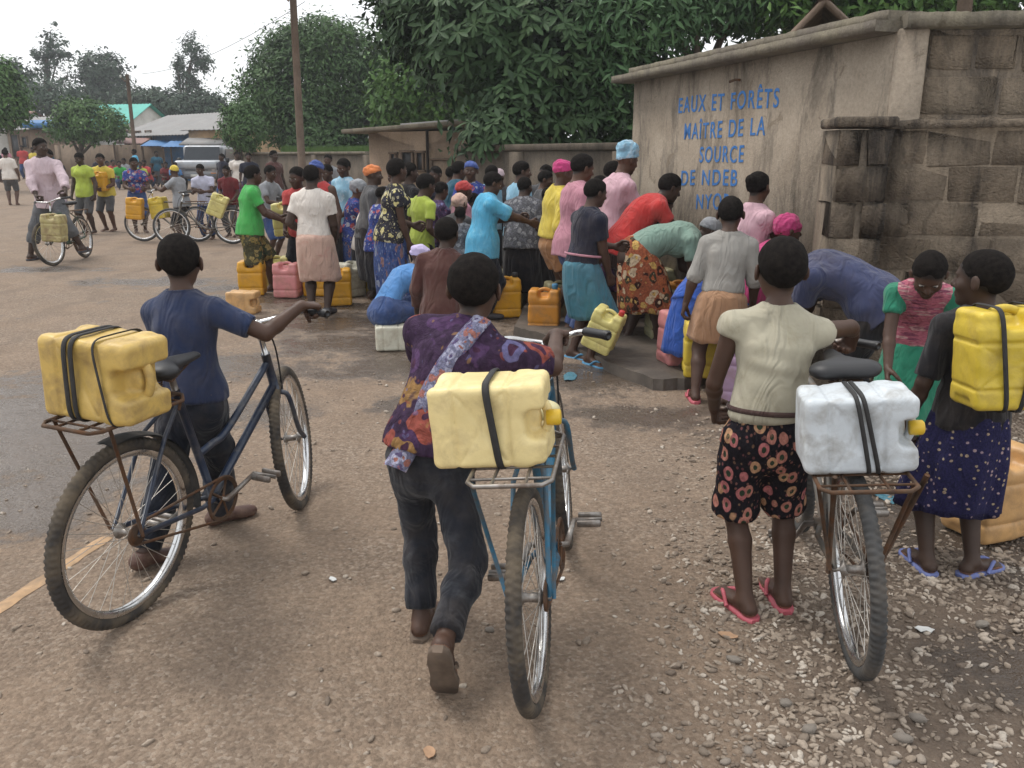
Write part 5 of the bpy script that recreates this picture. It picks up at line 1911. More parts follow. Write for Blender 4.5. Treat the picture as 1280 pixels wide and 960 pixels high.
# far skyline trees
t = tree('tall feathery conifer with thin tiers on the left skyline', gxy(68, 80),
     [pb(66 + dx, y, 80, w, 5, w * 0.7) for (dx, y, w) in ((0, 32, 5), (-3, 45, 10), (4, 55, 13), (-8, 66, 15), (9, 70, 13), (-2, 80, 15), (-12, 92, 15), (14, 95, 13), (0, 102, 10), (-16, 72, 7))],
     1500, 0.36, L_FAR, 0.26, 'conifer', 0.22, 18, seed=8, limbs=9, shell=0.3, fork=0.35)
tree('dense dark crowned tree right of the conifer on the skyline', gxy(130, 80),
     [pb(128, 85, 80, 22, 17), pb(117, 100, 80, 14, 14), pb(143, 108, 80, 15, 12), pb(128, 115, 80, 18, 12)], 5000, 0.40, L_FAR, 0.4, 'leafy_tree', 0.4, 22, seed=9, shell=0.6)
tree('tall slender eucalyptus with ragged columns over the grey roof', gxy(240, 75),
     [pb(240, 62, 75, 10, 17), pb(225, 82, 75, 6, 16), pb(254, 78, 75, 8, 14), pb(240, 95, 75, 9, 18), pb(248, 112, 75, 8, 10), pb(223, 104, 75, 5, 9)], 3000, 0.28, L_FAR, 0.24, 'eucalyptus', 0.24, 20, seed=10, limbs=8, shell=0.4, fork=0.5)
for i, (px, py, rx, rz, lab) in enumerate(((60, 122, 40, 17, 'low dark tree below the conifer on the left skyline'), (175, 128, 26, 12, 'low dark tree above the teal roof'),
                                           (215, 130, 34, 14, 'low spreading tree behind the grey roofed house'), (262, 132, 14, 11, 'small dark tree at the right end of the grey roof'), (15, 100, 16, 18, 'thin pale tree near the left skyline edge'))):
    tree(lab, gxy(px, 68), [pb(px, py, 68, rx, rz), pb(px + rx * 0.4, py + 4, 68, rx * 0.6, rz * 0.8), pb(px - rx * 0.5, py + 3, 69, rx * 0.5, rz * 0.8)], 3500, 0.36, L_FAR, 0.25, 'leafy_tree', 0.34, 22, seed=20 + i, shell=0.6)
# dark trees behind the spring house
tree('dark feathery tree with a bare trunk behind the spring house', (3.35, 14.2, 0),
     [pb(800, 20, 13, 70, 55), pb(760, 75, 13, 40, 55), pb(880, -5, 14, 80, 38), pb(960, 5, 14, 70, 30), pb(790, 110, 13.2, 30, 50), pb(770, 150, 13.6, 45, 40)], 17000, 0.16, L_FERN, 0.16, 'leafy_tree', 0.15, 24, seed=12, shell=0.45, width=0.3, fork=0.8)
tree('dark tree with pale yellow tips over the block wall', (6.2, 13.5, 0),
     [pb(1060, -8, 13, 90, 32), pb(1150, -5, 13, 55, 24), pb(1090, 18, 12.5, 40, 16), pb(1235, -12, 13, 50, 16)], 9000, 0.15, L_BRIGHT, 0.16, 'leafy_tree', 0.16, 24, seed=13, shell=0.5)

# the big-leaved tree: rosettes of long leaves
big_t = thing('big_leaved_tree', 'dense tree with rosettes of large drooping leaves hanging over the low wall', 'tree', (0.45, 14.6, 0))
lr = np.random.default_rng(77)
bl = [pb(600, 40, 13.6, 95, 75), pb(690, 60, 13.4, 85, 80), pb(560, -10, 14, 85, 60), pb(655, 130, 13.0, 62, 60), pb(750, 20, 14, 60, 60), pb(622, 168, 12.3, 40, 30), pb(515, 20, 14, 40, 45), pb(725, 140, 13.0, 40, 45)]
bl = [(b[0] - 0.45, b[1] - 14.6, *b[2:]) for b in bl]
ros = []
wts = np.array([b[3] * b[5] for b in bl]); wts /= wts.sum()
for k in range(1300):
    b = bl[lr.choice(len(bl), p=wts)]
    d = unit(lr.normal(size=3) + np.array([0, -0.55, 0.1]))
    rr = 0.72 + 0.33 * lr.random()
    ros.append((np.array(b[:3]) + d * np.array(b[3:6]) * rr, d))
ros.sort(key=lambda q: q[0][1])
def big_leaf():
    b = MB()
    rows = []
    for t, w in ((0, 0.012), (0.18, 0.05), (0.42, 0.13), (0.66, 0.14), (0.86, 0.11), (1.0, 0.012)):
        z = -0.10 * t * t
        rows.append([(-w, t, z + w * 0.25), (0, t, z), (w, t, z + w * 0.25)])
    return b.grid(np.array(rows))
bleaf = big_leaf(); bleaf_me = bleaf.mesh('leaf', True)
V0, F0 = np.concatenate(bleaf.V), np.concatenate(bleaf.F[4])
cnt = 0
Vs, Fs = [], []
for (c, d) in ros:
    up = unit(d * 0.8 + np.array([0, -0.1, 0.65]))
    a = unit(np.cross(up, (0.3, 0.2, 1.0))); b2 = np.cross(up, a)
    nl = lr.integers(4, 10)
    ph = lr.random() * 6.28
    for q in range(nl):
        an = ph + q / nl * 2 * PI + lr.normal(0, 0.15)
        out = unit((a * math.cos(an) + b2 * math.sin(an)) + up * lr.uniform(-0.25, 0.6) - np.array([0, 0, lr.uniform(0.05, 0.5)]))
        sdv = unit(np.cross(out, up)); nv = np.cross(sdv, out)
        Lf = 0.205 * lr.uniform(0.5, 1.25)
        Rm = np.stack([sdv, out, nv], 1)
        if cnt < 280 and c[2] < 4.1 and abs(c[0]) < 2.2:
            o = link('leaf', bleaf_me, big_t); setmat(o, L_LOQ)
            mx = Matrix((Rm * Lf).tolist()).to_4x4(); mx.translation = Vector(c)
            o.matrix_local = mx
            cnt += 1
        else:
            Vs.append(V0 @ (Rm * Lf).T + c); Fs.append(F0 + (len(Vs) - 1) * len(V0))
me = raw_mesh('foliage', np.concatenate(Vs), [np.concatenate(Fs)]); me.materials.append(L_LOQ)
o = link('foliage', me, big_t); o['kind'] = 'stuff'
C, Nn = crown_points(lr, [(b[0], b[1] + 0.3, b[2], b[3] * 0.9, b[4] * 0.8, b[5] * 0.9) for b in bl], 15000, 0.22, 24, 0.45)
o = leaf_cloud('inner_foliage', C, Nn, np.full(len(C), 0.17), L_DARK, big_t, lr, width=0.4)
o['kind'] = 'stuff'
b_ = MB()
b_.tube(catmull([(0, 0, -0.1), (0.1, 0, 1.4), (0.0, -0.1, 2.6), (0.2, -0.2, 4.0)], 5), np.linspace(0.2, 0.08, 16), 10)
for q in bl:
    b_.tube(catmull([(0.05, 0, 1.9), (q[0] * 0.5, q[1] * 0.5, (1.9 + q[2]) / 2 + 0.2), q[:3]], 5), np.linspace(0.1, 0.03, 11), 7)
b_.build('trunk', BARK, big_t)

# thatched gable peeping over the slab roof
ht = thing('thatched_hut', 'little gabled hut with weathered boards and thatch behind the slab roof', 'hut', (3.15, 8.2, 0))
THATCH = wall_mat('thatch', (0.16, 0.125, 0.08), (0.27, 0.215, 0.14), (0.06, 0.05, 0.035), 0.95, 0.6, None, 50)
cR = at(1030, 2, 8.0) - np.array([3.15, 8.2, 0]); eL = at(993, 40, 8.0) - np.array([3.15, 8.2, 0]); eR = at(1075, 44, 8.0) - np.array([3.15, 8.2, 0])
for e in (eL, eR):
    rid = MB()
    d = unit(e - cR)
    rid.tube([cR - d * 0.06 + (0, -0.02, 0), e + d * 0.25 + (0, -0.02, 0)], 0.032, 4)
    rid.build('barge_board', WOOD, ht, False)
bk = np.array([0.5, 1.5, 0])
for nm, e in (('roof', eL), ('roof', eR)):
    e2 = e + unit(e - cR) * 0.3
    rows = []
    for i in range(9):
        rows.append([cR + (e2 - cR) * (j / 9) + bk * i / 8 + (0, 0, 0.05 + rnd.gauss(0, 0.018)) for j in range(10)])
    rows = np.array(rows)
    b_ = MB().grid(rows); b_.grid((rows - (0, 0, 0.07))[:, ::-1]); b_.build('roof', THATCH, ht, False)
MB().box((cR + bk * 0.5 + np.array([0, 0, -1.3])) * (1, 1, 0) + (0, 0, 1.05), (0.9, 1.3, 2.1)).build('wall', DWALL, ht, False)
# post sticking up at the right
pp = thing('post', 'slim grey wooden post rising above the block wall at the right edge', 'post', (*at(1203, 30, 7.6)[:2], 0))
MB().tube([(0, 0, 0), (0.01, 0, 2.0), (-0.01, 0, 3.4)], [0.07, 0.065, 0.06], 8).build('shaft', WOOD, pp)
MB().tube([(-0.02, 0, 2.35), (0.05, 0, 2.42), (0.08, 0, 2.7)], 0.03, 6).build('brace', WOOD, pp)
# ------------------------------------------------------------------ houses, far walls, poles, vehicle
BRICKW = wall_mat('brown_wall', (0.20, 0.15, 0.11), (0.27, 0.205, 0.15), (0.10, 0.08, 0.065), 0.9, 0.5)
TANW = M('tan_paint', (0.40, 0.27, 0.15), 0.85, 0.15, 3, dirt=(0.2, 0.15, 0.1), dirt_amt=0.3)
BLUEW = M('blue_wall_paint', (0.05, 0.13, 0.25), 0.8, 0.2, 3, dirt=(0.16, 0.12, 0.09), dirt_amt=0.5)
WHITEW = M('white_wall', (0.55, 0.55, 0.52), 0.85, 0.12, 2, dirt=(0.3, 0.27, 0.22), dirt_amt=0.4)
def sheet_mat(name, col, rust=(0.14, 0.075, 0.045), amt=0.4):
    m, N, L, b = nodes_of(name)
    v = coords(N, L)
    c = ramp(N, L, noise_n(N, L, v, 1.1, 6, 0.7), [(0.3, [x * 0.8 for x in col]), (0.7, [min(1, x * 1.15) for x in col])])
    f = ramp(N, L, noise_n(N, L, v, 2.2, 7, 0.7, 0.6), [(0.52, (0, 0, 0)), (0.70, (1, 1, 1))])
    c = mixc(N, L, mathn(N, L, 'MULTIPLY', f, amt), c, rust)
    L.new(c, b.inputs['Base Color']); b.inputs['Roughness'].default_value = 0.6
    return m
TINM = sheet_mat('roof_tin', (0.20, 0.195, 0.19)); TEALM = sheet_mat('roof_teal', (0.04, 0.36, 0.30), amt=0.15)
BLUET = sheet_mat('blue_awning', (0.03, 0.15, 0.36), amt=0.25); REDT = sheet_mat('red_roof', (0.22, 0.10, 0.08), amt=0.4)
DARKM = M('dark_opening', (0.02, 0.02, 0.022), 0.5, 0.3)
GLASSM = M('dark_glass', (0.03, 0.035, 0.042), 0.25, 0.1, spec=0.3)

def wall_run(name, label, pts, z0f, top, th, mat, capm=None, group=None):
    p = [np.asarray(q, float) for q in pts]
    t = thing(name, label, 'wall', (*p[0], 0), (0, 0, 0), group)
    for a, b in zip(p[:-1], p[1:]):
        L_, an = oriented(a, b)
        m_ = (a + b) / 2
        zg = min(float(terrain(*a)), float(terrain(*b))) - 0.3
        za, zb = top(a), top(b)
        u = np.array([math.cos(an), math.sin(an), 0]); n = np.array([-u[1], u[0], 0]) * th / 2
        A_, B_ = np.array([*a, 0]), np.array([*b, 0])
        o_ = np.array([*p[0], 0])
        rows = []
        for P_, zt in ((A_, za), (B_, zb)):
            rows.append([P_ - n + (0, 0, zg) - o_, P_ - n + (0, 0, zt) - o_, P_ + n + (0, 0, zt) - o_, P_ + n + (0, 0, zg) - o_])
        mb = MB().grid(np.array(rows), False, True)
        for r_ in rows:
            n0 = mb.n; mb.V.append(np.array(r_)); mb.n += 4; mb.F[4].append(np.array([[0, 1, 2, 3]]) + n0)
        mb.build('wall', mat, t, False)
        if capm:
            rows = [[P_ - n * 1.5 + (0, 0, zt + 0.002) - o_, P_ - n * 1.5 + (0, 0, zt + 0.07) - o_, P_ + n * 1.5 + (0, 0, zt + 0.07) - o_, P_ + n * 1.5 + (0, 0, zt + 0.002) - o_] for P_, zt in ((A_, za), (B_, zb))]
            mb = MB().grid(np.array(rows), False, True)
            for r_ in rows:
                n0 = mb.n; mb.V.append(np.array(r_)); mb.n += 4; mb.F[4].append(np.array([[0, 1, 2, 3]]) + n0)
            mb.build('coping', capm, t, False)
        k = max(1, int(L_ / 3.2))
        for i in range(k + 1):
            q = a + (b - a) * i / k
            zt = za + (zb - za) * i / k
            MB().box((q[0] - p[0][0], q[1] - p[0][1], (zt + zg) / 2 + 0.005), (0.3, th + 0.10, zt - zg - 0.03), rotm((0, 0, 1), an)).build('pier', mat, t, False)
    return t
def gx2(px, Y): return np.array([(px - 640) / FPX * Y * 1.0, Y])
def ztop(px_y):
    return lambda q: float(at(640, px_y, q[1])[2])
wall_run('boundary_wall', 'long dark boundary wall behind the utility pole and mango tree', [gx2(318, 29.5), gx2(470, 20.5)], 0, ztop(193), 0.2, DWALL, CONC)
wall_run('boundary_wall', 'brown boundary wall below the blue awning on the far side of the road', [gx2(95, 45), gx2(235, 43.5), gx2(310, 42.5)], 0, ztop(181), 0.2, BRICKW)

# grassy bank behind the boundary wall
gb = []
for px in np.linspace(355, 480, 14):
    row = []
    for (Y, py) in ((30.0, 215), (30.4, 197), (31.5, 192), (36, 188), (44, 190)):
        row.append(at(px, py + rnd.uniform(-2, 2), Y))
    gb.append(row)
o = MB().grid(np.array(gb)[:, ::-1]).build('grass_bank', L_GRASS); o['kind'] = 'structure'
n = 9000
gx_ = rng.uniform(355, 480, n); gY = rng.uniform(29.8, 34, n)
gbase = np.array([at(a, 196 - (b - 29.8) * 1.2, b) for a, b in zip(gx_, gY)])
hgt = rng.uniform(0.12, 0.38, n); dx = rng.normal(0, 0.09, n); w = 0.03
V = np.stack([gbase + (-w, 0, 0) * np.ones((n, 1)), gbase + (w, 0, 0) * np.ones((n, 1)), gbase + np.stack([dx, rng.normal(0, 0.05, n), hgt], 1)], 1).reshape(-1, 3)
me = raw_mesh('grass', V, [np.arange(n * 3).reshape(-1, 3)], False); me.materials.append(L_GRASS)
o = link('grass', me); o['kind'] = 'stuff'

def gable(t, o_, A, B, depth, eave, ridge, mat, roofm, gmat=None, over=0.35, rib=0.25):
    """house body from A to B (front eave line, world xy), gable roof with its ridge parallel to the front"""
    A = np.array([*A, 0.0]); B = np.array([*B, 0.0]); o_ = np.asarray(o_, float)
    u = unit(B - A); n = np.array([-u[1], u[0], 0]); L_ = np.linalg.norm(B - A)
    if n[1] < 0: n = -n
    g0 = float(terrain(A[0], A[1])) - 0.3
    def at_(s, d, z): return A + u * s + n * d + np.array([0, 0, z]) - o_
    b = MB()
    cs = [(0, 0), (L_, 0), (L_, depth), (0, depth)]
    b.grid(np.array([[at_(s, d, g0) for s, d in cs], [at_(s, d, eave) for s, d in cs]]), False, True)
    b.build('wall', mat, t, False)
    for s in (0.02, L_ - 0.02):
        g = MB(); q = [at_(s, 0, eave - 0.01), at_(s, depth, eave - 0.01), at_(s, depth / 2, ridge - 0.02)]
        g.add(q, [[0, 1, 2]]); q2 = [v + u * 0.03 for v in q]; g.add(q2, [[2, 1, 0]])
        g.build('gable', gmat or mat, t, False)
    for sgn in (0, 1):
        d0, d1 = (-over, depth / 2) if sgn == 0 else (depth + over, depth / 2)
        sl = (ridge - eave) / (depth / 2)
        z0_ = eave - over * sl
        m = int(max(8, (L_ + 2 * over) / rib * 2))
        rows = []
        for i in range(m + 1):
            s = -over + (L_ + 2 * over) * i / m
            dz = 0.03 if i % 2 else 0.0
            rows.append([at_(s, d0, z0_ + dz + 0.02), at_(s, d1, ridge + dz + 0.02)])
        b = MB().grid(np.array(rows)); b.grid((np.array(rows) - (0, 0, 0.03))[:, ::-1]); b.build('roof', roofm, t, False)
    return at_, L_

def opening(t, at_, s, z, w, h, mat, name='window', frame=None, d=-0.02):
    b = MB(); c = at_(s, d, z); u = unit(at_(s + 1, d, z) - c)
    an = math.atan2(u[1], u[0])
    f = b.box(c, (w, 0.05, h), rotm((0, 0, 1), an)).build(name, mat, t, False)
    if frame:
        n_ = at_(s, d - 0.03, z) - c
        fb = MB()
        for sx, sz, ww, hh_ in ((0, h / 2, w + 0.1, 0.06), (0, -h / 2, w + 0.1, 0.06), (-w / 2, 0, 0.06, h - 0.06), (w / 2, 0, 0.06, h - 0.06)):
            fb.box(c + n_ + u * sx + np.array([0, 0, sz]), (ww, 0.05, hh_), rotm((0, 0, 1), an))
        fb.build('frame', frame, f, False)
    return f

# low flat roofed house behind the queue
hs = thing('low_house', 'low tan house with a dark flat roof left of the big leaved tree', 'house', (-2.75, 16.6, 0))
a, b2 = np.array([-2.72, 16.6]), np.array([-0.6, 15.25])
L_, an = oriented(a, b2); Rh = rotm((0, 0, 1), an); u = np.array([math.cos(an), math.sin(an), 0]); nb = np.array([-u[1], u[0], 0])
o_ = np.array([-2.75, 16.6, 0]); pa = np.array([*a, 0])
HWALL = wall_mat('house_wall', (0.25, 0.185, 0.13), (0.32, 0.24, 0.175), (0.13, 0.10, 0.08), 0.9, 0.45)
MB().box(pa + u * L_ / 2 + nb * 1.5 + (0, 0, 0.98) - o_, (L_, 3.0, 2.0), Rh).build('wall', HWALL, hs, False)
rt_ = at(445, 162, 17.0)
MB().box(pa + u * (L_ / 2 - 0.05) + nb * 1.35 + (0, 0, 2.045) - o_, (L_ + 0.45, 3.6, 0.07), Rh @ rotm((0, 1, 0), R(-2.2)), 0.01).build('roof', CONC, hs, False)
MB().box(pa + u * (L_ / 2 + 0.2) + nb * 1.6 + (0, 0, 2.135) - o_, (L_ * 0.6, 3.0, 0.04), Rh @ rotm((0, 1, 0), R(-2.2))).build('roof_sheet', TINM, hs, False)
for s, z, w, h, m_ in ((0.95, 1.48, 0.26, 0.30, DARKM), (1.25, 1.45, 0.16, 0.34, DARKM), (0.62, 1.5, 0.12, 0.2, DARKM), (1.75, 1.18, 0.45, 0.62, BRICKW)):
    c = pa + u * s - nb * 0.005 + (0, 0, z) - o_
    f = MB().box(c, (w, 0.05, h), Rh).build('window' if m_ is DARKM else 'door', m_, hs, False)
    fb = MB()
    for sx, sz, ww, hh_ in ((0, h / 2, w + 0.08, 0.04), (0, -h / 2, w + 0.08, 0.04), (-w / 2, 0, 0.04, h - 0.05), (w / 2, 0, 0.04, h - 0.05)):
        fb.box(c - nb * 0.03 + u * sx + np.array([0, 0, sz]), (ww, 0.05, hh_), Rh)
    fb.build('frame', WOOD, f, False)
MB().tube([pa + u * 1.45 - nb * 0.06 + (0, 0, 0) - o_, pa + u * 1.45 - nb * 0.06 + (0, 0, 2.0) - o_], 0.03, 6).build('drain_pipe', DARKM, hs)

# long house with a grey tin roof
g1 = thing('tin_roofed_house', 'blue and tan house under a wide grey tin roof with blue awnings', 'house', (*gx2(215, 44), 0))
o_ = (*gx2(215, 44), 0)
at_, L_ = gable(g1, o_, gx2(176, 46), gx2(252, 42), 5.5, float(at(640, 166, 44)[2]), float(at(640, 143, 46.5)[2]), BLUEW, TINM, TANW, 0.5, 0.3)
for s, w, h, m_ in ((0.35, 0.7, 1.0, DARKM), (1.5, 0.5, 0.9, DARKM), (2.55, 0.55, 0.9, WHITEW), (0.75, 0.3, 1.0, BRICKW)):
    opening(g1, at_, s, float(at(640, 175, 44)[2]), w, h, m_, 'window', WOOD)
g1b = thing('tan_house', 'tan gabled house joined to the right end of the grey tin roof', 'house', (*gx2(268, 41), 0))
at_, L_ = gable(g1b, (*gx2(268, 41), 0), gx2(252.5, 41), gx2(292, 40), 4, float(at(640, 160, 40)[2]), float(at(640, 142, 42)[2]), TANW, TINM, TANW, 0.3, 0.3)
MB().box(np.array([*gx2(272, 39.6), 0]) - np.array([*gx2(268, 41), 0]) + (0, 0, float(at(640, 177, 39.6)[2])), (2.0, 1.2, 0.06), rotm((1, 0, 0), R(14))).build('awning', TINM, g1b, False)
for (px, py, Y, w, ang, m_, lab) in ((200, 179, 42.5, 1.5, 10, BLUET, 'blue sheet awning at the left under the tin roof'), (232, 180, 41, 1.9, 12, BLUET, 'wider blue sheet awning under the tin roof beside the grey vehicle'), (165, 176, 43, 1.5, 10, REDT, 'reddish sheet awning left of the far utility pole')):
    c = at(px, py, Y)
    t = thing('awning', lab, 'awning', (c[0], c[1], 0))
    s = MB(); rows = [[(x, -0.6, -0.14 + (0.02 if i % 2 else 0)), (x, 0.6, 0.14 + (0.02 if i % 2 else 0))] for i, x in enumerate(np.linspace(-w / 2, w / 2, 20))]
    rows = np.array(rows) + (0, 0, c[2]); s.grid(rows); s.grid((rows - (0, 0, 0.02))[:, ::-1]); s.build('sheet', m_, t, False)
    for sx in (-1, 1):
        MB().tube([(sx * w * 0.46, -0.5, 0), (sx * w * 0.46, -0.5, c[2] - 0.14)], 0.04, 6).build('post', WOOD, t)
g2 = thing('teal_roofed_house', 'house with a bright teal metal roof above the round green tree', 'house', (*gx2(150, 52), 0))
gable(g2, (*gx2(150, 52), 0), gx2(112, 53), gx2(172, 52), 5, float(at(640, 158, 52)[2]), float(at(640, 130, 54)[2]), WHITEW, TEALM, WHITEW)
g3 = thing('shop', 'white shop front with dark doors under a rusty roof at the far left', 'shop', (*gx2(20, 50), 0))
at_, L_ = gable(g3, (*gx2(20, 50), 0), gx2(-30, 51), gx2(34, 50), 4, float(at(640, 155, 50)[2]), float(at(640, 140, 52)[2]), WHITEW, REDT, WHITEW)
for s in (0.5, 1.3, 2.2):
    opening(g3, at_, s, float(at(640, 180, 50)[2]), 0.5, 1.5, WHITEW if s > 1 else DARKM, 'door', WOOD)
g4 = thing('shop', 'small shop with a blue awning between the white shop and the round tree', 'shop', (*gx2(55, 49), 0))
at_, L_ = gable(g4, (*gx2(55, 49), 0), gx2(35, 49.5), gx2(75, 48.5), 3.5, float(at(640, 160, 49)[2]), float(at(640, 147, 51)[2]), BRICKW, TINM, BRICKW)
opening(g4, at_, 0.6, float(at(640, 183, 49)[2]), 0.6, 1.3, DARKM, 'door', WOOD)
opening(g4, at_, 1.35, float(at(640, 178, 49)[2]), 0.4, 0.6, GLASSM, 'window', WOOD)
c = at(54, 155, 48.3) - np.array([*gx2(55, 49), 0])
MB().box(c, (1.9, 1.0, 0.25), rotm((1, 0, 0), R(12))).build('awning', BLUET, g4, False)

def pole(label, px, Y, top_z, r):
    x, y, z = gxy(px, Y)
    t = thing('utility_pole', label, 'pole', (x, y, z))
    MB().tube([(0, 0, -0.1), (0.01, 0, top_z * 0.4), (0.05, 0, top_z)], [r, r * 0.92, r * 0.8], 12).build('shaft', WOOD, t)
    b = MB()
    b.tube([(-0.05, -0.02, top_z - 0.3), (-0.25, -0.02, top_z - 0.12)], 0.025, 6)
    o = b.build('bracket', RUST, t)
    MB().lathe([(0, 0.12), (0.04, 0.1), (0.05, 0.06), (0.03, 0.03), (0.05, 0), (0, 0)], 10, (-0.25, -0.02, top_z - 0.14)).build('insulator', WHITEW, o)
    return t
pole('tall weathered wooden utility pole in front of the mango tree', 383, 22, 5.45, 0.105)
pole('far thin wooden utility pole in front of the tin roofed house', 181, 40, 4.75, 0.095)
wires = [((383, 5, 22), (181, 91, 40))]
a, b2 = at(381, 2, 22), at(178, 92, 40)
tt = np.linspace(0, 1, 16)
W_ = a + (b2 - a) * tt[:, None]; W_[:, 2] -= 0.35 * 4 * tt * (1 - tt)
o = MB().tube(W_, 0.008, 4).build('overhead_wire', BLACKP)
tag(o, 'thin overhead wire strung between the two utility poles', 'wire')

# grey off-roader parked facing the camera
CARP = M('car_grey', (0.36, 0.38, 0.41), 0.35, 0.08, 3, 0.4, dirt=(0.2, 0.16, 0.12), dirt_amt=0.35)
cx_, cy_ = gx2(259, 34)
car = thing('off_roader', 'silver grey off road vehicle with a dark windscreen parked facing the road', 'car', (cx_, cy_, float(terrain(cx_, cy_))), (0, 0, R(8)))
C = [rbox((0, 2.0, 0.82), (0.84, 2.1, 0.33), 0.12, 0.05), rbox((0, 0.55, 0.98), (0.82, 0.75, 0.16), 0.09, 0.08), rbox((0, 2.62, 1.38), (0.80, 1.25, 0.36), 0.14, 0.08),
     cone((-0.6, 1.25, 1.12), (0.6, 1.25, 1.12), 0.16, 0.16, 0.15)]
for sx in (-1, 1):
    for yy in (0.65, 3.2):
        C.append(cone((sx * 0.95, yy, 0.42), (sx * 0.60, yy, 0.42), 0.44, 0.44, 0.02, op=-1))
sdf_obj('body', C, 0.04, CARP, car)
def pane(name, pts, mat, par, th=0.03):
    pts = np.array(pts, float); n = unit(np.cross(pts[1] - pts[0], pts[2] - pts[0]))
    b = MB(); b.grid(np.array([pts, pts + n * th]), False, True); b.add(pts[::-1], [[0, 1, 2, 3]]); b.add(pts + n * th, [[0, 1, 2, 3]])
    return b.build(name, mat, par, False)
ws = pane('windscreen', [(-0.72, 1.02, 1.15), (0.72, 1.02, 1.15), (0.66, 1.36, 1.66), (-0.66, 1.36, 1.66)], GLASSM, car, 0.04)
for sx in (-1, 1):
    pane('side_window', [(sx * 0.81, 1.5, 1.18), (sx * 0.81, 3.6, 1.18), (sx * 0.80, 3.5, 1.6), (sx * 0.80, 1.65, 1.6)], GLASSM, car, 0.03)
    hl = MB().ball((sx * 0.62, -0.10, 0.86), (0.14, 0.05, 0.09), 12, 8).build('headlight', M('lamp_glass', (0.75, 0.75, 0.72), 0.15, 0.03), car)
    MB().box((sx * 0.94, 1.25, 1.16), (0.16, 0.08, 0.2), None, 0.03).build('mirror', BLACKP, car)
    MB().box((sx * 0.62, -0.13, 0.66), (0.2, 0.04, 0.07)).build('indicator', M('amber_glass', (0.6, 0.2, 0.02), 0.3, 0.05), car)
    for yy in (0.65, 3.2):
        R3 = np.array([[0, 0, 1.0], [1, 0, 0], [0, 1, 0]])
        wv = MB().lathe([(0.22, -0.11), (0.36, -0.11), (0.385, -0.07), (0.385, 0.07), (0.36, 0.11), (0.22, 0.11), (0.22, -0.11)], 24, (sx * 0.74, yy, 0.385), R3).build('wheel', TYRE2, car)
        MB().lathe([(0.22, 0.09 * sx), (0.1, 0.06 * sx), (0.0, 0.09 * sx)], 16, (sx * 0.74, yy, 0.385), R3).build('rim', STEEL, wv)
gr = MB()
for z in (0.80, 0.86, 0.92):
    gr.box((0, -0.115, z), (0.85, 0.03, 0.03))
gr.build('grille', BLACKP, car, False)
MB().box((0, -0.2, 0.56), (1.66, 0.2, 0.2), None, 0.06).build('bumper', M('bumper_grey', (0.12, 0.12, 0.13), 0.6), car)
MB().box((0, -0.31, 0.58), (0.42, 0.015, 0.11)).build('number_plate', WHITEW, car, False)
rk = MB()
for sx in (-1, 1):
    rk.tube([(sx * 0.62, 1.7, 1.76), (sx * 0.62, 3.6, 1.76)], 0.022, 6)
rk.build('roof_rack', BLACKP, car)
# ------------------------------------------------------------------ foreground: three children pushing bicycles
def hold(g, sh_hint, back=0.050, up=0.022, H=1.3, d=None):
    """wrist position and hand direction for gripping a bar at g that runs along d"""
    g = np.asarray(g, float)
    ap = unit((g - np.asarray(sh_hint, float)) * np.array([1, 1, 0.4]))
    if d is not None:
        p = np.array([-d[1], d[0], 0.0]); p = unit(p)
        if p @ ap < 0: p = -p
        if p[1] < 0: p = -p
        ap = unit(p * 0.85 + ap * 0.15 + np.array([0, 0, -0.12]))
    return g - ap * back * H + np.array([0, 0, up * H]), ap

CS = 0.80
def lying(rig, zc, yy=0.02, right=1, vert=0.28, dx=0.0):
    """pose for a can lying across a rack, its top end to the rider's right"""
    Rb = rig.M3
    zl = Rb @ np.array([right, 0, 0]); xl = Rb @ np.array([0, 0, -right * 1.0]); yl = np.cross(zl, xl)
    Rm = np.stack([xl, yl, zl], 1)
    base = rig.rack(yy, zc) + Rb @ np.array([dx, 0, 0]) - zl * 0.195 * CS
    return base, Rm

C_NAVY = cloth('tee_navy', (0.022, 0.035, 0.085))
C_DENIM = cloth('denim_black', (0.012, 0.015, 0.024), 0.35, fade=(0.03, 0.035, 0.05))
C_DENIM2 = cloth('denim_grey', (0.020, 0.022, 0.030), 0.4, fade=(0.06, 0.065, 0.075))
C_CREAM = cloth('tee_cream', (0.42, 0.385, 0.28), 0.10, fade=(0.30, 0.27, 0.19))
C_BELT = cloth('twine', (0.25, 0.17, 0.09)); C_BELTD = cloth('belt_dark', (0.06, 0.03, 0.028))
SHOE_B = M('shoe_brown', (0.075, 0.032, 0.022), 0.65, 0.3, 20, dirt=(0.2, 0.15, 0.11), dirt_amt=0.5, dscale=20)
FLIP_PINK = M('flip_pink', (0.42, 0.085, 0.11), 0.6, 0.2, 20); FLIP_BLUE = M('flip_blue', (0.13, 0.16, 0.36), 0.6, 0.2, 20)
FLIP_DARK = M('flip_dark', (0.05, 0.045, 0.05), 0.7, 0.2, 20); FLIP_LB = M('flip_light_blue', (0.06, 0.22, 0.38), 0.6, 0.2, 20)

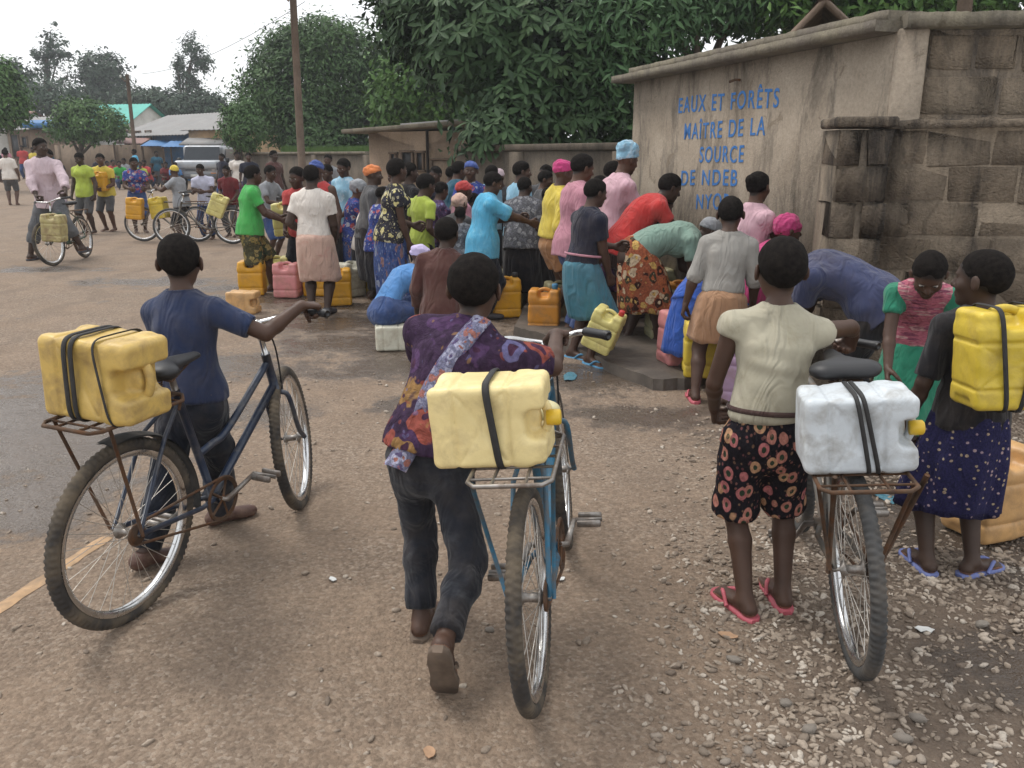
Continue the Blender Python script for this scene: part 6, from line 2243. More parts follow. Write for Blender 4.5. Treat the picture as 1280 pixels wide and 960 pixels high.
# bicycle and boy on the left
x0, y0 = -1.318, 2.616
b1 = bicycle('black and navy bicycle with bent top tube pushed by the boy in navy', (x0, y0, -0.004), -18.7, 2.5, 23.8, NAVYP, True, TYRE, True, True, RUST, True, crank=18, wb=1.04, riser=0.025, rackz=0.755, rackw=0.11)
bs, Rm = lying(b1, 0.126, -0.03, dx=0.0)
jerrycan('large aged yellow jerrycan lashed on the rack of the left bicycle', bs, 'aged', kind='fg', seed=2, Rm=Rm, scale=CS * 1.08, straps=(('z', 0.135, 0.0), ('z', 0.165, 0.0), ('z', 0.285, 0.0, 0.008, 0.03)), rx=1.06)
gr, gd = b1.grips[1]; gl, _ = b1.grips[0]
px_, py_ = -1.26, 3.18
shh = np.array([-1.26, 3.2, 0.98])
wr, hd = hold(gr, shh, H=1.32, d=gd); wl, hdl = hold(gl, np.array([-1.5, 3.2, 0.98]), H=1.32, d=gd)
th = R(24)
def rot_in(v, yaw):
    a = R(-yaw); return (v[0] * math.cos(a) - v[1] * math.sin(a), v[0] * math.sin(a) + v[1] * math.cos(a), v[2])
person('boy in navy tee and black trousers pushing the left bicycle, seen from behind', px_, py_, -18, 1.28, True, lean=5, side=-4, cell=0.0085, skin=0,
       hands=(wl, wr), hdir=(rot_in(hdl, -18), rot_in(hd, -18)), palm=((0, 0.2, -1), (0, 0.2, -1)), grip=(0.9, 0.9), elbow=((-1, -0.4, -0.5), (0.5, -0.5, -1.0)),
       feetw=[(-1.42, 2.96, 0.0, -10, 8), (-1.27, 3.38, 0.0, -30, 0)], head=(26, -2, 0), hair='crop',
       top=dict(kind='shirt', mat=C_NAVY, sleeve=0.72, hem=-0.005, loose=0.014, crumple=0.006, collar=C_NAVY), bottom=dict(kind='pants', mat=C_DENIM, len=1.93, loose=0.016, crumple=0.009, waist=0.02),
       shoes='shoe', shoem=SHOE_B, belt=(0.02, C_BELT), fat=0.98)

# bicycle and boy in the middle
x0, y0 = 0.082, 2.173
b2_ = bicycle('worn blue bicycle with silver handlebar pushed by the boy in purple print', (x0, y0, -0.004), -8.2, -5, 4, BLUEP, True, TYRE, False, True, STEEL, False, crank=5, riser=0.03, stayS=BLUEP, rackz=0.75, half=0.225, strutm=BLUEP, sadm=M('saddle_cover_cream', (0.55, 0.5, 0.28), 0.5, 0.1), rackw=0.11, sadz=0.84)
bs, Rm = lying(b2_, 0.113, 0.0, dx=-0.06)
jerrycan('cream yellow jerrycan with yellow cap strapped on the middle bicycle', bs, 'cream', cap=CAPY, kind='fg', seed=5, Rm=Rm, scale=CS, straps=(('z', 0.215, 0.0, 0.014, 0.015),), cappos=(0.0, -0.02, 0.385))
P_PURP = printed('print_purple', (0.042, 0.024, 0.050), [(0.24, 0.065, 0.05), (0.075, 0.04, 0.095), (0.26, 0.15, 0.06), (0.06, 0.03, 0.075), (0.13, 0.12, 0.24), (0.05, 0.028, 0.06)], 10, 0.17, 0.44, alt=(0.06, 0.025, 0.05), distort=0.8)
gr, gd = b2_.grips[1]; gl, gdl = b2_.grips[0]
barc = b2_.W((0.05, 1.04 - 0.21 - 0.05 + 0.04, 0.755 + 0.14 + 0.01))
wr, hd = hold(barc, (-0.02, 2.75, 0.95), H=1.34, d=np.array([1.0, -0.1, 0])); wl, hdl = hold(gl, (-0.40, 2.75, 0.95), H=1.34)
person('boy in purple floral shirt pushing the middle bicycle with one heel raised', -0.262, 2.55, -10, 1.33, True, lean=26, curl=9, side=15, cell=0.0085, skin=3,
       hands=(wl, wr), hdir=(rot_in(hdl, -10), rot_in(hd, -10)), palm=((0, 0.2, -1), (0, 0.2, -1)), grip=(0.9, 0.9), elbow=((-1, -0.3, -0.4), (0.9, -0.5, -0.9)),
       feetw=[(-0.305, 2.52, 0.0, 4, 0), (-0.200, 2.165, 0.125, 4, 62)], head=(-2, -3, 0), hair='short', crouch=0.012,
       top=dict(kind='shirt', mat=P_PURP, sleeve=0.8, hem=-0.005, loose=0.02, crumple=0.008, collar=P_PURP, sflare=1.5), bottom=dict(kind='pants', mat=C_DENIM2, len=1.9, loose=0.010, crumple=0.006),
       shoes='sandal', shoem=M('sandal_sole', (0.13, 0.095, 0.07), 0.85, 0.25, 20), belt=None,
       sash=printed('print_sash', (0.16, 0.16, 0.24), [(0.30, 0.30, 0.40), (0.28, 0.12, 0.10), (0.10, 0.08, 0.16)], 34, 0.2, 0.5, distort=0.7))

# bicycle and woman on the right
x0, y0 = 1.08, 2.345
b3 = bicycle('old grey bicycle with black saddle pushed by the woman in cream top', (x0, y0, -0.004), -9, -5, 0, GREYP, True, TYRE2, False, True, RUST, False, crank=140, riser=0.02, sadz=0.93, rackz=0.662, rackw=0.13, stand=True, barm=STEEL, stem=0.075, half=0.235)
bs, Rm = lying(b3, 0.116, 0.0, dx=0.0)
jerrycan('dirty white jerrycan with yellow cap strapped on the right bicycle', bs, 'white', cap=CAPY, kind='fg', seed=8, Rm=Rm, scale=CS, straps=(('z', 0.195, 0.0, 0.009, 0.025), ('z', 0.222, 0.0, 0.009, 0.03)), cappos=(-0.0, -0.03, 0.375))
P_DIA = printed('print_black_peach', (0.012, 0.010, 0.014), [(0.42, 0.18, 0.14), (0.45, 0.26, 0.15), (0.40, 0.14, 0.14)], 21, 0.17, 0.37, alt=(0.03, 0.05, 0.03), stretch=(1, 1, 0.7), distort=0.15, dabs=0.35)
gr, gd = b3.grips[1]; gl, gdl = b3.grips[0]
wr, hd = hold(gr, (1.15, 2.9, 0.98), H=1.34, back=0.045, up=0.03, d=gd); wl, hdl = hold(gl, (0.8, 2.9, 0.9), H=1.34)
person('woman in cream tee, black printed shorts and pink flip flops pushing the right bicycle', 0.87, 2.74, -6, 1.31, True, fem=False, fat=0.9, lean=7, side=3, cell=0.0085, skin=0,
       hands=((-0.15, 0.20, 0.66), wr), hdir=(None, (-0.05, 0.5, -0.75)), palm=(None, (-0.5, 0.3, -0.8)), grip=(0.6, 0.85), elbow=((-0.5, -1.0, -0.3), (1, 0.1, 0.35)),
       feetw=[(0.815, 2.64, 0.0, 26, 0), (0.965, 2.70, 0.0, 6, 0)], head=(6, 3, 0), hair='crop',
       top=dict(kind='shirt', mat=C_CREAM, sleeve=0.13, hem=0.03, loose=0.015, crumple=0.010, sflare=1.0, hemw=1.04), bottom=dict(kind='shorts', mat=P_DIA, len=0.98, waist=0.05, loose=0.022, flare=1.8, crumple=0.006),
       shoes='sandal', shoem=FLIP_PINK, belt=(0.055, C_BELTD), legw=1.05)

# girl with a can on her back
C_PURP = printed('print_dotted_purple', (0.020, 0.019, 0.062), [(0.30, 0.22, 0.25), (0.35, 0.28, 0.18)], 38, 0.10, 0.20, alt=(0.35, 0.26, 0.22), distort=0.2, dabs=0.0)
C_BLACKT = cloth('tee_black', (0.015, 0.014, 0.017))
gx_, gy_ = 1.70, 2.98
person('girl in dotted purple skirt carrying a yellow jerrycan on her back', gx_, gy_, -4, 1.24, True, fem=True, lean=3, cell=0.0095, skin=2,
       feetw=[(1.605, 2.96, 0.0, 6, 0), (1.765, 2.93, 0.0, -62, 0)], hands=(None, (0.16, 0.16, 0.75)), head=(48, 0, 0), hair='crop',
       top=dict(kind='shirt', mat=C_BLACKT, sleeve=0.9, hem=-0.02, loose=0.012), bottom=dict(kind='skirt', mat=C_PURP, hem=0.20, flare=1.5, folds=8, fold=0.10), shoes='sandal', shoem=FLIP_BLUE)
jerrycan('bright yellow jerrycan with black straps carried on the girl\'s back', (1.665, 2.76, 0.725), 'yellow', (R(-4), R(-3), R(-4)), scale=0.86, kind='fg', seed=11, straps=(('y', -0.045, 0, 0.010, -0.02), ('y', 0.05, 0, 0.010, 0.025)))
# girl in green bending over
C_GREEN = cloth('dress_green', (0.012, 0.20, 0.115)); C_PINKW = printed('print_pink_stripe', (0.36, 0.11, 0.15), [(0.42, 0.25, 0.25), (0.2, 0.06, 0.1)], 26, 0.2, 0.4, stretch=(0.4, 0.4, 2.5))
gxg, gyg = 2.07, 4.22
rg = person('girl in green dress with pink bodice bending over beside the wall', gxg, gyg, 158, 1.25, True, fem=True, lean=36, curl=14, cell=0.011, skin=0, face=True,
       hands=(np.array([2.25, 3.95, 0.45]), np.array([1.80, 3.90, 0.50])), head=(0, -42, 0), hair='crop',
       top=[dict(kind='shirt', mat=C_GREEN, sleeve=0.5, hem=0.02, loose=0.010, collar=C_GREEN), dict(kind='vest', mat=C_PINKW, sleeve=0, hem=0.02, loose=0.016, neck=0.07)], bottom=dict(kind='skirt', mat=C_GREEN, hem=0.16, flare=1.5, fold=0.08), shoes='sandal', shoem=FLIP_DARK)
# man in navy stooping left
C_NAVY2 = cloth('shirt_navy', (0.045, 0.055, 0.12)); C_BLKTR = cloth('trousers_black', (0.011, 0.012, 0.018))
person('man in navy shirt and black trousers stooping deeply against the block wall', 2.08, 4.72, 62, 1.50, False, lean=74, curl=16, cell=0.011, skin=2, face=True, fat=1.1,
       hands=(np.array([1.62, 5.05, 0.42]), np.array([1.58, 4.85, 0.42])), head=(-22, -35, 0), hair='crop', crouch=0.03,
       top=dict(kind='shirt', mat=C_NAVY2, sleeve=0.7, hem=-0.05, loose=0.022), bottom=dict(kind='pants', mat=C_BLKTR, loose=0.022), shoes='shoe', shoem=FLIP_DARK)
jerrycan('worn peach jerrycan lying at the right edge behind the girl in purple', (2.02, 3.30, 0.0), 'peach', (0, 0, R(20)), seed=3)

# ------------------------------------------------------------------ right hand group by the slab
def who(label, px, Y, tpx, yaw, H=None, **kw):
    x, y, z = gxy(px, Y)
    x = (px - 640) / FPX * (Y * math.cos(PITCH) + (CAM_H - 0.9) * math.sin(PITCH))
    z = float(terrain(x, y))
    if H is None:
        H = float(at(px, tpx, Y)[2]) - z
    kw.setdefault('head', (rnd.uniform(-24, 24), rnd.uniform(-20, 2), rnd.uniform(-4, 4)))
    kw.setdefault('lean', rnd.uniform(0, 12))
    kw.setdefault('side', rnd.uniform(-4, 4))
    kw.setdefault('twist', rnd.uniform(-10, 10))
    if 'hands' not in kw and rnd.random() < 0.6:
        kw['hands'] = ((-rnd.uniform(0.05, 0.2), rnd.uniform(0.15, 0.38), rnd.uniform(0.5, 0.66) * H), (rnd.uniform(0.05, 0.2), rnd.uniform(0.1, 0.36), rnd.uniform(0.48, 0.62) * H))
    kw.setdefault('fat', rnd.uniform(0.9, 1.12))
    kw.setdefault('cell', 0.015 if Y < 12 else 0.02)
    kw.setdefault('skin', rnd.randrange(4))
    return person(label, x, y, yaw, H, **kw)
C_GREYT = cloth('tee_grey', (0.30, 0.285, 0.26), 0.1); C_TAN = cloth('skirt_tan', (0.38, 0.20, 0.10), 0.12); C_LPINK = cloth('tee_light_pink', (0.60, 0.36, 0.42), 0.08)
C_MAG = cloth('magenta', (0.50, 0.03, 0.17), 0.15); C_BLUESK = cloth('skirt_royal', (0.02, 0.09, 0.42)); C_MINT = cloth('tee_mint', (0.20, 0.32, 0.26), 0.08)
P_FLOR = printed('print_floral', (0.30, 0.09, 0.045), [(0.55, 0.42, 0.28), (0.05, 0.02, 0.015), (0.40, 0.12, 0.05), (0.5, 0.32, 0.1), (0.06, 0.05, 0.03)], 14, 0.22, 0.5, distort=0.5)
C_RED = cloth('tee_red', (0.50, 0.018, 0.016), 0.1); C_BROWNTR = cloth('trousers_brown', (0.055, 0.032, 0.028)); C_TEALSK = cloth('skirt_teal', (0.04, 0.17, 0.235), 0.2)
C_DNAVY = cloth('tee_dark_navy', (0.016, 0.018, 0.035)); C_PINK = cloth('tee_pink', (0.48, 0.20, 0.26), 0.08); C_YEL = cloth('tee_yellow', (0.62, 0.47, 0.02), 0.08)
C_TANSH = cloth('shorts_tan', (0.36, 0.17, 0.06)); C_GREYJ = cloth('jeans_faded', (0.14, 0.11, 0.12), 0.3, fade=(0.26, 0.22, 0.22)); C_SKY = cloth('shirt_sky', (0.05, 0.38, 0.62), 0.1, fade=(0.22, 0.52, 0.66))
C_LBLUE = cloth('wrap_light_blue', (0.22, 0.46, 0.62), 0.2, fade=(0.6, 0.68, 0.74)); C_WHITE = cloth('tee_white', (0.66, 0.60, 0.54), 0.07); C_PINKSK = cloth('skirt_pale_pink', (0.56, 0.36, 0.28), 0.12, fade=(0.5, 0.26, 0.22))
C_LIME = cloth('tee_lime', (0.40, 0.50, 0.03), 0.1); C_GREENT = cloth('tee_green', (0.035, 0.38, 0.06), 0.08); C_BROWN = cloth('top_brown', (0.085, 0.033, 0.028)); C_BLUET2 = cloth('top_mid_blue', (0.07, 0.23, 0.52), 0.1)
C_LILAC = cloth('cap_lilac', (0.52, 0.44, 0.70), 0.06); C_DTEAL = cloth('tee_dark_teal', (0.015, 0.10, 0.16)); C_BLUEWR = cloth('wrap_blue', (0.05, 0.09, 0.30)); C_ORANGE = cloth('wrap_orange', (0.62, 0.17, 0.03))
C_GREYD = cloth('grey_dark', (0.085, 0.085, 0.09)); C_GREY = cloth('grey_mid', (0.26, 0.27, 0.29)); C_LAV = cloth('tee_lavender', (0.52, 0.52, 0.66), 0.06); C_MAR = cloth('tee_maroon', (0.17, 0.015, 0.02)); C_BLUEP = cloth('trousers_blue', (0.035, 0.07, 0.19))
C_DARKSK = cloth('skirt_dark', (0.016, 0.015, 0.020)); C_REDP = cloth('vest_red', (0.50, 0.04, 0.04)); C_PALEP = cloth('shirt_pale_pink', (0.55, 0.42, 0.46), 0.06); C_GREYTR = cloth('trousers_grey', (0.11, 0.115, 0.125), 0.2); C_PINKTR = cloth('trousers_pink', (0.42, 0.26, 0.32), 0.1)
P_YEL = printed('print_yellow_black', (0.03, 0.028, 0.035), [(0.55, 0.48, 0.22), (0.5, 0.46, 0.30), (0.04, 0.04, 0.06)], 17, 0.12, 0.42, distort=0.7)
P_BLUSK = printed('print_blue', (0.055, 0.085, 0.21), [(0.22, 0.13, 0.13), (0.03, 0.05, 0.16), (0.22, 0.24, 0.32)], 22, 0.15, 0.42, stretch=(1, 1, 0.4), distort=0.6)
P_CAMO = printed('print_camo', (0.06, 0.055, 0.03), [(0.20, 0.15, 0.05), (0.03, 0.05, 0.025), (0.26, 0.20, 0.08)], 16, 0.2, 0.5, distort=0.9)
P_BLUE = printed('print_blue_white', (0.045, 0.065, 0.22), [(0.35, 0.36, 0.42), (0.35, 0.09, 0.1), (0.05, 0.08, 0.3)], 15, 0.2, 0.45, distort=0.6)
P_PURW = printed('print_wrap', (0.08, 0.05, 0.11), [(0.2, 0.08, 0.14), (0.14, 0.14, 0.26), (0.05, 0.03, 0.07)], 16, 0.2, 0.5, distort=0.6)
P_GREYW = printed('print_grey', (0.10, 0.10, 0.11), [(0.24, 0.24, 0.25), (0.14, 0.14, 0.16)], 20, 0.2, 0.45, distort=0.6)

sk = lambda mat, **k: dict(kind='skirt', mat=mat, **k)
tp = lambda mat, **k: dict(kind='shirt', mat=mat, **k)
pt = lambda mat, **k: dict(kind='pants', mat=mat, **k)
so_ = lambda mat, **k: dict(kind='shorts', mat=mat, **k)

who('girl in grey long sleeved top and tan skirt standing with her back turned', 906, 5.38, 241, -12, kid=True, fem=True, cell=0.011, skin=0, top=tp(C_GREYT, sleeve=1.18, hem=0.035, loose=0.010), bottom=sk(C_TAN, hem=0.29, flare=1.12, fold=0.05),
    feetw=[(1.20, 5.30, 0, 10, 0), (1.40, 5.36, 0, -30, 0)], shoes='sandal', shoem=FLIP_PINK, hair='crop', hands=((-0.24, 0.03, 0.58), (0.2, 0.12, 0.60)))
who('girl in light pink top with a white band round her hair bunch', 934, 6.05, 214, -62, fem=True, cell=0.012, face=True, skin=1, hair='puff', top=tp(C_LPINK, sleeve=0.4, hem=-0.03), bottom=sk(P_BLUSK, hem=0.25), hands=((-0.05, 0.38, 0.85), (0.05, 0.38, 0.85)), lean=6)
who('child wrapped in magenta cloth bending at the tap beside the pink topped girl', 938, 5.75, 277, -70, H=1.28, kid=True, lean=40, curl=15, cell=0.012, hair='hood', hairm=C_MAG, top=tp(C_MAG, sleeve=0.9, hem=-0.05, loose=0.02), bottom=sk(C_BLUESK, hem=0.12, flare=1.4), hands=((-0.1, 0.5, 0.5), (0.1, 0.5, 0.5)))
who('stooping child in royal blue wrap at the tap behind the grey topped girl', 868, 5.9, 300, -40, H=1.15, kid=True, lean=64, curl=12, hair='crop', top=tp(C_BLUESK, sleeve=0, hem=-0.05, loose=0.015), bottom=sk(C_BLUESK, hem=0.16, flare=1.7, fold=0.1), hands=((-0.1, 0.45, 0.3), (0.1, 0.45, 0.3)))
# woman in mint bending right
who('woman in mint tee and floral skirt bending low with a grey cap', 800, 6.95, 0, -84, H=1.54, fem=True, lean=85, curl=12, cell=0.012, skin=2, face=True, hair='cap', hairm=C_GREY, fat=1.1,
    top=tp(C_MINT, sleeve=0.62, hem=-0.0, loose=0.016), bottom=sk(P_FLOR, hem=0.20, flare=1.42, fold=0.06, waist=0.05), feetw=[(0.98, 7.02, 0, -80, 0), (1.20, 6.86, 0, -80, 0)], hands=((-0.08, 0.62, 0.55), (0.1, 0.58, 0.52)), shoes='sandal', shoem=FLIP_LB, head=(0, -40, 0))
who('person in bright red tee leaning right over the taps', 778, 7.25, 0, -78, H=1.57, lean=45, curl=14, cell=0.012, skin=2, face=True, hair='short', top=tp(C_RED, sleeve=0.55, hem=-0.07, loose=0.014), bottom=pt(C_BROWNTR), hands=((-0.1, 0.62, 0.85), (0.1, 0.60, 0.8)), shoes='sandal', shoem=FLIP_DARK, head=(0, -22, 0))
who('boy seen behind the red tee with his head bowed to the taps', 797, 7.9, 258, -75, H=1.30, kid=True, lean=28, curl=8, face=True, hair='crop', top=tp(C_DTEAL, sleeve=0.5), bottom=so_(C_GREYD), head=(0, -25, 0))
who('girl in dark navy tee and teal skirt carrying a pale can', 728, 6.45, 222, -68, kid=False, fem=True, cell=0.012, skin=0, face=True, hair='short', lean=9, top=tp(C_DNAVY, sleeve=0.6, hem=0.0, loose=0.013), bottom=sk(C_TEALSK, hem=0.245, flare=1.2, folds=8, fold=0.09),
    feetw=[(0.48, 6.52, 0, -60, 0), (0.60, 6.30, 0, -75, 0)], hands=((-0.1, 0.34, 0.86), (0.10, 0.20, 0.60)), shoes='sandal', shoem=FLIP_LB, belt=(0.075, C_PINK), head=(0, -12, 0))
jerrycan('pale yellow jerrycan swinging tilted from the navy tee girl\'s hand', (0.63, 6.12, 0.17), 'pale', (R(6), R(22), R(-20)), CAPR, seed=4, scale=0.8)
who('girl in pink tee and jeans standing behind the navy tee girl', 716, 7.3, 191, -80, fem=True, cell=0.012, face=True, hair='short', top=tp(C_PINK, sleeve=0.55, hem=-0.06), bottom=pt(C_BLUEP), hands=((-0.12, 0.3, 0.8), None))
who('girl in yellow top and tan shorts with a pink headband', 690, 7.95, 199, -78, fem=True, cell=0.012, face=True, hair='wrap', hairm=C_MAG, top=tp(C_YEL, sleeve=1.3, hem=0.02, loose=0.026), bottom=so_(C_TANSH, len=0.62, loose=0.02), hands=((-0.12, 0.28, 0.85), (0.15, 0.18, 0.8)), shoes='sandal', shoem=FLIP_DARK)
who('woman with tall light blue patterned headwrap in pink top leaning right', 758, 7.9, 0, -70, H=1.66, fem=True, lean=16, cell=0.012, face=True, hair='bigwrap', hairm=C_LBLUE, top=tp(C_LPINK, sleeve=0.6), bottom=sk(P_PURW, hem=0.2), hands=((-0.1, 0.45, 0.8), (0.1, 0.45, 0.8)))
who('woman in white top bowed beside the tall light blue headwrap', 738, 8.2, 0, -66, H=1.55, fem=True, lean=24, face=True, hair='short', top=tp(C_WHITE, sleeve=0.6), bottom=sk(C_DARKSK, hem=0.2))
who('man in plain bright sky blue shirt reaching forward with both hands', 603, 8.2, 213, -70, cell=0.012, face=True, skin=0, hair='short', lean=8, top=tp(C_SKY, sleeve=0.85, hem=-0.09, loose=0.02, collar=C_SKY), bottom=pt(C_DENIM), hands=((-0.14, 0.42, 0.95), (0.14, 0.44, 0.93)), shoes='shoe', shoem=FLIP_DARK)
who('boy in pale blue patterned shirt behind the sky blue man', 648, 9.3, 201, -70, face=True, hair='short', top=tp(C_LBLUE, sleeve=0.6, hem=-0.05), bottom=sk(C_DARKSK, hem=0.12))
who('person in grey print wrap and black skirt facing the cans', 652, 8.7, 250, -20, H=1.36, fem=True, lean=14, hair='crop', top=tp(P_GREYW, sleeve=0.9, loose=0.02), bottom=sk(C_DARKSK, hem=0.14, flare=1.3))
who('boy in lime tee standing right of the yellow print woman', 526, 8.9, 214, -58, kid=True, cell=0.013, face=True, hair='short', top=tp(C_LIME, sleeve=0.6, hem=-0.06), bottom=pt(C_DARKSK), hands=(None, (0.16, 0.14, 0.7)))
who('tall person in black top behind the lime tee boy', 511, 9.6, 203, -60, face=True, hair='short', top=tp(C_BLACKT, sleeve=0.6), bottom=pt(C_DARKSK))
who('woman in yellow printed blouse and long blue print skirt in profile', 486, 8.25, 197, -66, fem=True, cell=0.012, skin=0, face=True, hair='short', top=tp(P_YEL, sleeve=0.42, hem=-0.03, loose=0.016, sflare=2.0), bottom=sk(P_BLUSK, hem=0.13, flare=1.25), hands=((-0.16, 0.3, 0.88), (0.14, 0.16, 0.72)), shoes='sandal', shoem=FLIP_DARK)
who('woman in white tee and pale pink skirt with her back turned', 392, 8.35, 206, -3, fem=True, cell=0.012, skin=2, hair='short', top=tp(C_WHITE, sleeve=0.62, hem=0.02, loose=0.014), bottom=sk(C_PINKSK, hem=0.235, flare=1.18, folds=7, fold=0.06), feetw=[(-2.02, 8.38, 0, 4, 0), (-1.86, 8.36, 0, -8, 0)], shoes='shoe', shoem=FLIP_DARK)
who('woman with blue headwrap and red vest behind the white tee woman', 407, 9.9, 200, 165, fem=True, face=True, hair='wrap', hairm=C_BLUEWR, top=tp(C_REDP, sleeve=0), bottom=sk(C_DARKSK, hem=0.15))
who('woman with orange headwrap and dark top left of the yellow print woman', 461, 9.4, 206, -75, fem=True, face=True, hair='wrap', hairm=C_ORANGE, top=tp(C_GREYD, sleeve=0.9), bottom=sk(C_DARKSK, hem=0.15))
who('man in white and blue tee with bare head left of the orange headwrap', 433, 11.0, 197, 150, face=True, hair='short', top=tp(C_LBLUE, sleeve=0.7), bottom=pt(C_BLUEP))
who('child with grey headscarf and blue print wrap', 436, 10.0, 221, -80, fem=True, kid=True, face=True, hair='hood', hairm=C_GREY, top=tp(P_BLUE, sleeve=0.7), bottom=sk(P_BLUSK, hem=0.14))
who('child in white top half hidden behind the orange headwrap', 450, 9.8, 240, -70, fem=True, kid=True, face=True, hair='crop', top=tp(C_WHITE, sleeve=0.5), bottom=sk(C_DARKSK, hem=0.16))
who('boy in bright green tee and camouflage shorts in profile', 311, 9.75, 206, -72, cell=0.012, face=True, skin=0, hair='short', top=tp(C_GREENT, sleeve=0.6, hem=-0.05, loose=0.015), bottom=so_(P_CAMO, len=1.05, loose=0.028, flare=1.8), feet=[(-0.10, 0.20, 0, 8, 0), (0.12, -0.16, 0, -8, 0)], hands=((-0.12, 0.36, 0.86), (0.12, 0.36, 0.84)), shoes='sandal', shoem=FLIP_DARK)
who('man in light grey tee holding a bicycle behind the green tee boy', 335, 12.6, 206, -110, face=True, hair='short', top=tp(C_GREY, sleeve=0.65), bottom=so_(C_BLUEP, len=1.05), hands=((-0.15, 0.35, 0.88), (0.15, 0.35, 0.88)))
who('squatting woman with lilac cap, blue top and navy skirt', 492, 7.0, 0, -50, H=1.36, fem=True, fat=0.88, crouch=0.28, lean=48, curl=14, cell=0.012, skin=1, hair='wrap', hairm=C_LILAC, face=True, top=tp(C_BLUET2, sleeve=0.6, hem=-0.0), bottom=pt(C_BLUEP, len=1.5, loose=0.022, fuse=0.07), hands=((-0.1, 0.5, 0.35), (0.1, 0.5, 0.35)), shift=(0, -0.1), shoes='sandal', shoem=FLIP_DARK, head=(-15, -20, 0))
who('child in brown top walking away just ahead of the middle boy', 549, 5.3, 268, -6, kid=True, lean=12, curl=8, cell=0.011, skin=2, hair='short', top=tp(C_BROWN, sleeve=1.7, hem=-0.03, loose=0.018), bottom=pt(C_DARKSK, len=1.85), feetw=[(-0.66, 5.5, 0, 20, 0), (-0.42, 5.35, 0, -5, 0)], shoes='sandal', shoem=FLIP_LB, head=(-12, -10, 0))
who('man in dark teal tee facing the low wall', 566, 10.4, 200, -45, face=True, hair='short', top=tp(C_DTEAL, sleeve=0.6), bottom=pt(C_DARKSK))
who('woman with royal blue headscarf and dark dress', 591, 10.0, 201, 170, fem=True, face=True, hair='wrap', hairm=C_BLUEWR, top=tp(P_BLUE, sleeve=0.7), bottom=sk(P_PURW, hem=0.12))
who('child with red headscarf beside the royal blue headscarf', 577, 9.3, 224, -60, kid=True, face=True, hair='wrap', hairm=C_REDP, top=tp(C_PINK, sleeve=0.7), bottom=sk(P_PURW, hem=0.12))
who('small child with pale hood in front of the red headscarf', 569, 8.9, 240, -40, kid=True, face=True, hair='hood', hairm=C_PINKSK, top=tp(C_GREYD, sleeve=0.9), bottom=sk(C_DARKSK, hem=0.1))
who('man in grey shirt between the pale blue shirt and the yellow top', 672, 10.0, 212, -80, face=True, hair='short', top=tp(C_GREYD, sleeve=0.9), bottom=pt(C_DARKSK))
who('dark topped person close to the low wall left of the yellow top', 682, 10.6, 205, 160, face=True, hair='crop', top=tp(C_GREYD, sleeve=0.6), bottom=pt(C_DARKSK))
who('person in light blue shawl partly hidden behind the sky blue man', 611, 10.7, 206, -60, face=True, hair='short', top=tp(C_LBLUE, sleeve=0.9), bottom=pt(C_DARKSK))
who('bare headed person in dark top near the tan house wall', 546, 11.0, 207, 150, face=True, hair='crop', top=tp(C_DNAVY, sleeve=0.6), bottom=pt(C_DARKSK))
who('boy in red top standing at the left shoulder of the white tee woman', 376, 10.2, 222, 170, H=1.45, kid=True, face=True, hair='crop', top=tp(C_REDP, sleeve=0.6), bottom=pt(C_DARKSK))
who('man in brown top behind the pink tee girl by the taps', 742, 9.0, 218, -75, face=True, hair='crop', top=tp(C_BROWN, sleeve=0.6), bottom=pt(C_DARKSK))

# ------------------------------------------------------------------ people and bicycles on the left
x0, y0 = gp(108, 322); x1, y1 = gp(62, 334)
by = math.degrees(math.atan2(-(x1 - x0), y1 - y0))
bc = bicycle('muddy green bicycle ridden by the man in pale pink shirt', (x0, y0, 0), by, 4, -12, GREENP, False, TYRE, crank=60, group=None, rackw=0.1, rack=True)
ryaw = by
hipw_ = bc.sad + np.array([0, 0, 0.02])
hx, hy_ = bc.sad[0] - 0.24, bc.sad[1] - 0.04
fl_, fr__ = bc.ped
H_ = 1.78
gx3 = [(g + np.array([0, 0, 0.04]) - bc.M3 @ np.array([0, 0.06, 0])) for g, _ in bc.grips]
crouch_ = (0.49 + 0.025) * H_ - (bc.sad[2] + 0.10)
person('man in pale pink shirt and grey trousers riding the muddy bicycle', hx, hy_, ryaw, H_, lean=9, cell=0.013, skin=2, face=True, hair='short', crouch=crouch_ / H_,
       feetw=[(fl_[0], fl_[1], fl_[2], by, 0), (hx - 0.36, hy_ - 0.12, 0.0, by - 10, 0)], hands=(gx3[0], gx3[1]), grip=(0.8, 0.8), elbow=((-1, -0.3, -0.5), (1, -0.3, -0.5)),
       top=tp(C_PALEP, sleeve=1.75, hem=-0.08, loose=0.022, collar=C_PALEP), bottom=pt(C_GREYTR, len=1.55, loose=0.024), shoes='sandal', shoem=FLIP_DARK, z0=0.0, head=(58, 0, 0))
jerrycan('mud stained pale jerrycan hung beside the rear wheel of the muddy bicycle', (x1 + 0.10, y1 + 0.06, 0.36), 'dirty', (0, R(-4), R(by)), seed=3)
who('girl in lime top and dark shorts left of the yellow can carrier', 106, 17.6, 190, 172, fem=True, face=True, hair='short', top=tp(C_LIME, sleeve=0.5), bottom=so_(C_GREYD, len=1.05))
who('woman in lime blouse with long dark hair behind the cyclist', 69, 16.8, 186, 160, fem=True, face=True, hair='afro', top=tp(C_LIME, sleeve=0.5), bottom=sk(C_GREYD, hem=0.25))
rL = who('person in yellow tee clasping an amber jerrycan to the chest', 132, 18.2, 191, 176, face=True, hair='short', top=tp(C_YEL, sleeve=0.55), bottom=so_(C_GREYD, len=1.05), hands=((-0.12, 0.28, 0.9), (0.12, 0.28, 0.9)))
c = rL.root.location
jerrycan('amber jerrycan clasped against the yellow tee', (c[0], c[1] - 0.24, c[2] + 0.84), 'amber', seed=3)
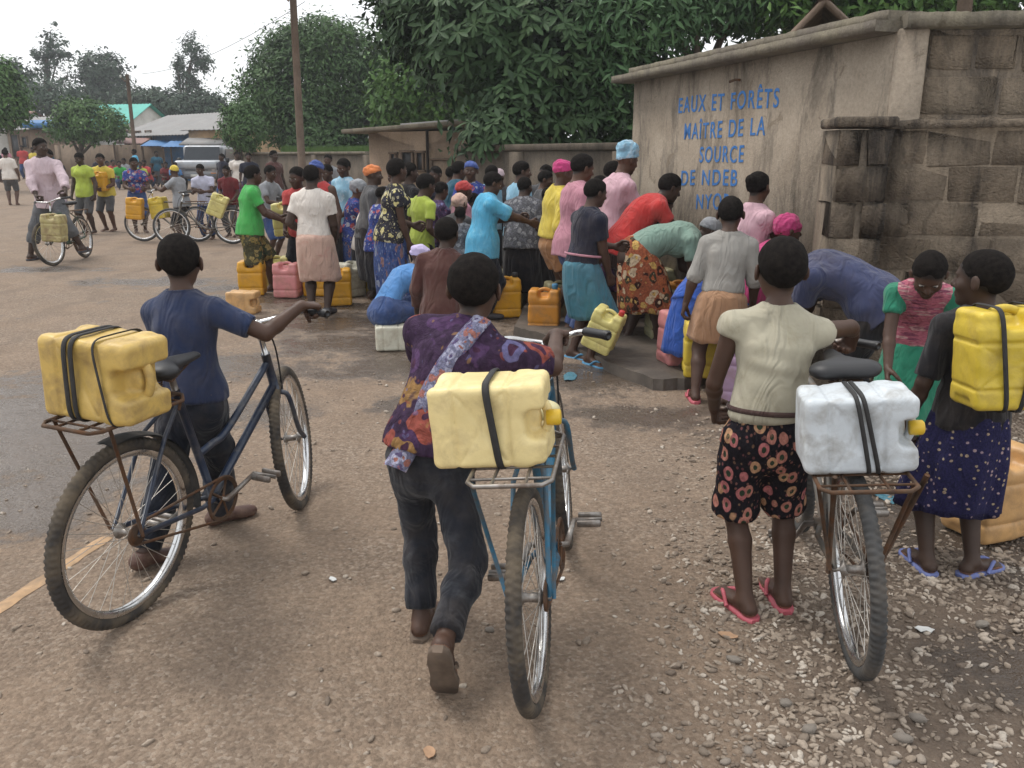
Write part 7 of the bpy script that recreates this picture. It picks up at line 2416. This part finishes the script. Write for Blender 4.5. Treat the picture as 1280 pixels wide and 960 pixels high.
who('woman in blue printed top and jean shorts beside the hanging amber cans', 170, 17.8, 196, -150, fem=True, face=True, hair='short', top=tp(P_BLUE, sleeve=0.6, hem=0.02), bottom=so_(C_BLUEP, len=1.1), hands=((-0.15, 0.3, 0.9), (0.15, 0.3, 0.9)))
xa, ya = gp(214, 297); xb, yb = gp(249, 302)
b5 = bicycle('black roadster bicycle with the yellow capped rider', (xb, yb, 0), 88, 0, 8, GREYP, False, TYRE2, crank=70, rack=True)
who('rider in yellow cap and grey tee standing astride the black roadster', 226, 15.9, 206, 70, face=True, hair='cap', hairm=C_YEL, top=tp(C_GREY, sleeve=0.6), bottom=so_(C_DARKSK, len=1.1), hands=((-0.2, 0.36, 0.98), (0.2, 0.36, 0.98)))
jerrycan('amber jerrycan hanging at the left of the roadster front wheel', (-6.95, 15.75, 0.42), 'amber', seed=4, rot=(0, R(5), R(10)))
jerrycan('amber jerrycan slung over the roadster front wheel', (-6.55, 15.95, 0.42), 'yellow', seed=3, rot=(0, R(-6), R(-5)))
who('man in lavender white tee and blue trousers beside the maroon man', 256, 16.4, 204, 178, face=True, hair='crop', top=tp(C_LAV, sleeve=0.6), bottom=pt(C_BLUEP), hands=((-0.1, 0.3, 0.9), (0.1, 0.3, 0.9)))
who('man in maroon tee near the parked vehicle', 287, 16.9, 206, 170, face=True, hair='crop', top=tp(C_MAR, sleeve=0.7), bottom=pt(C_GREYD))
b6 = bicycle('old bicycle half hidden behind the green tee boy', (*gp(292, 305), 0), 100, 2, 0, GREYP, False, TYRE2, crank=10)
jerrycan('pale cream jerrycan tilted on the half hidden bicycle', (-5.30, 15.2, 0.52), 'pale', (R(0), R(24), R(10)), seed=5)
b7 = bicycle('bicycle held by the man in light grey tee', (*gp(338, 308), 0), -105, 3, 0, GREYP, False, TYRE2, crank=40)
jerrycan('pale yellow jerrycan hung between the green tee boy and the white tee woman', (-2.72, 10.3, 0.62), 'pale', (0, R(-4), R(8)), seed=4)
who('person in white top and dark shorts walking at the far left edge', 12, 26.5, 186, 20, fem=True, hair='short', top=tp(C_WHITE, sleeve=0.8), bottom=so_(C_GREYD, len=1.0), cell=0.026)

# ------------------------------------------------------------------ cans standing on the ground
def can_at(label, px, py, mat, yaw=0, seed=3, cap=None, rot=None, group=None, z=0.0, sc=1.0):
    x, y = gp(px, py, z)
    return jerrycan(label, (x, y + 0.12, z), mat, rot or (0, 0, R(yaw)), cap, seed=seed, group=group, scale=sc)
can_at('amber jerrycan standing between the green tee boy\'s feet', 313, 370, 'amber', 5, 3)
can_at('pink jerrycan standing between the green tee boy and the white tee woman', 358, 373, 'pink', -6, 4)
can_at('pale lime jerrycan just behind the pink one', 345, 363, 'pale', 8, 5)
can_at('amber jerrycan at the right foot of the white tee woman', 421, 383, 'amber', 10, 3)
can_at('thin ivory jerrycan behind the amber one by the white tee woman', 436, 372, 'ivory', 50, 4)
can_at('yellow jerrycan in front of the yellow print woman', 447, 361, 'yellow', 0, 5)
can_at('amber jerrycan half hidden behind the pale pink skirt', 394, 371, 'amber', 0, 5)
can_at('amber jerrycan near the feet of the grey print person', 632, 398, 'amber', 10, 3, CAPD)
can_at('orange jerrycan with a blue stopper beside the yellow topped girl', 681, 417, 'orange', -8, 4, FLIP_LB)
can_at('olive jerrycan standing behind the orange one', 655, 375, 'olive', 14, 5)
can_at('olive jerrycan left of the one behind the orange can', 640, 385, 'olive', -12, 4)
can_at('olive jerrycan with flat sides by the knees of the yellow topped girl', 671, 380, 'olive', 5, 3)
can_at('olive jerrycan under the taps behind the floral skirt', 845, 385, 'olive', 10, 4, z=0.07)
can_at('larger olive jerrycan beside the one under the taps', 822, 378, 'olive', -15, 3, z=0.07)
can_at('amber jerrycan being filled under the mint tee woman\'s hands', 848, 408, 'orange', 10, 5, z=0.07)
can_at('pink jerrycan at the hem of the royal blue wrap', 853, 458, 'pink', 14, 4, z=0.07)
can_at('bright yellow jerrycan behind the grey topped girl\'s legs', 883, 474, 'yellow', -8, 3, CAPR, z=0.07)
can_at('dull lilac jerrycan right of the grey topped girl', 928, 508, 'lilac', -22, 4)
can_at('dark green grey jerrycan between the lilac one and the stooping man', 975, 480, 'olive', 20, 5)
x, y = gp(486, 440)
jerrycan('white jerrycan with peach end lying on the road behind the middle boy', (x - 0.12, y + 0.1, 0.10), 'ivory', (0, R(90), R(10)), None, seed=5, scale=0.72)
x, y = gp(308, 392)
jerrycan('cream jerrycan lying beyond the left boy\'s handlebar', (x - 0.2, y + 0.1, 0.105), 'peach', (0, R(90), R(-5)), None, seed=4, scale=0.8)


for (lab, px, Y, tpx, yaw, fm, hr, hm, tm, bm) in (
    ('woman with purple print wrap between the lime tee boy and the squatting cap', 545, 9.4, 226, -60, True, 'crop', None, P_PURW, C_DARKSK),
    ('dark shirted man behind the black topped person', 500, 10.6, 206, 150, False, 'short', None, C_GREYD, C_DARKSK),
    ('girl in faded blue dress left of the yellow print woman', 470, 9.0, 232, -70, True, 'crop', None, P_BLUE, C_DARKSK),
    ('man in dusty brown shirt by the low wall behind the pale hood', 556, 11.2, 206, -50, False, 'crop', None, C_BROWN, C_DARKSK),
    ('woman with pale headscarf at the low wall behind the sky blue man', 628, 11.0, 210, 165, True, 'wrap', C_PALEP, C_GREYD, C_DARKSK),
    ('boy in faded orange tee in the thick of the queue', 585, 9.6, 240, -70, False, 'crop', None, C_TAN, C_DARKSK),
    ('man in charcoal shirt left of the pink tee girl', 700, 9.6, 206, -80, False, 'short', None, C_DNAVY, C_DARKSK),
    ('girl in grey dress between the sky blue man and the brown top child', 575, 8.5, 258, -30, True, 'crop', None, P_GREYW, C_DARKSK),
    ('tall man in faded blue shirt behind the blue headwrap', 420, 11.6, 203, 160, False, 'crop', None, C_BLUEP, C_DARKSK),
    ('woman in dark print dress behind the teal skirt girl', 672, 8.9, 232, -60, True, 'crop', None, P_PURW, C_DARKSK)):
    who(lab, px, Y, tpx, yaw, fem=fm, face=True, hair=hr, hairm=hm, top=tp(tm, sleeve=0.7), bottom=sk(bm, hem=0.14) if fm else pt(bm), lean=rnd.uniform(2, 16))
for (lab, px, py, mt_, yw_, z_) in (('olive jerrycan half hidden by the teal skirt', 700, 405, 'olive', 8, 0), ('dirty pale jerrycan in the shade of the queue', 600, 392, 'dirty', 15, 0),
    ('amber jerrycan tucked behind the squatting blue topped woman', 520, 385, 'amber', -10, 0), ('olive jerrycan on the slab left of the pink one', 832, 425, 'olive', 6, 0.07), ('yellow jerrycan behind the long blue print skirt', 462, 368, 'yellow', 6, 0),
    ('dirty jerrycan by the wall foot behind the magenta wrapped child', 960, 440, 'dirty', 12, 0.07), ('pale jerrycan behind the dull lilac one', 940, 470, 'pale', -10, 0.07)):
    can_at(lab, px, py, mt_, yw_, 4, z=z_)

# ------------------------------------------------------------------ far crowd along the wall
protos = []
def proto(i, seated, fem):
    before = set(bpy.data.objects)
    rg_ = person('x', 0, 0, 0, 1.6, fem=fem, cell=0.035, skin=i % 3, hair='short', crouch=0.27 if seated else 0.0, lean=18 if seated else 0,
                 top=tp(C_WHITE, sleeve=0.7, loose=0.025), bottom=(sk(C_GREYD, hem=0.12) if fem else pt(C_GREYD, loose=0.02)), z0=0.0, shift=(0, -0.12 if seated else 0), seed=50 + i,
                 hands=((-0.15, 0.3, 0.5), (0.15, 0.3, 0.5)) if seated else (None, None))
    return rg_.root
for i, (s_, f_) in enumerate(((True, True), (True, False), (False, True), (False, False))):
    protos.append(proto(i, s_, f_))
cols = {'teal': C_DTEAL, 'red': C_REDP, 'sky blue': C_SKY, 'maroon': C_MAR, 'white': C_WHITE, 'green': C_GREENT, 'lime': C_LIME, 'dark': C_DNAVY, 'pink': C_PINK, 'orange': C_ORANGE, 'blue': C_BLUET2, 'yellow': C_YEL, 'brown': C_BROWN, 'grey': C_GREY}
far = [(0, 'dark', 92, 40, 'seated at the left end of the far wall'), (1, 'maroon', 118, 38, 'squatting left of the yellow can carrier'), (0, 'dark', 150, 37, 'sitting right of the yellow can carrier'), (1, 'red', 157, 36.5, 'sitting at the kerb under the far wall'),
       (2, 'sky blue', 185, 36, 'standing in front of the far pole'), (0, 'red', 196, 35, 'sitting right of the far pole'), (1, 'dark', 205, 36, 'sitting under the blue awning'), (0, 'lime', 190, 34, 'kneeling near the far pole'),
       (2, 'teal', 211, 36, 'standing under the blue awning'), (0, 'maroon', 221, 35, 'sitting left of the grey vehicle'), (3, 'brown', 70, 43, 'standing by the small shop'), (2, 'teal', 82, 42, 'standing under the round tree'),
       (3, 'orange', 3, 44, 'standing before the white shop'), (2, 'pink', 30, 44, 'walking past the white shop'), (3, 'red', 50, 44, 'standing at the shop corner'), (3, 'yellow', 63, 40, 'standing left of the round tree trunk'),
       (1, 'dark', 140, 40, 'sitting beneath the boundary wall'), (0, 'grey', 172, 38, 'sitting by the reddish awning'), (3, 'dark', 290, 27, 'standing right of the grey vehicle'), (2, 'white', 308, 26, 'standing near the clipped tree'), (3, 'dark', 20, 42, 'standing outside the white shop door'),
       (0, 'blue', 232, 33.5, 'sitting by the front wheel of the grey vehicle'), (1, 'green', 165, 35, 'squatting near the kerb'), (3, 'dark', 322, 24, 'standing beyond the light grey tee man'), (2, 'brown', 352, 21, 'standing near the utility pole base'), (3, 'grey', 418, 18, 'standing behind the blue headwrap')]
for k, (pi_, cn, px, Y, where) in enumerate(far):
    src = protos[pi_]
    if not src.get('used'):
        t = src; t['used'] = 1; new = False
    else:
        t = src.copy(); COL.objects.link(t); new = True
    x, y = float((px - 640) / FPX * Y), Y
    t.location = (x, y, float(terrain(x, y)))
    t.rotation_euler = (0, 0, R(rnd.uniform(120, 240)))
    sc = rnd.uniform(0.92, 1.06); t.scale = (sc,) * 3
    t['label'] = 'distant %s in %s top %s' % ('woman' if pi_ in (0, 2) else 'man', cn, where)
    t['group'] = 'people waiting along the far side of the road'
    for ch in list(src.children):
        c = ch
        if new:
            c = ch.copy(); COL.objects.link(c); c.parent = t
        if c.name.startswith('shirt'):
            setmat(c, cols[cn])
        if c.name.startswith(('skirt', 'trousers')):
            setmat(c, (C_GREYD, C_DARKSK, C_BLUEP, P_PURW)[k % 4])
for p_ in protos:
    if 'used' in p_: del p_['used']

# ------------------------------------------------------------------ litter on the road
DRYLEAF = M('dry_leaf', (0.36, 0.22, 0.13), 0.8, 0.2, 30); PAPER = M('litter_white', (0.62, 0.62, 0.60), 0.6, 0.08)
def flat_bit(name, label, px, py, s, mat, seed, asp=0.6, cat='litter'):
    x, y = gp(px, py)
    r = np.random.default_rng(seed)
    a = np.linspace(0, 2 * PI, 12, endpoint=False)
    rr = s * (0.85 + 0.3 * r.random(12))
    P = np.stack([np.cos(a) * rr, np.sin(a) * rr * asp, 0.004 + 0.18 * s * (np.cos(a) * 0.6) ** 2 + r.normal(0, s * 0.05, 12)], 1)
    b = MB().grid(np.array([P, P * (0.5, 0.5, 0.6), P * 0.02 + (0, 0, 0.004)]), False, True)
    b.grid(np.array([P, P * (0.5, 0.5, 0.6), P * 0.02 + (0, 0, 0.004)])[:, ::-1] - (0, 0, 0.002), False, True)
    o = b.build(name, mat)
    o.location = (x, y, float(gz(np.array([x]), np.array([y]))[0]) + 0.004); o.rotation_euler = (0, 0, r.random() * 6)
    return tag(o, label, cat)
flat_bit('dry_leaf', 'dry tan leaf lying left of the woman\'s pink flip flops', 910, 795, 0.032, DRYLEAF, 1, cat='leaf')
flat_bit('dry_leaf', 'dry pale leaf at the bottom edge of the road', 537, 941, 0.026, DRYLEAF, 2, cat='leaf')
flat_bit('paper_scrap', 'white scrap of litter on the road left of the middle boy', 416, 725, 0.020, PAPER, 3)
flat_bit('paper_scrap', 'white scrap of litter among the gravel right of the grey bicycle', 1156, 786, 0.030, PAPER, 4)
flat_bit('paper_scrap', 'small white scrap beside the middle bicycle front wheel', 702, 724, 0.018, PAPER, 5)
flat_bit('cloth_rag', 'blue rag lying on the wet ground by the slab', 712, 472, 0.10, C_TEALSK, 6, 0.5, 'rag')
flat_bit('cloth_rag', 'blue rag lying beside the rear wheel of the grey bicycle', 1112, 622, 0.08, C_TEALSK, 9, 0.5, 'rag')
for (px, py, s, lab) in ((917, 826, 0.026, 'rounded grey stone below the dry tan leaf'), (1012, 913, 0.028, 'grey stone at the bottom edge right of the middle bicycle'), (1128, 924, 0.030, 'large grey stone bottom right of the grey bicycle'), (1148, 900, 0.03, 'pale rounded stone at the lower right'), (612, 788, 0.022, 'dark stone between the middle boy and his bicycle wheel'), (982, 880, 0.022, 'half buried stone left of the grey bicycle wheel'), (1228, 782, 0.030, 'pale stone near the right edge of the gravel')):
    x, y = gp(px, py)
    b = pebble(int(px))
    o = b.build('large_stone', M('stone_grey', (0.27, 0.235, 0.20), 0.9, 0.2, 30, bscale=60), None, True)
    o.scale = (s * 0.8,) * 3; o.location = (x, y, s * 0.2)
    tag(o, lab, 'stone')

# ------------------------------------------------------------------ thin humid haze over the far end of the road
hm_ = bpy.data.materials.new('haze')
hm_.use_nodes = True
hn, hl = hm_.node_tree.nodes, hm_.node_tree.links
hn.clear()
ho = hn.new('ShaderNodeOutputMaterial'); hv = hn.new('ShaderNodeVolumePrincipled')
hv.inputs['Color'].default_value = (0.93, 0.96, 1.0, 1)
hv.inputs['Density'].default_value = 0.0012
hl.new(hv.outputs[0], ho.inputs['Volume'])
o = MB().box((0, 199, 7.5), (530, 412, 18)).build('haze', hm_, None, False)
o['kind'] = 'stuff'
